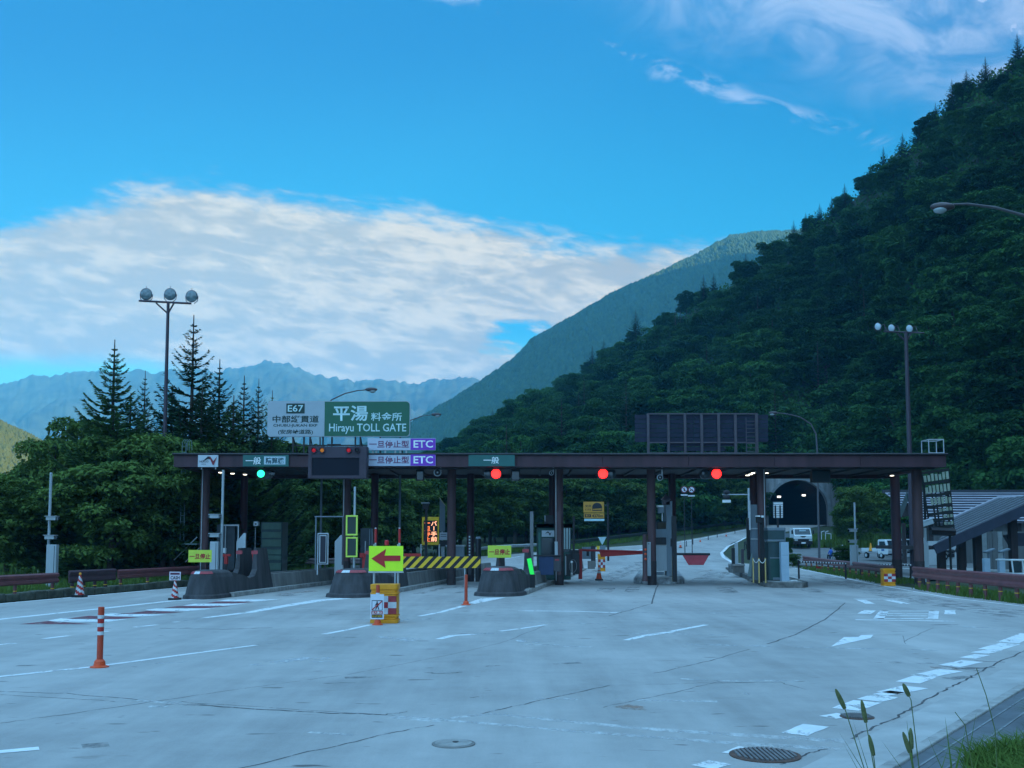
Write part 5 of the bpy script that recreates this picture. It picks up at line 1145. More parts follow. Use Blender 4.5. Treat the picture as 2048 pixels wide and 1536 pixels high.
for px, y0, lab in ((641, 960, 'thin dark post below the message board'), (799, 960, 'thin dark post between the arrow board and the amber display')):
    Y = 50.0; q = at(px, 1100, Y); e = empty('steel_post', (q.x, Y, 0), lab, 'post'); mb = MB(); mb.tube([(q.x, Y, 0), (q.x, Y, zb)], 0.055, 8); mb.build('shaft', BLUEG, e); mb = MB(); mb.lathe([(0.12, 0.0), (0.12, 0.2), (0.06, 0.25)], (q.x, Y, 0), 10); mb.build('base', DARK, e)
# amber display with lit writing
Y = 56.0; e = empty('amber_display', (at(860, 1090, Y).x, Y, 0), 'lit vertical amber framed display with glowing characters on a cart', 'sign')
a, b = at(843.5, 1090, Y), at(878, 1034, Y); mb = MB(); mb.box(a.x, b.x, Y, Y+0.12, a.z, b.z); mb.build('case', YELL, e, bev=0.01)
plate(e, 847, 1041, 875, 1084, Y, BLACK, 'screen', 0.015)
LED = emi('lit amber letters', (1.0, 0.22, 0.06), 1.5); LEDW = emi('lit pale letters', (1.0, 0.45, 0.25), 1.9)
for col, x0, m in (('バ|手前', 862, LEDW), ('一旦停止', 849, LED)):
    for i, ch in enumerate(col):
        if ch == '|': txtpx(ch, x0+5, 1042+i*10.5, x0+6.6, 1050.5+i*10.5, Y-0.015, m, e)
        elif ch == '一': txtpx(ch, x0, 1045+i*10.5, x0+11, 1047+i*10.5, Y-0.015, m, e, bold=0.02)
        else: txtpx(ch, x0, 1042+i*10.5, x0+12, 1051.5+i*10.5, Y-0.015, m, e, bold=0.02)
mb = MB(); a, b = at(838, 1113, Y), at(882, 1100, Y); mb.box(a.x, b.x, Y-0.2, Y+0.6, 0.35, 0.45); mb.box(a.x, b.x, Y-0.25, Y-0.2, 0.7, 0.76)
for x in (a.x+0.1, b.x-0.1): mb.box(x-0.04, x+0.04, Y-0.2, Y-0.12, 0.1, 0.75); mb.box(x-0.04, x+0.04, Y+0.02, Y+0.10, 0.45, at(860, 1088, Y).z)
mb.build('cart', GALV, e)
mb = MB()
for x in (a.x+0.1, b.x-0.1): mb.lathe([(0.14, -0.05), (0.14, 0.05)], (x, Y, 0.14), 12, axis='y')
mb.build('wheel', BLACK, e)
Y = 49.0; box_thing('lane_camera', 'boxy dark camera with white top on post before amber display', 'camera', Y, 852, 0.19, [('post', 849, 1018, 855, 1140, 0, 0.12, DARK), ('camera', 845, 1007, 857, 1018, -0.1, 0.4, DARK), ('top_cover', 842, 1004, 858, 1007, -0.15, 0.5, LGREY, 1)])
Y = 53.0; e = empty('screen_panel', (at(886, 1065, Y).x, Y, 0.0), 'tall grey panel with slanted top behind the round pillar', 'screen panel')
a, b = at(879, 1063, Y), at(890, 1012, Y); mb = MB(); mb.prism([(a.x, a.z), (b.x, a.z), (b.x, b.z), (a.x, b.z+0.42)], Y, Y+0.08); mb.build('panel', BLUEG, e); mb = MB(); mb.obox(((a.x+b.x)/2, Y, b.z+0.23), (0.55, 0.14, 0.03), (0, R(53), 0)); mb.build('cap', mat('brass edge', (0.35, 0.30, 0.16), 0.5, 0.1), e); mb = MB(); mb.box((a.x+b.x)/2-0.04, (a.x+b.x)/2+0.04, Y+0.02, Y+0.06, 0, a.z); mb.build('post', GALV, e)
Y = 52.5; e = box_thing('white_notice', 'small white notice plate on dark box beside the round pillar', 'sign', Y, 887, 0.19, [('plate', 879, 1065, 895, 1080, 0, 0.03, mat('notice white', (0.6, 0.64, 0.7))), ('box', 880, 1081, 896, 1093, 0, 0.3, DARK), ('text_line', 881, 1068, 893, 1069.5, -0.006, 0.005, BLUEG, 0), ('text_line', 881, 1072, 893, 1073.5, -0.006, 0.005, BLUEG, 0), ('post', 886, 1093, 889, 1140, 0.1, 0.08, GALV)])
Y = 48.0; box_thing('equipment_case', 'wide pale grey equipment case between second island pillars', 'cabinet', Y, 900, 0.19, [('case', 893, 1092, 928, 1140, 0.1, 0.8, BLUEG), ('lid', 891, 1090, 930, 1093, 0.05, 0.9, LGREY), ('door', 898, 1096, 910, 1138, 0.085, 0.013, LGREY)])
Y = 46.0; box_thing('marker_post', 'dark post with ladder of white chips left of yellow stop notice', 'post', Y, 939, 0.19, [('post', 936, 1070, 943, 1150, 0, 0.12, DARK)] + [('chip', 937.5, 1072+i*6, 940.5, 1075+i*6, -0.006, 0.005, LGREY, 0) for i in range(7)])
Y = 45.5; e = empty('rubber_post', (at(956.5, 1150, Y).x, Y, 0.19), 'rounded black post with pale cap beside the striped bar end', 'bollard'); q = at(956.5, 1100, Y); zt_ = at(956, 1073, Y).z
mb = MB(); mb.lathe([(0.13, 0.19), (0.13, zt_-0.1)], (q.x, Y, 0), 12); mb.build('post', BLACK, e); mb = MB(); mb.lathe([(0.13, zt_-0.098), (0.11, zt_-0.03), (0.05, zt_)], (q.x, Y, 0), 12); mb.build('cap', BLUEG, e)
# --- third island: booth
Y = 47.8; e = empty('toll_booth', (at(1108, 1140, Y).x, Y, 0.19), 'dark green toll booth with rounded roof behind the third island', 'toll booth')
a, b = at(1074, 1150, Y), at(1143, 1055, Y); W_ = b.x-a.x
mb = MB(); mb.box(a.x+0.04, b.x-0.04, Y+0.0, Y+2.2, 0.19, b.z); bo = mb.build('wall', GREENB, e, bev=0.03)
mb = MB(); rz = at(1100, 1048, Y).z
mb.prism(rrect(a.x-0.04, b.x+0.04, b.z+0.003, rz, 0.13), Y-0.1, Y+2.3); mb.build('roof', GREENB, e, bev=0.03)
for x0, y0, x1, y1, nm in ((1083, 1076, 1110, 1112, 'front_window'),): plate(e, x0, y0, x1, y1, Y, GLASSD, nm, 0.02)
for x0, x1 in ((1128, 1130.5), (1132.5, 1136), (1138, 1140)): plate(e, x0, 1056, x1, 1098, Y, mat('pale cyan trim', (0.36, 0.48, 0.48), 0.4, 0.1), 'window_trim', 0.02)  # pale upright strips over the side window
plate(e, 1126, 1054, 1142, 1104, Y, GLASSD, 'side_window', 0.012)
plate(e, 1077, 1065, 1081, 1112, Y, mat('teal trim', (0.04, 0.15, 0.12), 0.5, 0.1), 'corner_trim', 0.02)
mb = MB(); p, q = at(1090, 1048, Y+0.5), at(1108, 1030, Y+0.5); mb.box(p.x, q.x, Y+0.5, Y+1.2, rz, q.z); ac = mb.build('roof_unit', DARK, e, bev=0.02); mb = MB(); p, q = at(1089, 1043, Y+0.45), at(1091, 1031, Y+0.45); mb.box(p.x, q.x, Y+0.45, Y+0.49, p.z, q.z); mb.build('trim', LGREY, ac)
Y2 = Y-0.03; a, b = at(1083.5, 1073.5, Y2), at(1108.5, 1061, Y2); ls = empty('booth_sign', ((a.x+b.x)/2, Y2, a.z), 'small pale sign with dark winged emblem on the green booth', 'sign')
mb = MB(); mb.box(a.x, b.x, Y2-0.02, Y2, a.z, b.z); mb.build('panel', mat('pale grey sign sheet', (0.5, 0.54, 0.58)), ls); emblem(ls, 1090, 1063, 1103, 1071, Y2-0.02, TEXTK, TEXTK)
NAVY = mat('navy panel', (0.018, 0.040, 0.105), 0.5, 0.2, 2)
Y = 44.5; box_thing('booth_guard', 'navy blue crash panel in front of the green booth', 'panel', Y, 1092, 0.19, [('panel', 1078, 1112, 1107, 1150, 0, 0.12, NAVY), ('side_plate', 1107, 1112, 1122, 1143, 0.02, 0.4, BUMP), ('reflector', 1110, 1118, 1118, 1121.5, 0.008, 0.011, RREF, 1), ('top_rail', 1062, 1110, 1122, 1113, -0.05, 0.3, DARK)])
Y = 44.0; box_thing('height_post', 'tall square grey post left of the green booth', 'post', Y, 1064, 0.19, [('post', 1060, 1023, 1067, 1150, 0, 0.15, mat('post grey', (0.15, 0.155, 0.16), 0.6, 0.25, 3, streak=True)), ('foot', 1057, 1146, 1070, 1152, -0.06, 0.28, DARK)])
Y = 45.9; box_thing('height_post', 'tall brown grey post standing against the booth side of the round pillar', 'post', Y, 1118, 0.19, [('post', 1114, 1023, 1122, 1150, -0.15, 0.16, PILLAR), ('white_strip', 1109.5, 1083, 1115.5, 1112, -0.18, 0.02, LGREY)])
Y = 39.6; e = empty('light_strip', (at(1063, 1152, Y).x, Y, 0.19), 'bright green strip leaning on the third island fin', 'marker strip'); p, q = at(1058, 1117, Y), at(1065, 1152, Y); mb = MB(); d_ = (q-p).normalized(); nn = Vector((-d_.z, 0, d_.x))*0.085
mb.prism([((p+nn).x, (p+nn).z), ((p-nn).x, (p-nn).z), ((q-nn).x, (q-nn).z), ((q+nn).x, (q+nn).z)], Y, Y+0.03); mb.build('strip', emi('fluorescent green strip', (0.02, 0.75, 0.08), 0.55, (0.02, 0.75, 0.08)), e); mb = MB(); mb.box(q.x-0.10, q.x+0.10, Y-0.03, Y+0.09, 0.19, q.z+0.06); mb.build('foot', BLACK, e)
Y = 47.0; e = box_thing('lane_equipment', 'black posts with coiled hose right of the green booth', 'equipment', Y, 1140, 0.19, [('column', 1131, 1108, 1140, 1152, -0.2, 0.3, BLACK), ('column', 1146, 1032, 1149.5, 1150, 0, 0.12, DARK), ('column', 1150, 1108, 1159, 1148, 0.3, 0.3, BLACK), ('case', 1140, 1100, 1158, 1122, 0.6, 0.5, DARK), ('white_post', 1130, 1112, 1132.5, 1150, -0.24, 0.04, LGREY)])
mb = MB(); c = at(1146, 1132, Y-0.25); mb.tube([(c.x+0.17*math.cos(t_*0.42), Y-0.25, c.z+0.30*math.sin(t_*0.42)) for t_ in range(16)], 0.016, 5, cap=False); mb.build('hose', mat('grey hose', (0.14, 0.16, 0.17), 0.5, 0.1), e)
def trap_arm(name, lab, Y, arm, trap, post, extra=(), m=RED):
    e = empty(name, (at(post[0], 1140, Y).x, Y, 0.19), lab, 'barrier'); p, q = at(arm[0], arm[1], Y), at(arm[2], arm[3], Y)
    mb = MB(); mb.tube([tuple(p), tuple(q)], 0.055, 8); mb.build('arm', m[1] if isinstance(m, tuple) else m, e)
    pts = [at(x, y, Y) for x, y in trap]; mb = MB(); mb.prism([(v.x, v.z) for v in pts], Y-0.02, Y+0.02); mb.build('arm_plate', m[0] if isinstance(m, tuple) else m, e)
    a, b = at(post[0], post[3], Y), at(post[2], post[1], Y); mb = MB(); mb.box(a.x, b.x, Y-0.12, Y+0.12, 0.19, b.z); mb.build('post', post[4], e)
    return e
FRED = mat('faded red board', (0.36, 0.045, 0.06), 0.55, 0.25, 4)
trap_arm('barrier_unit', 'long red barrier arm lowered across the lane right of the green booth', 49.0, (1162, 1100, 1294, 1104), [(1198, 1101), (1290, 1105), (1290, 1108), (1230, 1112), (1202, 1114)], (1157, 1098, 1164, 1140, RED))
trap_arm('barrier_unit', 'short barrier arm with dark red tapered board right of grey cabinet', 45.5, (1352, 1108, 1420, 1108.5), [(1364, 1108.5), (1419, 1108.5), (1407, 1130), (1377, 1130)], (1345, 1032, 1352, 1150, BLACK), m=(FRED, BLACK))
Y = 58.0; box_thing('lane_equipment', 'white box and dark fin at the far end of third island', 'equipment', Y, 1176, 0.19, [('case', 1165, 1094, 1182, 1118, 0, 0.4, BLUEG), ('window', 1173, 1098, 1178, 1112, -0.012, 0.011, BLACK, 0), ('fin', 1183, 1092, 1191, 1134, 0, 0.4, BUMP), ('wall', 1176, 1122, 1190, 1138, -0.3, 0.3, CONC)])
# --- fourth island
Y = 47.3; e = box_thing('toll_terminal', 'grey toll terminal cabinet with dark display on the middle island', 'payment machine', Y, 1322, 0.19, [('lower_cabinet', 1311, 1091, 1333.5, 1142, 0, 0.5, LGREY), ('foot', 1312, 1144, 1328, 1150, 0.05, 0.4, BLUEG), ('display_box', 1312, 1075, 1333, 1090, 0.05, 0.5, DARK), ('frame', 1312, 1058, 1333.5, 1075, 0.02, 0.5, BLUEG), ('upper_box', 1313, 1043, 1333, 1058, 0.05, 0.5, DARK), ('amber_pane', 1316, 1045, 1332, 1057, 0.038, 0.011, mat('dim amber pane', (0.035, 0.025, 0.008), 0.3, 0.2), 4), ('cabinet_edge', 1311, 1089.5, 1333.5, 1091.5, -0.02, 0.3, CONCL), ('tall_fin', 1333.6, 1002, 1344.5, 1152, 0.0, 0.7, BLUEG), ('fin_slot', 1341, 1077, 1343.5, 1093, -0.006, 0.005, BLACK, 7)])
p = at(1333, 1000, Y); mb = MB(); hw = 0.21; zt_ = at(1333, 987, Y).z; z0 = at(1333, 999, Y).z
mb.add([(p.x-hw, Y-0.1, z0), (p.x+hw, Y-0.1, z0), (p.x+hw, Y+0.5, z0), (p.x-hw, Y+0.5, z0), (p.x, Y+0.2, zt_)], [(3, 2, 1, 0), (0, 1, 4), (1, 2, 4), (2, 3, 4), (3, 0, 4)]); mb.box(p.x-hw+0.05, p.x+hw-0.05, Y, Y+0.4, z0-0.25, z0-0.002); mb.build('lamp_hood', RIBM, e)
Y = 46.9; box_thing('lane_camera', 'white topped floodlight camera on white post above the grey terminal', 'camera', Y, 1324, 1.95, [('post', 1323.5, 1026, 1325.8, 1042, 0, 0.04, WREF), ('camera', 1317, 1014, 1328, 1026, -0.15, 0.3, BLUEG), ('top_cover', 1315, 1010.5, 1327, 1014, -0.2, 0.4, WHITE, 1)])
Y = 46.2; box_thing('slim_cabinet', 'slim pale cabinet between the pillar and orange banded bollard', 'cabinet', Y, 1298, 0.19, [('case', 1293.5, 1084, 1301.5, 1152, 0, 0.15, LGREY), ('slot', 1296, 1087, 1299, 1088.5, -0.006, 0.005, BLACK, 0)])
Y = 46.0; e = empty('banded_bollard', (at(1289.5, 1153, Y).x, Y, 0.19), 'brown bollard with three orange reflectors left of the middle pillar', 'bollard'); q = at(1289.5, 1100, Y); zt_ = at(1289, 1068, Y).z
mb = MB(); mb.lathe([(0.14, 0.19), (0.11, 0.5), (0.10, zt_-0.06), (0.05, zt_)], (q.x, Y, 0), 12); mb.build('post', PILLAR, e)
for py in (1099, 1108, 1118): z = at(1289, py, Y).z; mb = MB(); mb.lathe([(0.055, 0.001), (0.055, 0.02), (0.03, 0.035)], (q.x+0.02, Y-0.10, z), 10, axis='y'); mb.build('reflector', ORANGE, e)
def chainposts(pxs, y0, y1, Y, lab):
    e = empty('chain_posts', (at(pxs[0], y1, Y).x, Y, 0.19), lab, 'chain barrier'); CR = mat('cream yellow post', (0.52, 0.36, 0.12), 0.5, 0.15); tops = []
    for px in pxs: q = at(px, y1, Y); z1 = at(px, y0, Y).z; mb = MB(); mb.tube([(q.x, Y, 0.19), (q.x, Y, z1)], 0.03, 8); mb.build('post', CR, e); tops.append((q.x, z1-0.05))
    mb = MB()
    for (xa, za), (xb, zb_) in zip(tops, tops[1:]): mb.tube([(xa+(xb-xa)*t_, Y-0.04, za+(zb_-za)*t_-0.26*4*t_*(1-t_)*abs(xb-xa)/0.35*0.8) for t_ in np.linspace(0, 1, 9)], 0.016, 5)
    mb.build('chain', mat('white chain', (0.6, 0.62, 0.6), 0.5, 0.1), e)
chainposts((1345.5, 1352.5), 1112, 1157, 45.6, 'pair of cream chain posts on the middle island before the tapered board')
chainposts((1507, 1518.5, 1531.5), 1116, 1166, 44.2, 'three cream chain posts with white chain around pillar on right island')
# --- fifth island
Y = 45.0; e = box_thing('payment_kiosk', 'dark teal payment kiosk under grey cabinet top on right island', 'payment machine', Y, 1552, 0.19, [('lower_case', 1538, 1084, 1563, 1164, 0, 0.7, TEALD), ('door', 1542, 1117, 1561, 1160, -0.012, 0.011, GREENB, 0), ('door_frame', 1540, 1114.5, 1562, 1117, -0.02, 0.019, BLUEG, 0), ('upper_case', 1536, 1056, 1569, 1079, -0.05, 0.8, TEALD), ('ledge', 1535, 1079, 1570, 1083, -0.1, 0.9, BLUEG), ('ledge', 1535, 1055, 1569, 1061, -0.08, 0.9, BLUEG), ('side_frame', 1568, 1055, 1571, 1085, 0, 0.7, BLUEG), ('plinth', 1546, 1155, 1563, 1160, -0.03, 0.017, BLUEG, 0)])
Y = 44.4; box_thing('pale_cabinet', 'narrow pale blue cabinet at the right end of right island', 'cabinet', Y, 1570, 0.19, [('case', 1563.5, 1084, 1577.5, 1163, 0, 0.3, mat('pale blue cabinet', (0.32, 0.42, 0.50), 0.45, 0.12, 2)), ('seam', 1564.5, 1110, 1576.5, 1110.6, -0.005, 0.004, BLUEG, 0), ('foot', 1580, 1160, 1595, 1162.5, 0.2, 0.2, WHITE)])
Y = 44.8; e = box_thing('lane_camera', 'black camera with white visor on dark post before right pillar', 'camera', Y, 1525, 0.19, [('post', 1521.5, 1046, 1527.5, 1165, 0, 0.13, BLACK), ('camera', 1515, 1033, 1527, 1046, -0.15, 0.3, BLACK), ('visor', 1514, 1031, 1521, 1033.5, -0.2, 0.35, WHITE, 1), ('lamp', 1523, 1031, 1528, 1035, -0.2, 0.1, WHITE, 1)])
Y = 46.3; box_thing('screen_wall', 'grey blue screen panels left of pillar on right island', 'screen panel', Y, 1508, 0.19, [('panel', 1501, 1009, 1520, 1160, 0.35, 0.1, BLUEG), ('cross_rail', 1501, 1056, 1522, 1058.5, 0.3, 0.04, GALV), ('cross_rail', 1501, 1077, 1522, 1079.5, 0.3, 0.04, GALV), ('dark_column', 1495, 1036, 1499.5, 1120, 0.2, 0.15, BLACK), ('white_edge', 1498.5, 1001, 1500.8, 1060, 0.15, 0.04, WREF)])
Y = 46.8; e = empty('lane_screen', (at(1496, 1160, Y).x, Y, 0.19), 'slanted pale green panel at the left foot of right pillar', 'screen panel', 'slanted white screen panels'); pts = [at(x, y, Y) for x, y in ((1492, 1152), (1498, 1153), (1501, 1107), (1499, 1106))]
mb = MB(); mb.prism([(v.x, v.z) for v in pts], Y-0.4, Y-0.3); mb.build('panel', mat('pale teal panel', (0.18, 0.25, 0.25), 0.5, 0.15), e); mb = MB(); mb.box(pts[0].x, pts[1].x+0.05, Y-0.45, Y-0.25, 0.19, 0.26); mb.build('foot', CONC, e)
Y = 56.0; box_thing('island_end', 'low concrete end block with pale blue post at far end of right island', 'island end', Y, 1474, 0.1, [('block', 1466, 1130, 1489, 1146, 0, 1.2, CONC), ('cap', 1466, 1128, 1490, 1132, -0.05, 1.3, CONCL), ('panel', 1470.5, 1085, 1476, 1130, 0.1, 0.1, mat('pale blue enamel', (0.5, 0.56, 0.6))), ('dark_edge', 1464, 1096, 1470, 1138, 0.12, 0.1, BUMP), ('post', 1483, 1098, 1488, 1130, 0.6, 0.1, RIBM)])
Y = 60.0; e = empty('louvre_sign', (at(1556, 1036, Y).x, Y, 0), 'white slatted panel with two dark bars against the tunnel mouth', 'sign'); a, b = at(1547, 1036, Y), at(1566, 1003.5, Y); mb = MB(); mb.box(a.x, b.x, Y+0.02, Y+0.08, a.z, b.z); mb.build('backing', BLUEG, e)
for i in range(7): p, q = at(1547.5, 1008.4+i*4.5, Y), at(1565.5, 1005+i*4.5, Y); mb = MB(); mb.box(p.x, q.x, Y, Y+0.018, p.z, q.z); mb.build('slat', WHITE, e)
for x0 in (1549.5, 1559): plate(e, x0, 1011, x0+2.4, 1036, Y, BLACK, 'bar', 0.02)
mb = MB(); mb.box((a.x+b.x)/2-0.05, (a.x+b.x)/2+0.05, Y+0.1, Y+0.2, 0, a.z+0.2); mb.build('post', DARK, e)
# ------------------------------------------------------------------ guard rails
def rail(name, pts, lab, z0=0.50, z1=0.87, step=2.0, m=None, face=1, refl=True, pr=0.06, zoff=0.0, cat='guard rail'):
    P = [Vector(p) for p in pts]; m = m or RAILB
    e = empty(name, tuple(P[0]), lab, cat)
    L = [0]
    for a, b in zip(P, P[1:]): L.append(L[-1]+(b-a).length)
    def pos(s):
        for i in range(len(P)-1):
            if s <= L[i+1] or i == len(P)-2:
                d = (P[i+1]-P[i]).normalized(); return P[i]+d*(s-L[i]), d
    n = max(2, int(L[-1]/0.9)); prof = [(0.0, z0), (0.06, z0+0.05), (0.06, z0+0.13), (0.015, (z0+z1)/2-0.03), (0.015, (z0+z1)/2+0.03), (0.06, z1-0.13), (0.06, z1-0.05), (0.0, z1), (-0.02, z1-0.01), (-0.02, z0+0.01)]
    k = len(prof); vs = []; 
    for i in range(n+1):
        q, d = pos(L[-1]*i/n); nn = Vector((d.y, -d.x, 0)).normalized()*face
        for o, z in prof: vs.append((q.x+nn.x*o, q.y+nn.y*o, q.z+z))
    mb = MB(); mb.add(vs, [(i*k+j, i*k+(j+1) % k, (i+1)*k+(j+1) % k, (i+1)*k+j) for i in range(n) for j in range(k)] + [tuple(range(k)), tuple(range(n*k, n*k+k))])
    mb.build('beam', m, e)
    s = 0.4
    while s < L[-1]:
        q, d = pos(s); nn = Vector((d.y, -d.x, 0)).normalized()*face; c = q - nn*0.12
        mb = MB(); mb.tube([(c.x, c.y, q.z-0.3), (c.x, c.y, q.z+z1-0.06)], pr, 8); mb.obox((c.x+nn.x*0.06, c.y+nn.y*0.06, q.z+(z0+z1)/2), (0.10, 0.10, 0.12)); po = mb.build('post', m, e)
        if refl:
            mb = MB(); mb.tube([(c.x, c.y, q.z+0.29), (c.x, c.y, q.z+0.315)], pr+0.004, 8); mb.build('reflector', YELL, po)
        s += step
    return e
gl = lambda px, py, dx=0.0: (gnd(px, py).x+dx, gnd(px, py).y, gnd(px, py).z)
def on_left(y, off): return (interp([(32, -16.4), (42.5, -14.4), (62, -10.9)], y)+off if y > 32 else -16.4-(32-y)*0.2+off, y, 0.02)
rail('guard_rail', [on_left(20, -0.75), on_left(32.5, -0.75), on_left(36.2, -0.75)], 'left brown guard rail stretch running out of the picture', face=1, step=2.0)
rail('guard_rail', [on_left(36.9, -0.80), on_left(38.4, -0.80), on_left(39.8, -0.80)], 'short dark boxy guard rail section between the two striped cones', z0=0.46, z1=0.92, face=1, step=0.7, pr=0.07, m=mat('dark rail brown', (0.060, 0.026, 0.034), 0.5, 0.3))
rail('guard_rail', [on_left(39.9, -0.75), on_left(46, -0.75), on_left(50, -0.75)], 'left brown guard rail stretch reaching the island nose', face=1)
rb_ = [gl(1796, 1180), gl(1880, 1194), gl(1960, 1205), gl(2048, 1217), gl(2200, 1236)]
rb_ = [(x+0.9, y+0.6, 0.03) for x, y, z in rb_]
rail('guard_rail', rb_, 'long brown guard rail along the right edge of the plaza', z0=0.47, z1=0.93, face=1, step=1.15, pr=0.07)
rr_ = [(gl(1590, 1136)[0]+0.6, gl(1590, 1136)[1], 0.12), (gl(1640, 1147)[0]+0.7, gl(1640, 1147)[1], 0.02), (gl(1752, 1170)[0]+0.8, gl(1752, 1170)[1], 0.02)]
rail('guard_rail', rr_, 'purple brown guard rail behind the pale cabinet with striped end', face=1, step=1.7)
e = empty('rope_barrier', (gl(1590, 1136)[0]+1.6, gl(1590, 1136)[1]-2, 0.0), 'black and white striped bar barrier behind the right guard rail', 'rope barrier')
BW = [mat('barrier black', (0.012, 0.012, 0.015), 0.5), WREF]
for x0, x1, y0, y1 in ((1598, 1692, 1123.5, 1127), (1722, 1822, 1129, 1130.5)):
    mb = MB(); n = 34; Y = 54
    a, b = at(x0, y0, Y), at(x1, y1, Y)
    for i in range(n): mb.tube([tuple(a.lerp(b, i/n)), tuple(a.lerp(b, (i+0.98)/n))], 0.045, 6, i % 2)
    mb.build('bar', BW, e)
    for p in (a, b): mb = MB(); mb.tube([(p.x, Y+0.08, 0), (p.x, Y+0.08, p.z+0.08)], 0.05, 6); mb.build('post', DARK, e)
g = gnd(1640, 1143); e = empty('striped_marker', (g.x+0.3, g.y+0.3, 0), 'leaning red and white striped marker plate at the guard rail end', 'marker'); a, b = at(1633, 1148, g.y+0.3), at(1645, 1132, g.y+0.3); mb = MB(); w_ = b.x-a.x; h_ = b.z-a.z
for i in range(4): mb.prism([(a.x, a.z+h_*(i*0.28-0.1)), (b.x, a.z+h_*(i*0.28-0.25)), (b.x, a.z+h_*(i*0.28-0.01)), (a.x, a.z+h_*(i*0.28+0.14))], g.y+0.3, g.y+0.33, i % 2)
mb.build('plate', [mat('pale pink stripe', (0.45, 0.30, 0.30)), RED], e); mb = MB(); mb.tube([((a.x+b.x)/2, g.y+0.36, 0), ((a.x+b.x)/2, g.y+0.36, b.z)], 0.03, 6); mb.build('post', DARK, e)
DRAIL = mat('dark green rail', (0.030, 0.040, 0.040), 0.5, 0.3)
fr = [(interp(LT, y)-0.9, y, H(y)) for y in [gnd(965, 1113).y, 98, 103, 108]]; 
far_pts = []
for px, py in ((960, 1112), (1010, 1106), (1145, 1099), (1240, 1086), (1330, 1074), (1400, 1065), (1490, 1053)):
    q = gnd(px, py); far_pts.append((q.x-0.5, q.y+0.8, q.z))
rail('guard_rail', far_pts[:3], 'pale topped guard rail along the upper road left of the green booth', m=GALV, step=3.0, refl=False, z0=0.45, z1=0.75)
rail('guard_rail', far_pts[2:], 'dark guard rail climbing along the upper road below the forest', m=DRAIL, step=3.2, refl=False)
rail('guard_rail', [(-14.5, 66, 0.02), (-8.9, 67.5, 0.03)], 'short guard rail with pale top beyond the left toll lane', m=mat('rail top grey brown', (0.16, 0.12, 0.12)), step=1.8, refl=False)
ns_ = [gnd(1483, 1100), gnd(1500, 1090), gnd(1525, 1079)]
rail('guard_rail', [(q.x+0.4, q.y, q.z) for q in ns_], 'dark guard rail on the road fork left of the right kiosk', m=DRAIL, step=2.2, refl=False)
# lane posts on the upper road
for i, (px, py, h_) in enumerate([(1373, 1093, 11), (1386, 1089, 10.5), (1416.5, 1080, 10), (1434.5, 1075, 10), (1470, 1067, 10)]):
    q = gnd(px, py); e = empty('lane_post', tuple(q), 'thin dark lane post in a row along the upper road', 'lane post', 'lane posts on the upper road'); mb = MB(); mb.tube([tuple(q), (q.x, q.y, q.z+h_/F*q.y)], 0.045, 6); mb.build('post', mat('lane post grey', (0.04, 0.05, 0.06)), e); mb = MB(); mb.lathe([(0.11, 0.005), (0.09, 0.04)], tuple(q), 8); mb.build('base', BLACK, e)
# left stone edging under the guard rail
st = MB(); random.seed(21); s = 19.0
e = empty('stone_edging', on_left(20, -0.5), 'low row of mossy stone blocks below the left guard rail', 'stone edging')
while s < 46:
    l = random.uniform(0.6, 1.1); x, y, z = on_left(s+l/2, -0.95); hh = random.uniform(0.24, 0.32)
    st.obox((x, y, hh/2-0.02), (0.35, l*0.95, hh), (0, random.uniform(-0.03, 0.03), -R(10.8)+random.uniform(-0.03, 0.03)), 0); s += l
st.build('blocks', mat('mossy stone', (0.12, 0.125, 0.095), 0.95, 0.6, 2.5, 0.4), e, bev=0.03)
for i in range(0): pass
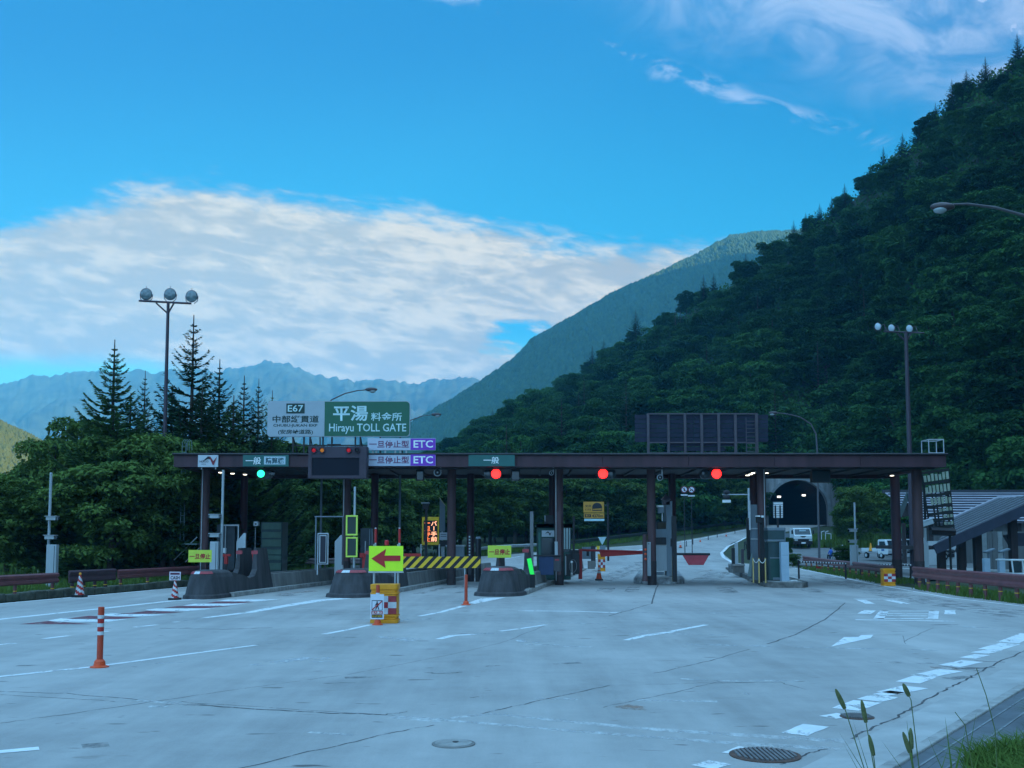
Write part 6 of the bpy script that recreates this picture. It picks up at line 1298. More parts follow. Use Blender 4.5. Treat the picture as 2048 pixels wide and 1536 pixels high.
# ------------------------------------------------------------------ lamps
def mast(px, Y, top_py, lab, zbase, heads, bar, side_view=False, r=0.10):
    p = at(px, 1000, Y); zt_ = at(px, top_py, Y).z; e = empty('floodlight_mast', (p.x, Y, zbase), lab, 'floodlight mast')
    MM = mat('mast brown', (0.055, 0.040, 0.055), 0.5, 0.2, 3)
    mb = MB(); mb.tube([(p.x, Y, zbase), (p.x, Y, (zbase+zt_)/2), (p.x, Y, zt_)], [r*1.25, r, r*0.75], 10); mb.build('pole', MM, e)
    a, b = at(bar[0], bar[2], Y), at(bar[1], bar[3], Y)
    mb = MB(); mb.tube([tuple(a), tuple(b)], 0.055, 8); mb.tube([tuple(a.lerp(b, 0.5)+Vector((-0.45, 0, -0.05))), (p.x, Y, zt_-0.55)], 0.045, 6); mb.tube([tuple(a.lerp(b, 0.5)+Vector((0.45, 0, -0.05))), (p.x, Y, zt_-0.55)], 0.045, 6); mb.build('crossbar', MM, e)
    for hx, hy, d in heads:
        q = at(hx, hy, Y); mb = MB(); rr = d/F*Y/2
        ax = Vector((0, -1, -0.12)).normalized() if not side_view else Vector((-0.82, -0.5, -0.28)).normalized()
        rot = ax.to_track_quat('Z', 'Y').to_matrix()
        def lathe_dir(prof, n=16):
            vs = []
            for r0, z in prof:
                for j in range(n): an = 2*math.pi*j/n; v = rot @ Vector((r0*math.cos(an), r0*math.sin(an), z)); vs.append(q+v)
            k = len(prof); mb.add(vs, [(i*n+j, i*n+(j+1) % n, (i+1)*n+(j+1) % n, (i+1)*n+j) for i in range(k-1) for j in range(n)] + [tuple(range(n-1, -1, -1)), tuple(range((k-1)*n, k*n))])
        lathe_dir([(rr*0.25, -rr*1.0), (rr*0.55, -rr*0.75), (rr*0.92, -rr*0.15), (rr, 0.0), (rr, 0.02)]); h_ = mb.build('floodlight', mat('lamp shell grey', (0.10, 0.11, 0.13), 0.4, 0.15) if not side_view else mat('lamp shell pale', (0.35, 0.38, 0.42), 0.4, 0.15), e, smooth=False)
        mb = MB(); lathe_dir([(rr*0.90, 0.025), (rr*0.8, 0.045), (rr*0.3, 0.07)]); mb.build('glass', mat('lamp glass', (0.16, 0.22, 0.24), 0.12, 0.5, 6, spec=0.8) if not side_view else mat('lamp glass lit by sky', (0.62, 0.72, 0.78), 0.25, 0.1), h_)  # side view glass has skylight put into its pale colour
        mb = MB(); bz = a.z+(b.z-a.z)*(q.x-a.x)/(b.x-a.x)
        for sg in (-1, 1): mb.tube([(q.x+sg*rr*1.03, Y+0.02, q.z), (q.x+sg*rr*0.9, Y+0.02, q.z-rr*0.8), (q.x+sg*rr*0.4, Y, bz)], 0.02, 5)
        if side_view: mb.tube([tuple(q-ax*rr), tuple(q-ax*rr*2.6+Vector((0, 0, 0.05))), (q.x+rr*2.2, Y, bz)], 0.03, 5)
        mb.tube([(q.x, Y, q.z+rr), (q.x, Y, q.z+rr+0.12)], 0.012, 4); mb.build('yoke', MM, h_)
mast(326, 50, 606, 'tall brown mast with three round floodlights among the left conifers', 0.0, [(292.5, 588.5, 25), (340.5, 588.5, 25), (383.5, 592.5, 25)], (278, 382.5, 601.5, 607))
mast(1822, 62, 666, 'tall mast with three pale floodlights in side view before the wooded slope', 0.0, [(1756, 653, 15), (1783, 656, 15), (1819, 657, 15)], (1768, 1848, 663, 666), True, 0.14)
def streetlamp(px_pole, Y, arm, head, lab, flip, base_z=0.0):
    """arm: points of the photograph from the pole top to the lamp"""
    p = at(px_pole, 1000, Y); e = empty('street_lamp', (p.x, Y, base_z), lab, 'street lamp'); MM = mat('lamp post grey', (0.085, 0.085, 0.095), 0.5, 0.2, 3)
    pts = [at(x, y, Y) for x, y in arm]
    mb = MB(); mb.tube([(p.x, Y, base_z), (p.x, Y, pts[0].z*0.6)] + [tuple(v) for v in pts], [0.10, 0.08] + [0.065-0.03*i/(len(pts)-1) for i in range(len(pts))], 8); mb.build('pole', MM, e)
    h0, h1 = at(head[0], head[1], Y), at(head[2], head[3], Y); L = abs(h1.x-h0.x); c = (h0+h1)/2
    mb = MB(); mb.ell(tuple(c), (L/2, 0.16, L*0.17), 14, 8); hd = mb.build('head', mat('lamp head bronze', (0.07, 0.055, 0.06), 0.35, 0.15), e, smooth=True)
    sg = -1 if not flip else 1
    mb = MB(); mb.ell((c.x+sg*L*0.10, c.y, c.z-L*0.12), (L*0.27, 0.14, L*0.16), 14, 8); mb.build('lens', mat('lamp lens', (0.30, 0.36, 0.38), 0.1, 0.1, spec=0.7), hd, smooth=True)
streetlamp(2150, 30, [(2150, 560), (2125, 490), (2090, 452), (2048, 431), (1990, 415), (1935, 408), (1905, 409)], (1860, 417, 1910, 410), 'large curved street lamp reaching in from the right edge', False)
streetlamp(1636, 76, [(1634.5, 900), (1632, 868), (1622, 848), (1600, 834), (1575, 828), (1552, 825.5)], (1537, 827, 1556, 825), 'curved street lamp rising before the tunnel mouth', False, H(76))
streetlamp(640, 78, [(640, 860), (652, 812), (664, 799), (690, 787), (715, 781), (735, 779.5)], (730, 780, 755, 778), 'curved street lamp showing above the green name sign', True, 0)
streetlamp(800, 96, [(800, 880), (806, 855), (822, 840), (845, 832), (865, 829)], (862, 830, 883, 828), 'small curved street lamp right of the name sign before the blue mountain', True, 1.0)
# ------------------------------------------------------------------ tunnel
Y = 160.0; zb_ = at(1597, 1050, Y).z; c = at(1597, 1020, Y); rad = 60/F*Y; top = at(1600, 946, Y).z
e = empty('tunnel_portal', (c.x, Y, zb_), 'weathered grey concrete tunnel portal with dark arched mouth and lit lamps', 'tunnel')
x0, x1 = at(1500, 1000, Y).x, at(1700, 1000, Y).x
PORT = mat('portal concrete', (0.25, 0.255, 0.26), 0.9, 0.6, 0.9, 0.1, streak=True)
N = 20; arc = [(c.x+rad*math.cos(math.pi*i/N), c.z+rad*math.sin(math.pi*i/N)) for i in range(N+1)]     # from right to left
mb = MB()
outer = [(x1, zb_-2), (c.x+rad, zb_-2)] + arc + [(c.x-rad, zb_-2), (x0, zb_-2)]
half = N//2
R_ = [(x1, zb_-2), (c.x+rad, zb_-2)] + arc[:half+1] + [(c.x, top), (x1, top)]; L_ = [(c.x, top)] + arc[half:] + [(c.x-rad, zb_-2), (x0, zb_-2), (x0, top)]
mb.prism(R_, Y, Y+1.0); mb.prism(L_, Y, Y+1.0); mb.build('headwall', PORT, e)
mb = MB(); ring = [(c.x+(rad+0.02)*math.cos(math.pi*i/N), c.z+(rad+0.02)*math.sin(math.pi*i/N)) for i in range(N+1)]; ring = [(c.x+rad+0.02, zb_-1)] + ring + [(c.x-rad-0.02, zb_-1)]
k = len(ring); mb.add([(x, Y+0.9, z) for x, z in ring] + [(x, Y+60, z) for x, z in ring], [(i, i+1, k+i+1, k+i) for i in range(k-1)] + [tuple(range(k, 2*k))]); mb.build('lining', mat('tunnel lining', (0.014, 0.013, 0.018), 0.9, 0.3), e)
mb = MB(); mb.box(c.x-rad-0.6, c.x+rad+0.6, Y+1.01, Y+61, zb_-0.4, zb_-0.01); mb.build('floor', mat('tunnel floor', (0.05, 0.05, 0.052), 0.9, 0.3), e)
mb = MB(); n2 = 26
rg2 = [(c.x+(rad+0.45)*math.cos(math.pi*i/n2), c.z+(rad+0.45)*math.sin(math.pi*i/n2)) for i in range(n2+1)]; rg1 = [(c.x+(rad+0.0)*math.cos(math.pi*i/n2), c.z+(rad+0.0)*math.sin(math.pi*i/n2)) for i in range(n2+1)]
for i in range(n2): mb.prism([rg1[i], rg1[i+1], rg2[i+1], rg2[i]], Y-0.12, Y-0.004)
mb.build('arch_trim', mat('arch concrete', (0.22, 0.235, 0.245), 0.9, 0.3, 1.5), e)
for px, py in ((1558.5, 993.5), (1608, 990.5), (1640, 992.5)):
    q = at(px, py, Y+6); mb = MB(); mb.box(q.x-0.26, q.x+0.26, Y+6, Y+6.3, q.z-0.14, q.z+0.14); mb.build('tunnel_lamp', emi('tunnel lamp light', (1.0, 0.95, 0.85), 3.0), e)
mb = MB(); mb.box(x0, x1, Y-0.2, Y+1.1, top+0.002, top+0.25); mb.build('coping', PORT, e)
# tunnel warning sign
Y = 82.0; a, b = at(1167, 1042, Y), at(1208.5, 1003.5, Y); q = at(1190, 1100, Y); e = empty('tunnel_sign', ((a.x+b.x)/2, Y, H(82)), 'amber tunnel sign with black arch symbol above the upper road', 'sign')
OCH = mat('ochre sign sheet', (0.50, 0.24, 0.03), 0.5, 0.12, 2)
plate_ = lambda x0, y0, x1, y1, m, nm, l: plate(e, x0, y0, x1, y1, Y, m, nm, l)
mb = MB(); p0, p1 = at(1167, 1025, Y), at(1208, 1003.5, Y); mb.box(p0.x, p1.x, Y, Y+0.08, p0.z, p1.z); mb.build('upper_panel', OCH, e)
mb = MB(); p0, p1 = at(1168, 1036.5, Y), at(1208.5, 1026.5, Y); mb.box(p0.x, p1.x, Y, Y+0.08, p0.z, p1.z); mb.build('middle_panel', OCH, e)
mb = MB(); p0, p1 = at(1168.5, 1042, Y), at(1208.8, 1037.8, Y); mb.box(p0.x, p1.x, Y, Y+0.08, p0.z, p1.z); mb.build('lower_plate', mat('pale cyan plate', (0.42, 0.62, 0.66)), e)
p0, p1 = at(1184.5, 1021.5, Y), at(1204, 1005.5, Y); mb = MB(); w_ = p1.x-p0.x; h_ = p1.z-p0.z
mb.prism([(p0.x, p0.z), (p1.x, p0.z)] + [(p0.x+w_/2+w_/2*math.cos(math.pi*i/12), p0.z+h_*0.45+h_*0.55*math.sin(math.pi*i/12)) for i in range(13)], Y-0.015, Y-0.002); mb.build('arch_symbol', TEXTK, e)
mb = MB(); mb.prism([(p0.x+w_*0.05, p0.z+h_*0.12), (p0.x+w_*0.95, p0.z+h_*0.12), (p0.x+w_*0.95, p0.z+h_*0.30), (p0.x+w_*0.05, p0.z+h_*0.22)], Y-0.02, Y-0.016); mb.build('road_symbol', OCH, e)
txtpx('安房', 1170.5, 1009.5, 1182, 1014.5, Y, TEXTK, e, bold=0.01); txtpx('トンネル', 1170.5, 1017, 1182.5, 1021, Y, TEXTK, e, bold=0.03); plate_(1169.5, 1028.5, 1182, 1034.5, TEXTK, 'dark_block', 0.012); txtpx('長さ', 1171, 1029.5, 1180, 1033.5, Y-0.012, OCH, e, bold=0.02); txtpx('4370m', 1184, 1028.5, 1206, 1035, Y, TEXTK, e, bold=0.02)
mb = MB(); mb.tube([(p1.x+0.5, Y+0.2, H(82)), (p1.x+0.5, Y+0.2, b.z)], 0.09, 8); mb.tube([(p1.x+0.5, Y+0.15, b.z-0.3), (a.x, Y+0.15, b.z-0.3)], 0.05, 6); mb.build('post', DARK, e)
Y = 86.0
for px, lab, pic in ((1368.5, 'left round prohibition sign with pedestrian and white plate before the forest', 0), (1383, 'right round prohibition sign with bicycle and white plate before the forest', 1)):
    q = at(px, 979 if not pic else 979.5, Y); e = empty('prohibition_sign', (q.x, Y, H(86)), lab, 'sign'); rr = 0.30
    mb = MB(); mb.lathe([(rr, 0.0), (rr, 0.03)], (q.x, Y, q.z), 20, axis='y'); mb.build('ring', mat('dim sign red', (0.16, 0.03, 0.05)), e); mb = MB(); mb.lathe([(rr*0.74, 0.031), (rr*0.74, 0.036)], (q.x, Y, q.z), 20, axis='y'); mb.build('face', mat('notice white', (0.6, 0.64, 0.7)), e)
    mb = MB(); t_ = Y-0.042
    if not pic: mb.prism([(q.x-0.05, q.z-0.14), (q.x+0.05, q.z-0.14), (q.x+0.07, q.z+0.06), (q.x-0.07, q.z+0.06)], t_, t_+0.005); mb.lathe([(0.045, 0.037), (0.045, 0.042)], (q.x, Y, q.z+0.12), 10, axis='y')
    else:
        for s_ in (-1, 1): mb.lathe([(0.065, 0.037), (0.065, 0.042)], (q.x+s_*0.09, Y, q.z-0.05), 10, axis='y')
        mb.prism([(q.x-0.09, q.z-0.04), (q.x+0.08, q.z+0.08), (q.x+0.10, q.z+0.05), (q.x-0.05, q.z-0.07)], t_, t_+0.005)
    mb.build('pictogram', TEXTK, e); mb = MB(); mb.prism([(q.x-0.19, q.z+0.15), (q.x-0.15, q.z+0.19), (q.x+0.19, q.z-0.15), (q.x+0.15, q.z-0.19)], Y-0.05, Y-0.043); mb.build('slash', MC['dim sign red'], e)
    plate(e, px-7, 988.5+1.5*pic, px+6.5, 991.5+1.5*pic, Y, WREF, 'plate', 0.02); mb = MB(); mb.tube([(q.x, Y+0.06, H(86)), (q.x, Y+0.06, q.z+0.2)], 0.035, 6); mb.build('post', DARK, e)
Y = 92.0; q = at(1453, 990, Y); e = empty('overhead_sign', (at(1498, 1060, Y).x, Y, H(92)), 'small white overhead sign plate with two lamps on a long arm', 'sign'); mb = MB(); p0, p1 = at(1445, 1005, Y), at(1461.5, 999.5, Y); mb.box(p0.x, p1.x, Y, Y+0.05, p0.z, p1.z); mb.build('plate', WHITE, e)
mb = MB(); zz = at(1470, 989, Y).z; xx = at(1498, 989, Y).x; mb.tube([(p0.x, Y+0.1, zz), (xx, Y+0.1, zz)], 0.05, 6); mb.tube([(xx, Y+0.1, H(92)), (xx, Y+0.1, zz+0.6)], 0.10, 8); mb.build('mast', GALV, e); mb = MB(); mb.ell((q.x, Y+0.0, at(1453, 984.5, Y).z), (0.34, 0.1, 0.2), 12, 6); mb.ell((q.x, Y+0.0, at(1453, 994, Y).z), (0.34, 0.1, 0.2), 12, 6); mb.build('lamp_housing', DARK, e)
Y = 73.0; e = empty('stop_sign', (at(1204.5, 1100, Y).x, Y, H(73)), 'pale inverted triangle road sign above the red barrier arm', 'sign'); mb = MB(); t0, t1, t2 = at(1196, 1074, Y), at(1213, 1074, Y), at(1204.5, 1090, Y); mb.prism([(t0.x, t0.z), (t1.x, t1.z), (t2.x, t2.z)], Y, Y+0.03); mb.build('panel', mat('pale teal sign', (0.40, 0.55, 0.57)), e); mb = MB(); mb.tube([(t2.x, Y+0.06, H(73)), (t2.x, Y+0.06, t0.z)], 0.03, 6); mb.build('post', DARK, e)
plate(e, 1193.5, 1092, 1199, 1101, Y, YELL, 'yellow_plate', 0.02); plate(e, 1200, 1091, 1211, 1101, Y, BLUEG, 'grey_plate', 0.02)
# ------------------------------------------------------------------ vehicles, person
VW = mat('vehicle white', (0.62, 0.66, 0.68), 0.3, 0.06, 2, spec=0.5); TYRE = mat('tyre rubber', (0.012, 0.012, 0.013), 0.85, 0.2); GL = mat('vehicle glass', (0.03, 0.045, 0.055), 0.08, 0.2, 2, spec=0.7); CHR = mat('lamp chrome', (0.45, 0.5, 0.52), 0.2, 0.1)
def wheel(e, c, r, w_, ax):
    mb = MB(); mb.lathe([(r, -w_/2), (r, w_/2)], c, 16, axis=ax); t = mb.build('wheel', TYRE, e, bev=0.02); mb = MB(); mb.lathe([(r*0.55, -w_/2-0.012), (r*0.55, w_/2+0.012)], c, 12, axis=ax); mb.build('rim', CHR, t)
# dump truck facing the viewer
Y = 104.0; a, b = at(1588.5, 1096, Y), at(1624.5, 1056, Y); gz = a.z; e = empty('truck', ((a.x+b.x)/2, Y, gz), 'white dump truck facing the viewer before the tunnel', 'truck'); cx = (a.x+b.x)/2; hw = (b.x-a.x)/2; ht = b.z-gz
mb = MB(); prof = [(Y, gz+0.45*ht), (Y, gz+0.62*ht), (Y+0.12, gz+0.66*ht), (Y+0.42, gz+ht*0.97), (Y+0.6, gz+ht), (Y+1.7, gz+ht), (Y+1.8, gz+0.45*ht)]
n = len(prof); mb.add([(cx-hw*0.97, y, z) for y, z in prof] + [(cx+hw*0.97, y, z) for y, z in prof], [tuple(range(n)), tuple(range(2*n-1, n-1, -1))] + [(i, n+i, n+(i+1) % n, (i+1) % n) for i in range(n)]); mb.build('cab', VW, e, bev=0.04)
mb = MB(); mb.add([(cx-hw*0.86, Y+0.135, gz+0.665*ht), (cx+hw*0.86, Y+0.135, gz+0.665*ht), (cx+hw*0.80, Y+0.385, gz+0.945*ht), (cx-hw*0.80, Y+0.385, gz+0.945*ht)], [(0, 1, 2, 3)]); ws = mb.build('windscreen', GL, e)
for v in ws.data.vertices: v.co.y -= 0.02
mb = MB(); mb.box(cx-hw*0.35, cx+hw*0.35, Y+0.20, Y+0.24, gz+0.83*ht, gz+0.90*ht); mb.build('dash_card', mat('pale cyan sheet', (0.42, 0.55, 0.6)), ws)
mb = MB(); mb.box(cx-hw, cx+hw, Y-0.08, Y+0.3, gz+0.18*ht, gz+0.33*ht); mb.box(cx-hw*0.9, cx+hw*0.9, Y-0.02, Y+0.2, gz+0.335*ht, gz+0.445*ht); mb.build('bumper', BLACK, e, bev=0.02)
for s_ in (-1, 1):
    mb = MB(); mb.box(cx+s_*hw*0.78-0.17, cx+s_*hw*0.78+0.17, Y-0.05, Y-0.021, gz+0.36*ht, gz+0.43*ht); mb.build('headlight', CHR, e)
    mb = MB(); mb.box(cx+s_*hw*1.14-0.07, cx+s_*hw*1.14+0.07, Y+0.1, Y+0.25, gz+0.70*ht, gz+0.88*ht); mb.tube([(cx+s_*hw*0.95, Y+0.3, gz+0.92*ht), (cx+s_*hw*1.14, Y+0.2, gz+0.89*ht)], 0.02, 5); mb.build('mirror', BLACK, e)
    wheel(e, (cx+s_*hw*0.84, Y+0.9, gz+0.36), 0.36, 0.24, 'x'); wheel(e, (cx+s_*hw*0.80, Y+3.4, gz+0.36), 0.36, 0.4, 'x')
mb = MB(); mb.box(cx-0.22, cx+0.22, Y-0.10, Y-0.081, gz+0.22*ht, gz+0.29*ht); mb.build('number_plate', WHITE, e)
mb = MB(); mb.box(cx-hw, cx+hw, Y+1.9, Y+4.6, gz+0.36*ht, gz+0.74*ht); mb.box(cx-hw*0.5, cx+hw*0.5, Y+1.7, Y+4.4, gz+0.2*ht, gz+0.355*ht); mb.build('tipper_body', mat('tipper grey', (0.20, 0.22, 0.24)), e, bev=0.02)
mb = MB(); mb.prism([(cx-0.35, gz+0.60*ht), (cx+0.35, gz+0.60*ht), (cx+0.12, gz+0.53*ht), (cx-0.12, gz+0.53*ht)], Y-0.012, Y-0.002); mb.build('grille_badge', BLACK, e)
def kei(px0, px1, ytop, ybase, Y, lab, beacon):
    a, b = at(px0, ybase, Y), at(px1, ytop, Y); gz = a.z; ht = b.z-gz; x1 = b.x; wd = 1.45; rz = R(-72)
    e = empty('small_truck', ((a.x+b.x)/2-0.10, Y, gz), lab, 'small truck'); e.rotation_euler = (0, 0, rz); o = W[e.name]
    mb = MB(); y0, y1 = Y-wd/2, Y+wd/2; X0 = o.x
    prof = [(X0+0.05, gz+0.22*ht), (X0+1.25, gz+0.22*ht), (X0+1.30, gz+0.55*ht), (X0+0.98, gz+0.97*ht), (X0+0.85, gz+ht), (X0+0.12, gz+ht), (X0+0.05, gz+0.95*ht)]
    mb.prism(prof, y0, y1); mb.build('cab', VW, e, bev=0.035)
    mb = MB(); mb.box(X0-2.0, X0+0.0, y0-0.02, y0+0.04, gz+0.36*ht, gz+0.55*ht); mb.box(X0-2.0, X0+0.0, y1-0.04, y1+0.02, gz+0.36*ht, gz+0.55*ht); mb.box(X0-2.04, X0-2.0, y0, y1, gz+0.36*ht, gz+0.55*ht); mb.box(X0-2.0, X0+0.03, y0+0.05, y1-0.05, gz+0.30*ht, gz+0.37*ht); mb.build('cargo_bed', VW, e)
    mb = MB(); mb.prism([(X0+0.25, gz+0.58*ht), (X0+1.12, gz+0.58*ht), (X0+0.90, gz+0.90*ht), (X0+0.25, gz+0.90*ht)], y0-0.012, y0-0.002); mb.build('side_window', GL, e)
    mb = MB(); mb.add([(X0+1.29, y0+0.1, gz+0.585*ht), (X0+1.29, y1-0.1, gz+0.585*ht), (X0+1.02, y1-0.14, gz+0.94*ht), (X0+1.02, y0+0.14, gz+0.94*ht)], [(0, 1, 2, 3)]); ws = mb.build('windscreen', GL, e)
    for v in ws.data.vertices: v.co.x += 0.015; v.co.z += 0.01
    mb = MB(); mb.box(X0+0.5, X0+0.85, y0-0.012, y0-0.003, gz+0.40*ht, gz+0.50*ht); mb.build('door_mark', mat('mark blue', (0.05, 0.12, 0.30)), e)
    mb = MB(); mb.box(X0+1.27, X0+1.36, y0+0.02, y1-0.02, gz+0.17*ht, gz+0.27*ht); mb.build('bumper', BLACK, e, bev=0.01)
    for s_ in (y0+0.2, y1-0.2): mb = MB(); mb.lathe([(0.09, -1), (0.09, -0.98)], (0, 0, 0), 4); mb = MB(); mb.box(X0+1.29, X0+1.315, s_-0.11, s_+0.11, gz+0.33*ht, gz+0.42*ht); mb.build('headlight', CHR, e)
    for xx in (X0+0.45, X0-1.45):
        for yy in (y0+0.08, y1-0.08): wheel(e, (xx, yy, gz+0.26), 0.26, 0.16, 'y')
    if beacon:
        ce = empty('traffic_cone', (X0-0.95, Y+0.55, gz+0.37*ht), 'yellow cone standing in the bed of small white truck', 'traffic cone'); q = W[ce.name]; mb = MB(); mb.lathe([(0.17, 0.03), (0.10, 0.35), (0.035, 0.68)], tuple(q), 12); mb.build('cone_body', AMBER, ce); mb = MB(); mb.box(q.x-0.19, q.x+0.19, q.y-0.19, q.y+0.19, q.z, q.z+0.03); mb.build('base', BLACK, ce)
kei(1754, 1790, 1079, 1117, 82, 'small white truck with yellow cone in its bed at the car park', True)
kei(1790, 1829, 1078, 1112, 88, 'small white truck half hidden behind dark pillar at the car park', False)
# person in blue sitting with the back to us, and a white folding chair
def person(px, base, top, Y, lab, shirt, pants, hair, pose):
    p = at(px, base, Y); gz = p.z; e = empty('person', (p.x, Y, gz), lab, 'person'); h = at(px, top, Y).z-gz; k = h/1.25
    V = [(0, 0, 0.42), (0, 0.02, 0.62), (0, 0.03, 0.85), (0, 0.02, 0.98), (0, 0, 1.05), (0, 0.0, 1.14), (0.17, 0.02, 0.90), (0.22, -0.10, 0.66), (0.16, -0.30, 0.58), (-0.17, 0.02, 0.90), (-0.22, -0.10, 0.66), (-0.16, -0.30, 0.58), (0.11, 0, 0.40), (0.14, -0.42, 0.46), (0.14, -0.44, 0.06), (0.14, -0.56, 0.03), (-0.11, 0, 0.40), (-0.14, -0.42, 0.46), (-0.14, -0.44, 0.06), (-0.14, -0.56, 0.03)]
    E_ = [(0, 1), (1, 2), (2, 3), (3, 4), (4, 5), (3, 6), (6, 7), (7, 8), (3, 9), (9, 10), (10, 11), (0, 12), (12, 13), (13, 14), (14, 15), (0, 16), (16, 17), (17, 18), (18, 19)]
    rad = [.15, .14, .16, .08, .065, .10, .07, .05, .035, .07, .05, .035, .10, .075, .05, .04, .10, .075, .05, .04]
    rot = Euler((0, 0, pose)).to_matrix()
    me = bpy.data.meshes.new('body'); me.from_pydata([tuple(rot @ Vector(v)*k) for v in V], E_, []); o = bpy.data.objects.new('body', me); COL.objects.link(o); o.parent = e
    s = o.modifiers.new('skin', 'SKIN'); me.skin_vertices.new() if not me.skin_vertices else None
    for v, r in zip(me.skin_vertices[0].data, rad): v.radius = (r*k, r*k)
    me.skin_vertices[0].data[0].use_root = True
    s2 = o.modifiers.new('sub', 'SUBSURF'); s2.levels = 1; s2.render_levels = 2; me.materials.append(shirt); W[o.name] = W[e.name]
    hd = rot @ Vector((0, 0.0, 1.17))*k; mb = MB(); mb.ell((p.x+hd.x, Y+hd.y+0.01, gz+hd.z+0.02), (0.105*k, 0.115*k, 0.125*k), 12, 8); mb.build('hair', hair, e, smooth=True)
    mb = MB()
    for s_ in (1, -1):
        A = [rot @ Vector((s_*0.10, 0.02, 0.40))*k, rot @ Vector((s_*0.14, -0.40, 0.46))*k, rot @ Vector((s_*0.14, -0.44, 0.10))*k]; mb.tube([(p.x+v.x, Y+v.y, gz+v.z) for v in A], [0.115*k, 0.09*k, 0.07*k], 8)
    mb.build('trousers', pants, e, smooth=True); return e
person(1662, 1119, 1095.5, 72, 'person in blue shirt with dark hair sitting in the car park', mat('shirt blue', (0.03, 0.13, 0.50), 0.8, 0.1), mat('dark trousers', (0.02, 0.025, 0.05), 0.9, 0.1), mat('dark hair', (0.012, 0.010, 0.012), 0.7, 0.1), R(190))
p = at(1662, 1119, 72); e = empty('stool', (p.x, 72.0, p.z), 'low dark stool under the person in blue', 'stool'); mb = MB(); mb.box(p.x-0.2, p.x+0.2, 71.8, 72.2, p.z+0.30, p.z+0.34); mb.build('seat', DARK, e)
for sx in (-1, 1):
    for sy in (-1, 1): mb = MB(); mb.tube([(p.x+sx*0.18, 72+sy*0.18, p.z), (p.x+sx*0.16, 72+sy*0.16, p.z+0.3)], 0.015, 5); mb.build('leg', DARK, e)
def motorbike(px, base, Y, col, lab, s=1.0, rz=0.4):
    p = at(px, base, Y); e = empty('motorbike', tuple(p), lab, 'motorbike'); e.rotation_euler = (0, 0, rz); x, y, z = p
    for dx in (-0.55, 0.62): wheel(e, (x+dx*s, y, z+0.29*s), 0.29*s, 0.10*s, 'y')
    mb = MB(); mb.ell((x+0.05*s, y, z+0.68*s), (0.36*s, 0.15*s, 0.16*s), 10, 6); mb.ell((x+0.50*s, y, z+0.75*s), (0.20*s, 0.17*s, 0.26*s), 10, 6); mb.build('fairing', col, e, smooth=True)
    mb = MB(); mb.ell((x-0.38*s, y, z+0.72*s), (0.36*s, 0.13*s, 0.07*s), 10, 6); mb.build('seat', BLACK, e, smooth=True)
    mb = MB(); mb.tube([(x+0.62*s, y, z+0.29*s), (x+0.42*s, y, z+0.95*s)], 0.035*s, 6); mb.tube([(x+0.40*s, y-0.3*s, z+1.0*s), (x+0.45*s, y, z+0.95*s), (x+0.40*s, y+0.3*s, z+1.0*s)], 0.02*s, 5); mb.box(x-0.2*s, x+0.22*s, y-0.12*s, y+0.12*s, z+0.25*s, z+0.52*s); mb.tube([(x-0.55*s, y, z+0.29*s), (x-0.1*s, y, z+0.45*s)], 0.03*s, 5); mb.build('frame', DARK, e)
motorbike(1680, 1119, 70, VW, 'white motorbike parked beside the person in blue', 1.0, 0.9)
motorbike(1902, 1121, 74, mat('bike dark body', (0.04, 0.045, 0.05)), 'dark motorbike parked by the white wall under the roof', 1.0, 0.2)
# ------------------------------------------------------------------ rest house on the right
WOOD = mat('dark stained timber', (0.040, 0.030, 0.030), 0.8, 0.35, 3, 0.2, streak=True); FASC = mat('blue black fascia board', (0.030, 0.036, 0.058), 0.6, 0.2, 2); MET = mat('pale metal roofing', (0.32, 0.32, 0.37), 0.5, 0.25, 1.2); METD = mat('dull metal roofing', (0.045, 0.050, 0.058), 0.8, 0.25, 1.2); WALLW = mat('white wall', (0.42, 0.45, 0.46), 0.8, 0.12, 1); BOARD = mat('grey wall boards', (0.15, 0.16, 0.16), 0.8, 0.3, 3, streak=True)
gz = 0.5
e = empty('rest_house', (at(1980, 1100, 66).x, 66, 0), 'dark timber rest house with stepped metal roofs behind the right guard rail', 'building')
# rear roof: slope facing the viewer, stepped metal sheets
Y0, Y1 = 78.0, 86.0; xa, xb = at(1806, 1000, 82).x, at(2180, 1000, 82).x; zl, zh = at(1950, 1046, Y0).z, at(1950, 986, Y1).z; ns = 12
for i in range(ns):
    f0, f1 = i/ns, (i+1)/ns; mb = MB(); ya, yb_ = Y0+(Y1-Y0)*f0, Y0+(Y1-Y0)*f1; za, zb2 = zl+(zh-zl)*f0, zl+(zh-zl)*f1
    mb.add([(xa, ya, za+0.10), (xb, ya, za+0.10), (xb, yb_, zb2+0.06), (xa, yb_, zb2+0.06), (xa, ya, za), (xb, ya, za), (xb, yb_, zb2), (xa, yb_, zb2)], [(0, 1, 2, 3), (7, 6, 5, 4), (4, 5, 1, 0), (5, 6, 2, 1), (6, 7, 3, 2), (7, 4, 0, 3)]); mb.build('roof_course', MET, e)
    mb = MB(); mb.box(xa+0.02, xb-0.02, ya-0.06, ya-0.004, za+0.055, za+0.155); mb.build('course_lip', mat('roof step dark', (0.03, 0.03, 0.04), 0.9), e)
mb = MB(); mb.box(xa-0.1, xb, Y1-0.1, Y1+0.35, zh-0.02, zh+0.28); mb.build('ridge_cap', METD, e)
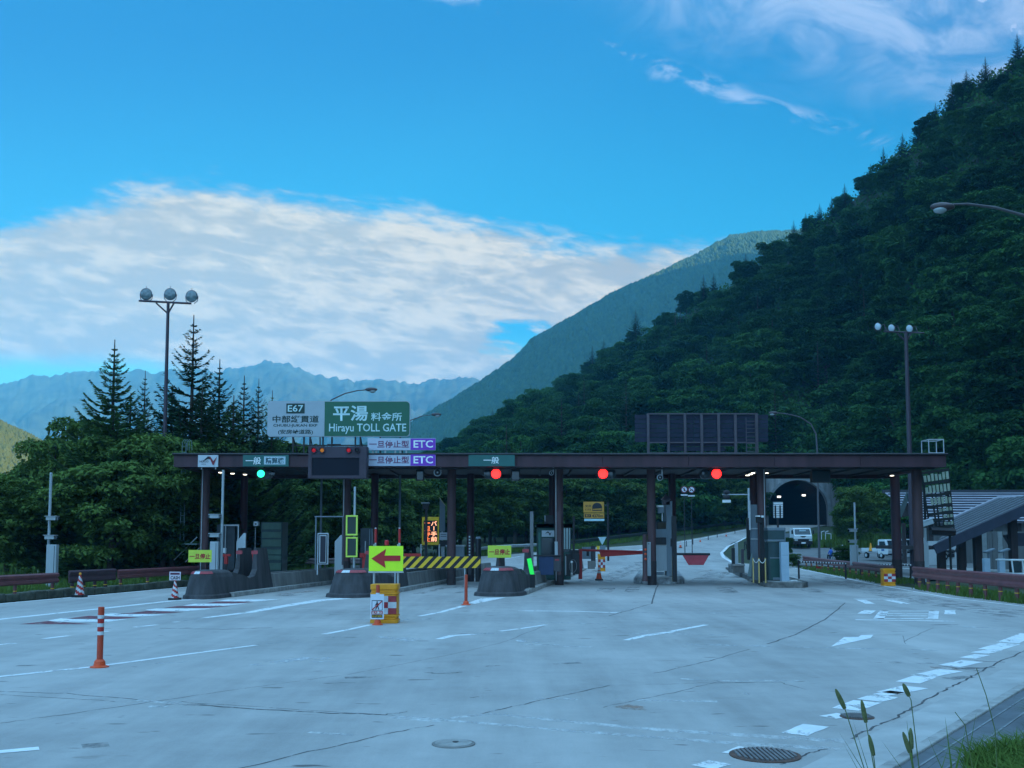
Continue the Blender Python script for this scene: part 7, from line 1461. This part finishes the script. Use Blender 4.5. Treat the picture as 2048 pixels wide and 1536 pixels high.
for (y_, z_) in ((Y0-0.3, zl-0.25),):
    mb = MB(); A_, B_ = at(1797, 1032, Y0-1), at(1813, 984, Y0-1); mb.prism([(A_.x-0.15, A_.z), (A_.x+0.2, A_.z-0.1), (B_.x+0.1, B_.z-0.6), (B_.x, B_.z)], Y0-1.1, Y0-1.0); C_ = at(1836, 1024, Y0-1); mb.prism([(B_.x, B_.z), (B_.x+0.02, B_.z-0.6), (C_.x-0.2, C_.z-0.2), (C_.x+0.1, C_.z)], Y0-1.1, Y0-1.0); mb.build('barge_board', mat('teal grey barge board', (0.06, 0.085, 0.085)), e)
    mb = MB(); D_ = at(1816, 1095, Y0-0.5); mb.prism([(A_.x+0.3, A_.z-0.1), (B_.x, B_.z-0.7), (C_.x-0.2, C_.z-0.2)], Y0-0.9, Y0-0.8); mb.build('gable_boards', WOOD, e)
mb = MB(); mb.box(xa+0.3, xb, Y0+1.2, Y0+1.4, 0.3, zl+0.3); mb.build('rear_wall', BOARD, e)
for px in (1815, 1870, 1935, 1990, 2048):
    q = at(px, 1100, Y0); mb = MB(); mb.box(q.x-0.13, q.x+0.13, Y0+0.5, Y0+0.76, 0.2, zl); mb.build('column', WOOD, e)
# front roof: slope rising to the right, barge along the near edge
P1, P2 = at(1872, 1092, 58), at(2100, 988, 58); Q1 = at(1906, 1040, 66); Q2 = Q1 + (P2-P1)*1.0; nst = 9
for i in range(nst):
    f0, f1 = i/nst, (i+1)/nst; a, b = P1.lerp(P2, f0), P1.lerp(P2, f1); SL = lambda p: p+(Q1-P1)*max(0.0, min(1.0, (4.74-p.z)/(Q1.z-P1.z))); c_, d_ = SL(b), SL(a); up = Vector((0, 0, 0.09))
    mb = MB(); mb.add([a, b, c_, d_, a+up, b+up*0.5, c_+up*0.5, d_+up], [(3, 2, 1, 0), (4, 5, 6, 7), (0, 1, 5, 4), (1, 2, 6, 5), (2, 3, 7, 6), (3, 0, 4, 7)]); mb.build('roof_course', METD if i % 1 == 0 else MET, e)
for i in range(8):
    f = (i+0.5)/8; a = P1.lerp(Q1, f); b = a+(P2-P1)*min(1.0, (4.72-a.z)/(P2.z-P1.z)); mb = MB(); mb.tube([tuple(a+Vector((0, 0, 0.12))), tuple(b+Vector((0, 0, 0.10)))], 0.03, 5, 0); mb.build('seam', mat('pale seam', (0.20, 0.22, 0.25)), e)
mb = MB(); t = Vector((0, 0, -0.58)); mb.add([P1+Vector((-0.2, -0.12, 0.06)), P2+Vector((0, -0.12, 0.06)), P2+t+Vector((0, -0.12, 0)), P1+t+Vector((0.0, -0.12, 0.12)), P1+Vector((-0.2, 0, 0.06)), P2+Vector((0, 0, 0.06)), P2+t, P1+t+Vector((0, 0, 0.12))], [(0, 1, 2, 3), (7, 6, 5, 4), (0, 4, 5, 1), (1, 5, 6, 2), (2, 6, 7, 3), (3, 7, 4, 0)]); mb.build('barge_board', FASC, e)
mb = MB(); mb.tube([tuple(Q1+Vector((0, 0, 0.15))), tuple(Q1.lerp(Q2, 0.45)+Vector((0, 0, 0.12))), tuple(P2+Vector((3, 6, 0.12)))], 0.10, 6); mb.build('ridge_flashing', MET, e)
mb = MB(); A_, B_ = at(1845, 1082, 58.5), at(1880, 1099, 58.5); mb.box(A_.x, B_.x+0.2, 58.2, 66, B_.z, B_.z+0.22); mb.build('eaves_beam', WOOD, e)
for px in (1885, 1925, 1958, 2030): q = at(px, 1100, 60); mb = MB(); zt_ = P1.z + (P2.z-P1.z)*(q.x-P1.x)/(P2.x-P1.x)*0.96-0.45; mb.box(q.x-0.2, q.x+0.2, 60, 60.4, 0, zt_); mb.build('column', WOOD, e)
mb = MB(); a, b = at(1858, 1120, 74), at(1918, 1082, 74); mb.box(a.x, b.x, 74, 74.2, 0.3, b.z); mb.build('white_wall', WALLW, e); mb = MB(); a, b = at(1918, 1130, 72), at(1932, 1083, 72); mb.box(a.x, b.x, 72, 72.15, 0.2, b.z); mb.build('door', DARK, e)
a, b = at(1966, 1135, 68), at(2110, 1063, 68)
for i in range(14):
    x = a.x+(b.x-a.x)*i/14; mb = MB(); mb.box(x, x+(b.x-a.x)/14-0.03, 68, 68.1, 0.1, b.z); mb.build('wall_board', BOARD if i % 3 else mat('pale wall board', (0.28, 0.31, 0.31)), e)
a, b = at(2012, 1092, 61), at(2090, 1066, 61); mb = MB(); mb.prism([(a.x, b.z-0.15), (a.x+0.5, b.z), (b.x, b.z), (b.x, a.z), (a.x+0.35, a.z)], 61, 61.4); mb.build('awning', FASC, e)
mb = MB(); mb.box(a.x-3, b.x+3, 60.0, 80, 0.05, 0.13); mb.build('floor_slab', CONCL, e)
# broken lattice screen at the gate end
Y = 51.5; c0, c1, c2, c3 = at(1843, 944, Y), at(1897, 936, Y), at(1909, 1062, Y), at(1876, 1062, Y)
e = empty('lattice_screen', (at(1876, 1140, Y).x, Y, 0.0), 'tilted broken wooden lattice with pale slats at right end of gate', 'lattice screen')
GR = lambda u, v: c0.lerp(c1, u).lerp(at(1862, 1066, Y).lerp(c2, u), v)
LD = mat('lattice dark bars', (0.018, 0.020, 0.020), 0.8, 0.3); LS = mat('lattice pale slats', (0.30, 0.35, 0.27), 0.8, 0.25, 4)
for v in (0.02, 0.20, 0.40, 0.58, 0.70, 0.80, 0.92):
    mb = MB(); mb.tube([tuple(GR(0.0, v)), tuple(GR(1, v))], 0.10, 4); mb.build('bar', LD, e)
for u in (0.0, 0.28, 0.42, 0.62, 0.82, 1.0):
    mb = MB(); mb.tube([tuple(GR(u, 0)+Vector((0, 0.05, 0))), tuple(GR(u, 0.95)+Vector((0, 0.05, 0)))], 0.045, 4); mb.build('bar', LD, e)
random.seed(4)
for v0, v1 in ((0.05, 0.17), (0.24, 0.36), (0.44, 0.55), (0.61, 0.67), (0.73, 0.78), (0.84, 0.89)):
    for k in range(7):
        u = 0.03+k*0.14
        if v0 > 0.4 and k < 1 or v0 > 0.6 and k < 3 or v0 > 0.7 and k < 4 or random.random() < 0.08: continue
        s_ = random.uniform(0.75, 1.0) if random.random() < 0.3 else 1
        q = [GR(u, v0+(1-s_)*(v1-v0)), GR(u+0.095, v0+(1-s_)*(v1-v0)), GR(u+0.095, v1), GR(u, v1)]
        mb = MB(); mb.add([p-Vector((0, 0.06, 0)) for p in q] + [p-Vector((0, 0.03, 0)) for p in q], [(3, 2, 1, 0), (4, 5, 6, 7), (0, 1, 5, 4), (1, 2, 6, 5), (2, 3, 7, 6), (3, 0, 4, 7)]); mb.build('slat', LS, e)
mb = MB(); q = GR(0.2, 0.95); mb.tube([tuple(GR(0.0, 0.97)), tuple(GR(1.0, 0.97)+Vector((0, 0, -0.15)))], 0.22, 6); mb.build('canvas_roll', DARK, e)
for u in (0.02, 0.98): q = GR(u, 0.6); mb = MB(); mb.tube([(q.x, Y+0.3, 0), (q.x-0.1, Y+0.15, GR(u, 0.05).z)], 0.06, 6); mb.build('post', LD, e)
# small things by the house
Y = 56.0
for px, lab in ((1976, 'pale blue hooded ticket post nearest the timber column'), (2006, 'pale blue hooded ticket post further right by the awning')):
    q = at(px, 1147, Y); e = empty('ticket_post', (q.x, Y, 0), lab, 'ticket post', 'hooded ticket posts'); a, b = at(px-6, 1150, Y), at(px+8, 1117, Y); mb = MB(); mb.box(a.x, b.x-0.1, Y, Y+0.3, 0, b.z); mb.build('case', mat('pale blue cabinet', (0.32, 0.42, 0.5)), e, bev=0.02)
    mb = MB(); mb.box(b.x-0.16, b.x-0.06, Y+0.05, Y+0.15, b.z-0.2, at(px, 1103, Y).z); mb.obox((b.x-0.1, Y+0.1, at(px, 1103, Y).z+0.05), (0.55, 0.4, 0.10), (0, R(-20), 0)); mb.build('hood', BLUEG, e, bev=0.02)
Y = 44.0; a, b = at(2022, 1147, Y), at(2075, 1119, Y); e = empty('small_cart', ((a.x+b.x)/2, Y, 0), 'small white cabin cart cut by the right picture edge', 'cart')
mb = MB(); mb.box(a.x, b.x, Y, Y+1.4, b.z-0.06, b.z); mb.build('roof', VW, e, bev=0.02)
for x in (a.x+0.08, a.x+0.55, b.x-0.1): mb = MB(); mb.tube([(x+0.05, Y+0.05, 0.62), (x, Y+0.05, b.z-0.06)], 0.035, 6); mb.build('frame_post', VW, e)
mb = MB(); mb.box(a.x+0.05, b.x, Y+0.02, Y+1.3, 0.28, 0.62); mb.build('body', VW, e, bev=0.03); mb = MB(); mb.box(a.x+0.1, a.x+0.5, Y+0.04, Y+0.06, 0.65, b.z-0.1); mb.build('window', GL, e)
for x in (a.x+0.3, b.x-0.3): wheel(e, (x, Y+0.1, 0.22), 0.22, 0.12, 'y')
Y = 60; e = empty('garden_lantern', (at(1848, 1090, Y).x, Y, 0), 'pale little lantern on a dark post beside the surveillance camera', 'lantern'); q = at(1848.5, 1086, Y); mb = MB(); mb.lathe([(0.13, -0.12), (0.13, 0.10), (0.16, 0.12), (0.02, 0.32)], tuple(q), 8); mb.build('lamp', mat('lantern white', (0.55, 0.6, 0.62)), e); mb = MB(); mb.tube([(q.x, Y, 0), (q.x, Y, q.z-0.12)], 0.05, 6); mb.build('post', DARK, e)
Y = 96; e = empty('banner', (at(1803, 1090, Y).x, Y, H(96)*0.7), 'small green banner behind the dark right pillar', 'banner'); a, b = at(1799, 1066, Y), at(1809, 1053, Y); mb = MB(); mb.box(a.x, b.x, Y, Y+0.03, a.z, b.z); mb.build('cloth', mat('banner green', (0.03, 0.28, 0.08)), e); mb = MB(); mb.tube([(a.x, Y+0.05, H(96)*0.7), (a.x, Y+0.05, b.z+0.1)], 0.03, 6); mb.build('pole', DARK, e)
for i, px in enumerate((1643, 1648, 1655)):
    Y = 98; q = at(px, 1078, Y); 
e = empty('steel_handrail', (at(1650, 1078, Y).x, Y, at(1650, 1079, Y).z), 'bent white steel handrail standing in the grass by the truck', 'handrail'); mb = MB()
for x0 in (1643, 1651): p, q = at(x0, 1079, Y), at(x0, 1064, Y); mb.tube([tuple(p), tuple(q), tuple(q+Vector((0.28, 0, 0.1)))], 0.045, 6)
p, q = at(1651, 1066, Y), at(1662, 1068, Y); mb.tube([tuple(p), tuple(q), tuple(q-Vector((0, 0, 0.5)))], 0.045, 6); mb.build('rail', GALV, e)
# ------------------------------------------------------------------ near trees
NT1 = [tree_kind(300+i, 22000, 0.165, 9.0, 4.0, 46, 0.5, FOL_NEAR, 0.14) for i in range(3)]
NC = [conifer_kind(400+i, 14.0, 4.6+0.5*(i == 2), 32, 0.34, (1.9, 2.8, 1.7)[i], bare=(0.05, 0.02, 0.20)[i], fol=FOL_CON2 if i == 1 else FOL_CON) for i in range(3)]
def put_con(i, px, top, Y, lab, wide=1.0, base=0.0):
    q = at(px, top, Y); h = q.z-base; o = plant(NC[i], 'conifer_tree', (q.x, Y, base), h/14.0, px*0.37, lab, 'tree', 'conifers beside the left toll lane'); o.scale = (h/14*wide, h/14*wide, h/14); return o
put_con(1, 230, 672, 50, 'pale green topped conifer left of the floodlight mast', 1.0)
put_con(2, 388, 622, 57, 'tallest dark conifer just right of the floodlight mast', 0.95)
put_con(0, 440, 712, 60, 'pointed conifer right of the tallest one', 0.95)
put_con(0, 291, 735, 62, 'thin conifer showing between the pale one and the mast', 0.7)
put_con(0, 489, 745, 60, 'left one of two small conifers beside the name sign', 0.9)
put_con(2, 518, 752, 63, 'middle conifer close to the left edge of name sign', 0.7)
put_con(1, 545, 775, 62, 'short conifer hidden half by the name sign', 0.7)
put_con(2, 345, 765, 60, 'dark conifer behind the floodlight mast', 1.2)
put_con(1, 405, 770, 53, 'bushy conifer above the caged ladder', 1.2)
put_con(1, 468, 785, 54, 'bushy conifer above the teal lane sign', 1.2)
put_con(1, 262, 780, 53, 'bushy green conifer between pale conifer and mast', 1.25)
def put_leaf(i, px, top, Y, lab, wide=1.0, base=0.0, grp='leafy trees beside the left toll lane'):
    q = at(px, top, Y); h = q.z-base; o = plant(NT1[i], 'leafy_tree', (q.x, Y, base), h/9.0, px*0.11, lab, 'tree', grp); o.scale = (h/9*wide, h/9*wide, h/9); return o
put_leaf(0, 112, 850, 52, 'broad leafy tree at the foot of the pale conifer', 0.62)
put_leaf(2, 195, 815, 54, 'tall narrow leafy tree just left under the pale conifer', 0.62)
put_leaf(1, 285, 845, 50, 'round leafy tree below the pale topped conifer', 0.85)
put_leaf(2, 225, 905, 47, 'yellowish leafy tree in front behind the left guard rail', 1.0)
put_leaf(0, 95, 905, 54, 'leafy tree near the left edge behind the first camera pole', 0.9)
put_leaf(1, -20, 925, 46, 'leafy tree cut by the left picture edge', 1.0)
put_leaf(2, 350, 882, 49, 'leafy tree at the foot of the floodlight mast', 0.8)
put_leaf(1, 435, 855, 54, 'bright leafy tree above the operator sign', 0.6)
put_leaf(0, 110, 960, 50, 'low leafy tree behind the first white camera pole', 1.3)
put_leaf(1, 330, 975, 49, 'low leafy tree left of the caged ladder', 1.2)
put_leaf(2, 20, 960, 58, 'low leafy tree in the gap at the far left', 1.2)
FOLB = 'dark trees seen under the canopy'
for i, (px, top, Y) in enumerate([(480, 890, 72), (560, 868, 74), (620, 930, 72), (530, 950, 68), (680, 955, 76), (600, 985, 70), (720, 930, 80), (760, 960, 80), (830, 948, 86), (880, 955, 88), (920, 935, 96), (650, 1000, 78), (800, 985, 90), (980, 950, 104)]):
    lab = ['leafy tree under the canopy behind the green light', 'leafy tree just left of the message board behind the roof', 'leafy tree framed by the pillars below the message board', 'low leafy tree behind the green payment machine', 'leafy tree behind the lime framed indicator', 'low leafy tree behind the unlit lane display', 'leafy tree between second island pillars', 'leafy tree above the red tipped poles', 'leafy tree behind the amber display', 'leafy tree behind the grey slanted panel', 'leafy tree between the middle pillar pair', 'low leafy tree behind the red beacon', 'low leafy tree left of amber display', 'leafy tree under the second teal lane sign'][i]
    put_leaf(i % 3, px, top, Y, lab, 1.15, H(Y), FOLB)
put_con(1, 590, 905, 82, 'dark conifer under the name sign beyond the roof', 1.1); put_con(2, 655, 900, 84, 'dark conifer behind the message board', 1.1); put_con(0, 705, 915, 88, 'dark conifer below the upper electronic toll sign', 1.1); put_con(1, 770, 930, 92, 'dark conifer behind the loudspeaker', 1.1)
put_leaf(0, 1712, 962, 108, 'round bright leafy tree right of the tunnel mouth', 0.95, 1.6, 'leafy trees by the car park')
put_leaf(1, 1752, 985, 122, 'leafy tree behind the bright one beside the tunnel', 1.0, 2.4, 'leafy trees by the car park')
put_leaf(2, 1680, 1025, 112, 'smaller leafy tree close to the tunnel arch', 0.7, 2.0, 'leafy trees by the car park')
put_leaf(1, 1690, 1087, 66, 'small dark shrub beside the white motorbike', 1.1, 0.2, 'leafy trees by the car park')
put_leaf(2, 1576, 1072, 92, 'small bright shrub left of the dump truck', 0.7, 0.7, 'leafy trees by the car park')
put_leaf(2, 1585, 1105, 72, 'tiny shrub on the lot edge behind the pale cabinet', 1.2, 0.1, 'leafy trees by the car park')
# roadside trees at the foot of the slope, seen under the canopy
for i in range(26):
    px = 1000+i*20.5; y_ = interp([(1000, 118), (1145, 122), (1300, 134), (1490, 158), (1520, 165)], px)-random.uniform(1, 7)
    q = at(px, 1000, y_); x = q.x-3.0 if px < 1500 else q.x
    h_ = random.uniform(4.2, 8.5); o = plant(NT1[i % 3], 'roadside_tree', (x, y_+1.0, H(min(y_, 160))), h_/9.0, i*1.1, 'leafy tree at the roadside edge of the slope seen under the canopy', 'tree', 'roadside trees below the hillside'); o.scale = (h_/9*1.25, h_/9*1.25, h_/9)
for k in NT1+NC: drop(k)
# ------------------------------------------------------------------ grass
def blades(P, h, w_, lean=0.35):
    n = len(P); P = np.asarray(P, float); a = rng.random(n)*6.283; hh = h*(0.5+0.8*rng.random(n)); d = np.stack([np.cos(a), np.sin(a), np.zeros(n)], 1); s = np.stack([-np.sin(a), np.cos(a), np.zeros(n)], 1)*(w_*(0.6+0.8*rng.random(n)))[:, None]
    l = lean*(0.3+rng.random(n)); up = np.array((0, 0, 1.0))
    m_ = P + up*(hh*0.6)[:, None] + d*(hh*l*0.35)[:, None]; t = P + up*(hh*(1-0.25*l))[:, None] + d*(hh*l)[:, None]
    v = np.stack([P-s, P+s, m_+s*0.7, m_-s*0.7, t, t+s*0.05], 1).reshape(-1, 3); b = np.arange(n)*6
    return v, np.concatenate([np.stack([b, b+1, b+2, b+3], 1), np.stack([b+3, b+2, b+5, b+4], 1)])
def scatter(fn, n): return np.array([fn() for _ in range(n)])
U_ = random.uniform; G_ = []
def fl():
    y = U_(20, 62); x = on_left(min(y, 62), -1.2)[0]-abs(random.gauss(0, 2.2)); return (x, y, 0.0)
v1 = blades(scatter(fl, 14000), 0.42, 0.022)
def fl2():
    y = U_(44, 90); return (U_(-45, interp(LT, y)-1.6), y, H(y)-0.02)
v2 = blades(scatter(lambda: fl2(), 16000), 0.5, 0.04)
def fr_():
    i = random.randrange(len(rb_)-1); a, b = Vector(rb_[i]), Vector(rb_[i+1]); q = a.lerp(b, random.random()); o = random.gauss(0.55, 0.55); d = (b-a).normalized(); return (q.x+0.25 - d.y*o*(1 if o > -0.3 else 0.2), q.y+0.25 + d.x*o*(1 if o > -0.3 else 0.2), 0.0)
v3 = blades(scatter(fr_, 7000), 0.24, 0.016)
def fr2():
    i = random.randrange(len(rr_)-1); a, b = Vector(rr_[i]), Vector(rr_[i+1]); q = a.lerp(b, random.random()); return (q.x+U_(-0.35, 1.6), q.y+U_(-0.1, 1.4), 0.02)
v4 = blades(scatter(fr2, 6000), 0.24, 0.018)
def fh():
    px = U_(1570, 1800); y = U_(106, 122); q = at(px, 1000, y); return (q.x, y, H(y)*0.98)
v5 = blades(scatter(fh, 9000), 0.9, 0.07)
def fu():
    k = random.randrange(len(far_pts)-1); a, b = Vector(far_pts[k]), Vector(far_pts[k+1]); q = a.lerp(b, random.random()); s_ = U_(-1.3, 5.0); return (q.x-s_*0.7, q.y+s_*0.7, q.z+0.02+max(0, s_)*0.05)
v6 = blades(scatter(fu, 14000), 0.42, 0.05)
v, q = join([v1, v2, v3, v4, v5, v6]); tag(raw('verge_grass', v, q, FOL_GRASS), 'long green grass along the verges and under the guard rails', 'grass', kind='stuff')
# grass bank in the near right corner
def fb():
    s = U_(-3.2, 3.0); o = 1.52 + abs(random.gauss(0, 0.5)) + 0.25*math.sin(s*2.1) + max(0, s-1.5)*0.12; a = KA+KD*s+KN*o; return (a.x, a.y, 0.03+min(0.5, max(0, o-1.7)*0.27))
def fb2():
    s = U_(-8, 18); o = U_(2.0, 6.0); a = KA+KD*s+KN*o; return (a.x, a.y, interp([(1.75, 0), (3.6, 0.5), (6.5, -0.15)], o))
bp_ = np.concatenate([scatter(fb, 15000), scatter(fb2, 12000)]); v, q = blades(bp_, 0.28, 0.009, 1.0); tag(raw('bank_grass', v, q, FOL_GRASS), 'overhanging grass on the bank in the near right corner', 'grass', kind='stuff')
strip3('grass_bank', 1.75, 3.6, 0.0, 0.5, GROUND)
strip3('grass_bank', 3.6, 6.5, 0.5, -0.15, GROUND)
def fk():
    y = U_(5.5, 9.0); return (interp([(5.5, 1.75), (9.0, 3.6)], y)+U_(0.15, 1.1), y, 0.05)
# foxtail stalks
STALK = mat('grass stalk', (0.11, 0.15, 0.05), 0.7, 0.2); HEADM = mat('foxtail head', (0.13, 0.15, 0.06), 0.9, 0.3, 40, 0.5)
FX = [((1728, 1536), (1690, 1418), (1671, 1378), 42, 'leftmost foxtail stalk leaning left over the gutter'), ((1748, 1536), (1731, 1440), (1723, 1400), 44, 'second foxtail stalk with thick drooping head over the drain cover'), ((1838, 1536), (1822, 1400), (1806, 1367), 27, 'tall foxtail stalk with short head over the kerb'), ((1825, 1536), (1818, 1500), (1806, 1464), 42, 'short foxtail stalk leaning left over the footway'), ((1826, 1536), (1823, 1490), (1821, 1456), 40, 'short upright foxtail stalk paired with the leaning one'), ((1990, 1460), (1972, 1390), (1953, 1337), 0, 'bare thin stem rising above the grass at the right'), ((1945, 1536), (1930, 1450), (1910, 1424), 0, 'bare thin stem before the near grass clump'), ((1753, 1560), (1747, 1510), (1738, 1470), 40, 'low green foxtail head near the bottom edge')]
for (bx, by), (mx, my), (tx, ty), hl, lab in FX:
    Y = 5.6; b, m_, t = at(bx, by, Y), at(mx, my, Y), at(tx, ty, Y); e = empty('foxtail_stalk', (b.x+(b.x-m_.x)*0.3, Y, 0.0), lab, 'grass stalk', 'foxtail stalks in the foreground')
    d = (t-m_).normalized(); hb_ = t - d*(hl/F*Y)
    mb = MB(); mb.tube([(b.x+(b.x-m_.x)*0.3, Y, 0.0), tuple(b), tuple(m_), tuple(hb_)], [0.0032, 0.003, 0.0026, 0.002], 5); mb.build('stem', STALK, e)
    if hl:
        mb = MB(); n = 9; mb.tube([tuple(hb_.lerp(t, i/n)) for i in range(n+1)], [0.004+0.0095*math.sin(math.pi*min(1, 0.15+i/n*0.85))**0.6 for i in range(n+1)], 8); mb.build('seed_head', HEADM, e)
def weed(px, py, Y, h, lab):
    b = at(px, py, Y); P = np.tile(np.array([[b.x, b.y, 0.0]]), (9, 1)) + rng.normal(size=(9, 3))*0.025; P[:, 2] = 0.0
    v, q = blades(P, h, 0.008, 0.45); o = raw('weed_tuft', v - np.array([b.x, Y, 0]), q, FOL_GRASS, loc=(b.x, Y, 0)); tag(o, lab, 'weed', 'weeds at the bottom edge')
weed(1765, 1536, 6.2, 0.75, 'thin weed tuft at the bottom edge left of footway'); weed(1850, 1536, 6.4, 0.7, 'thin weed tuft rising before the footway ribs'); weed(1905, 1536, 6.8, 0.75, 'weed tuft beside the near grass clump')
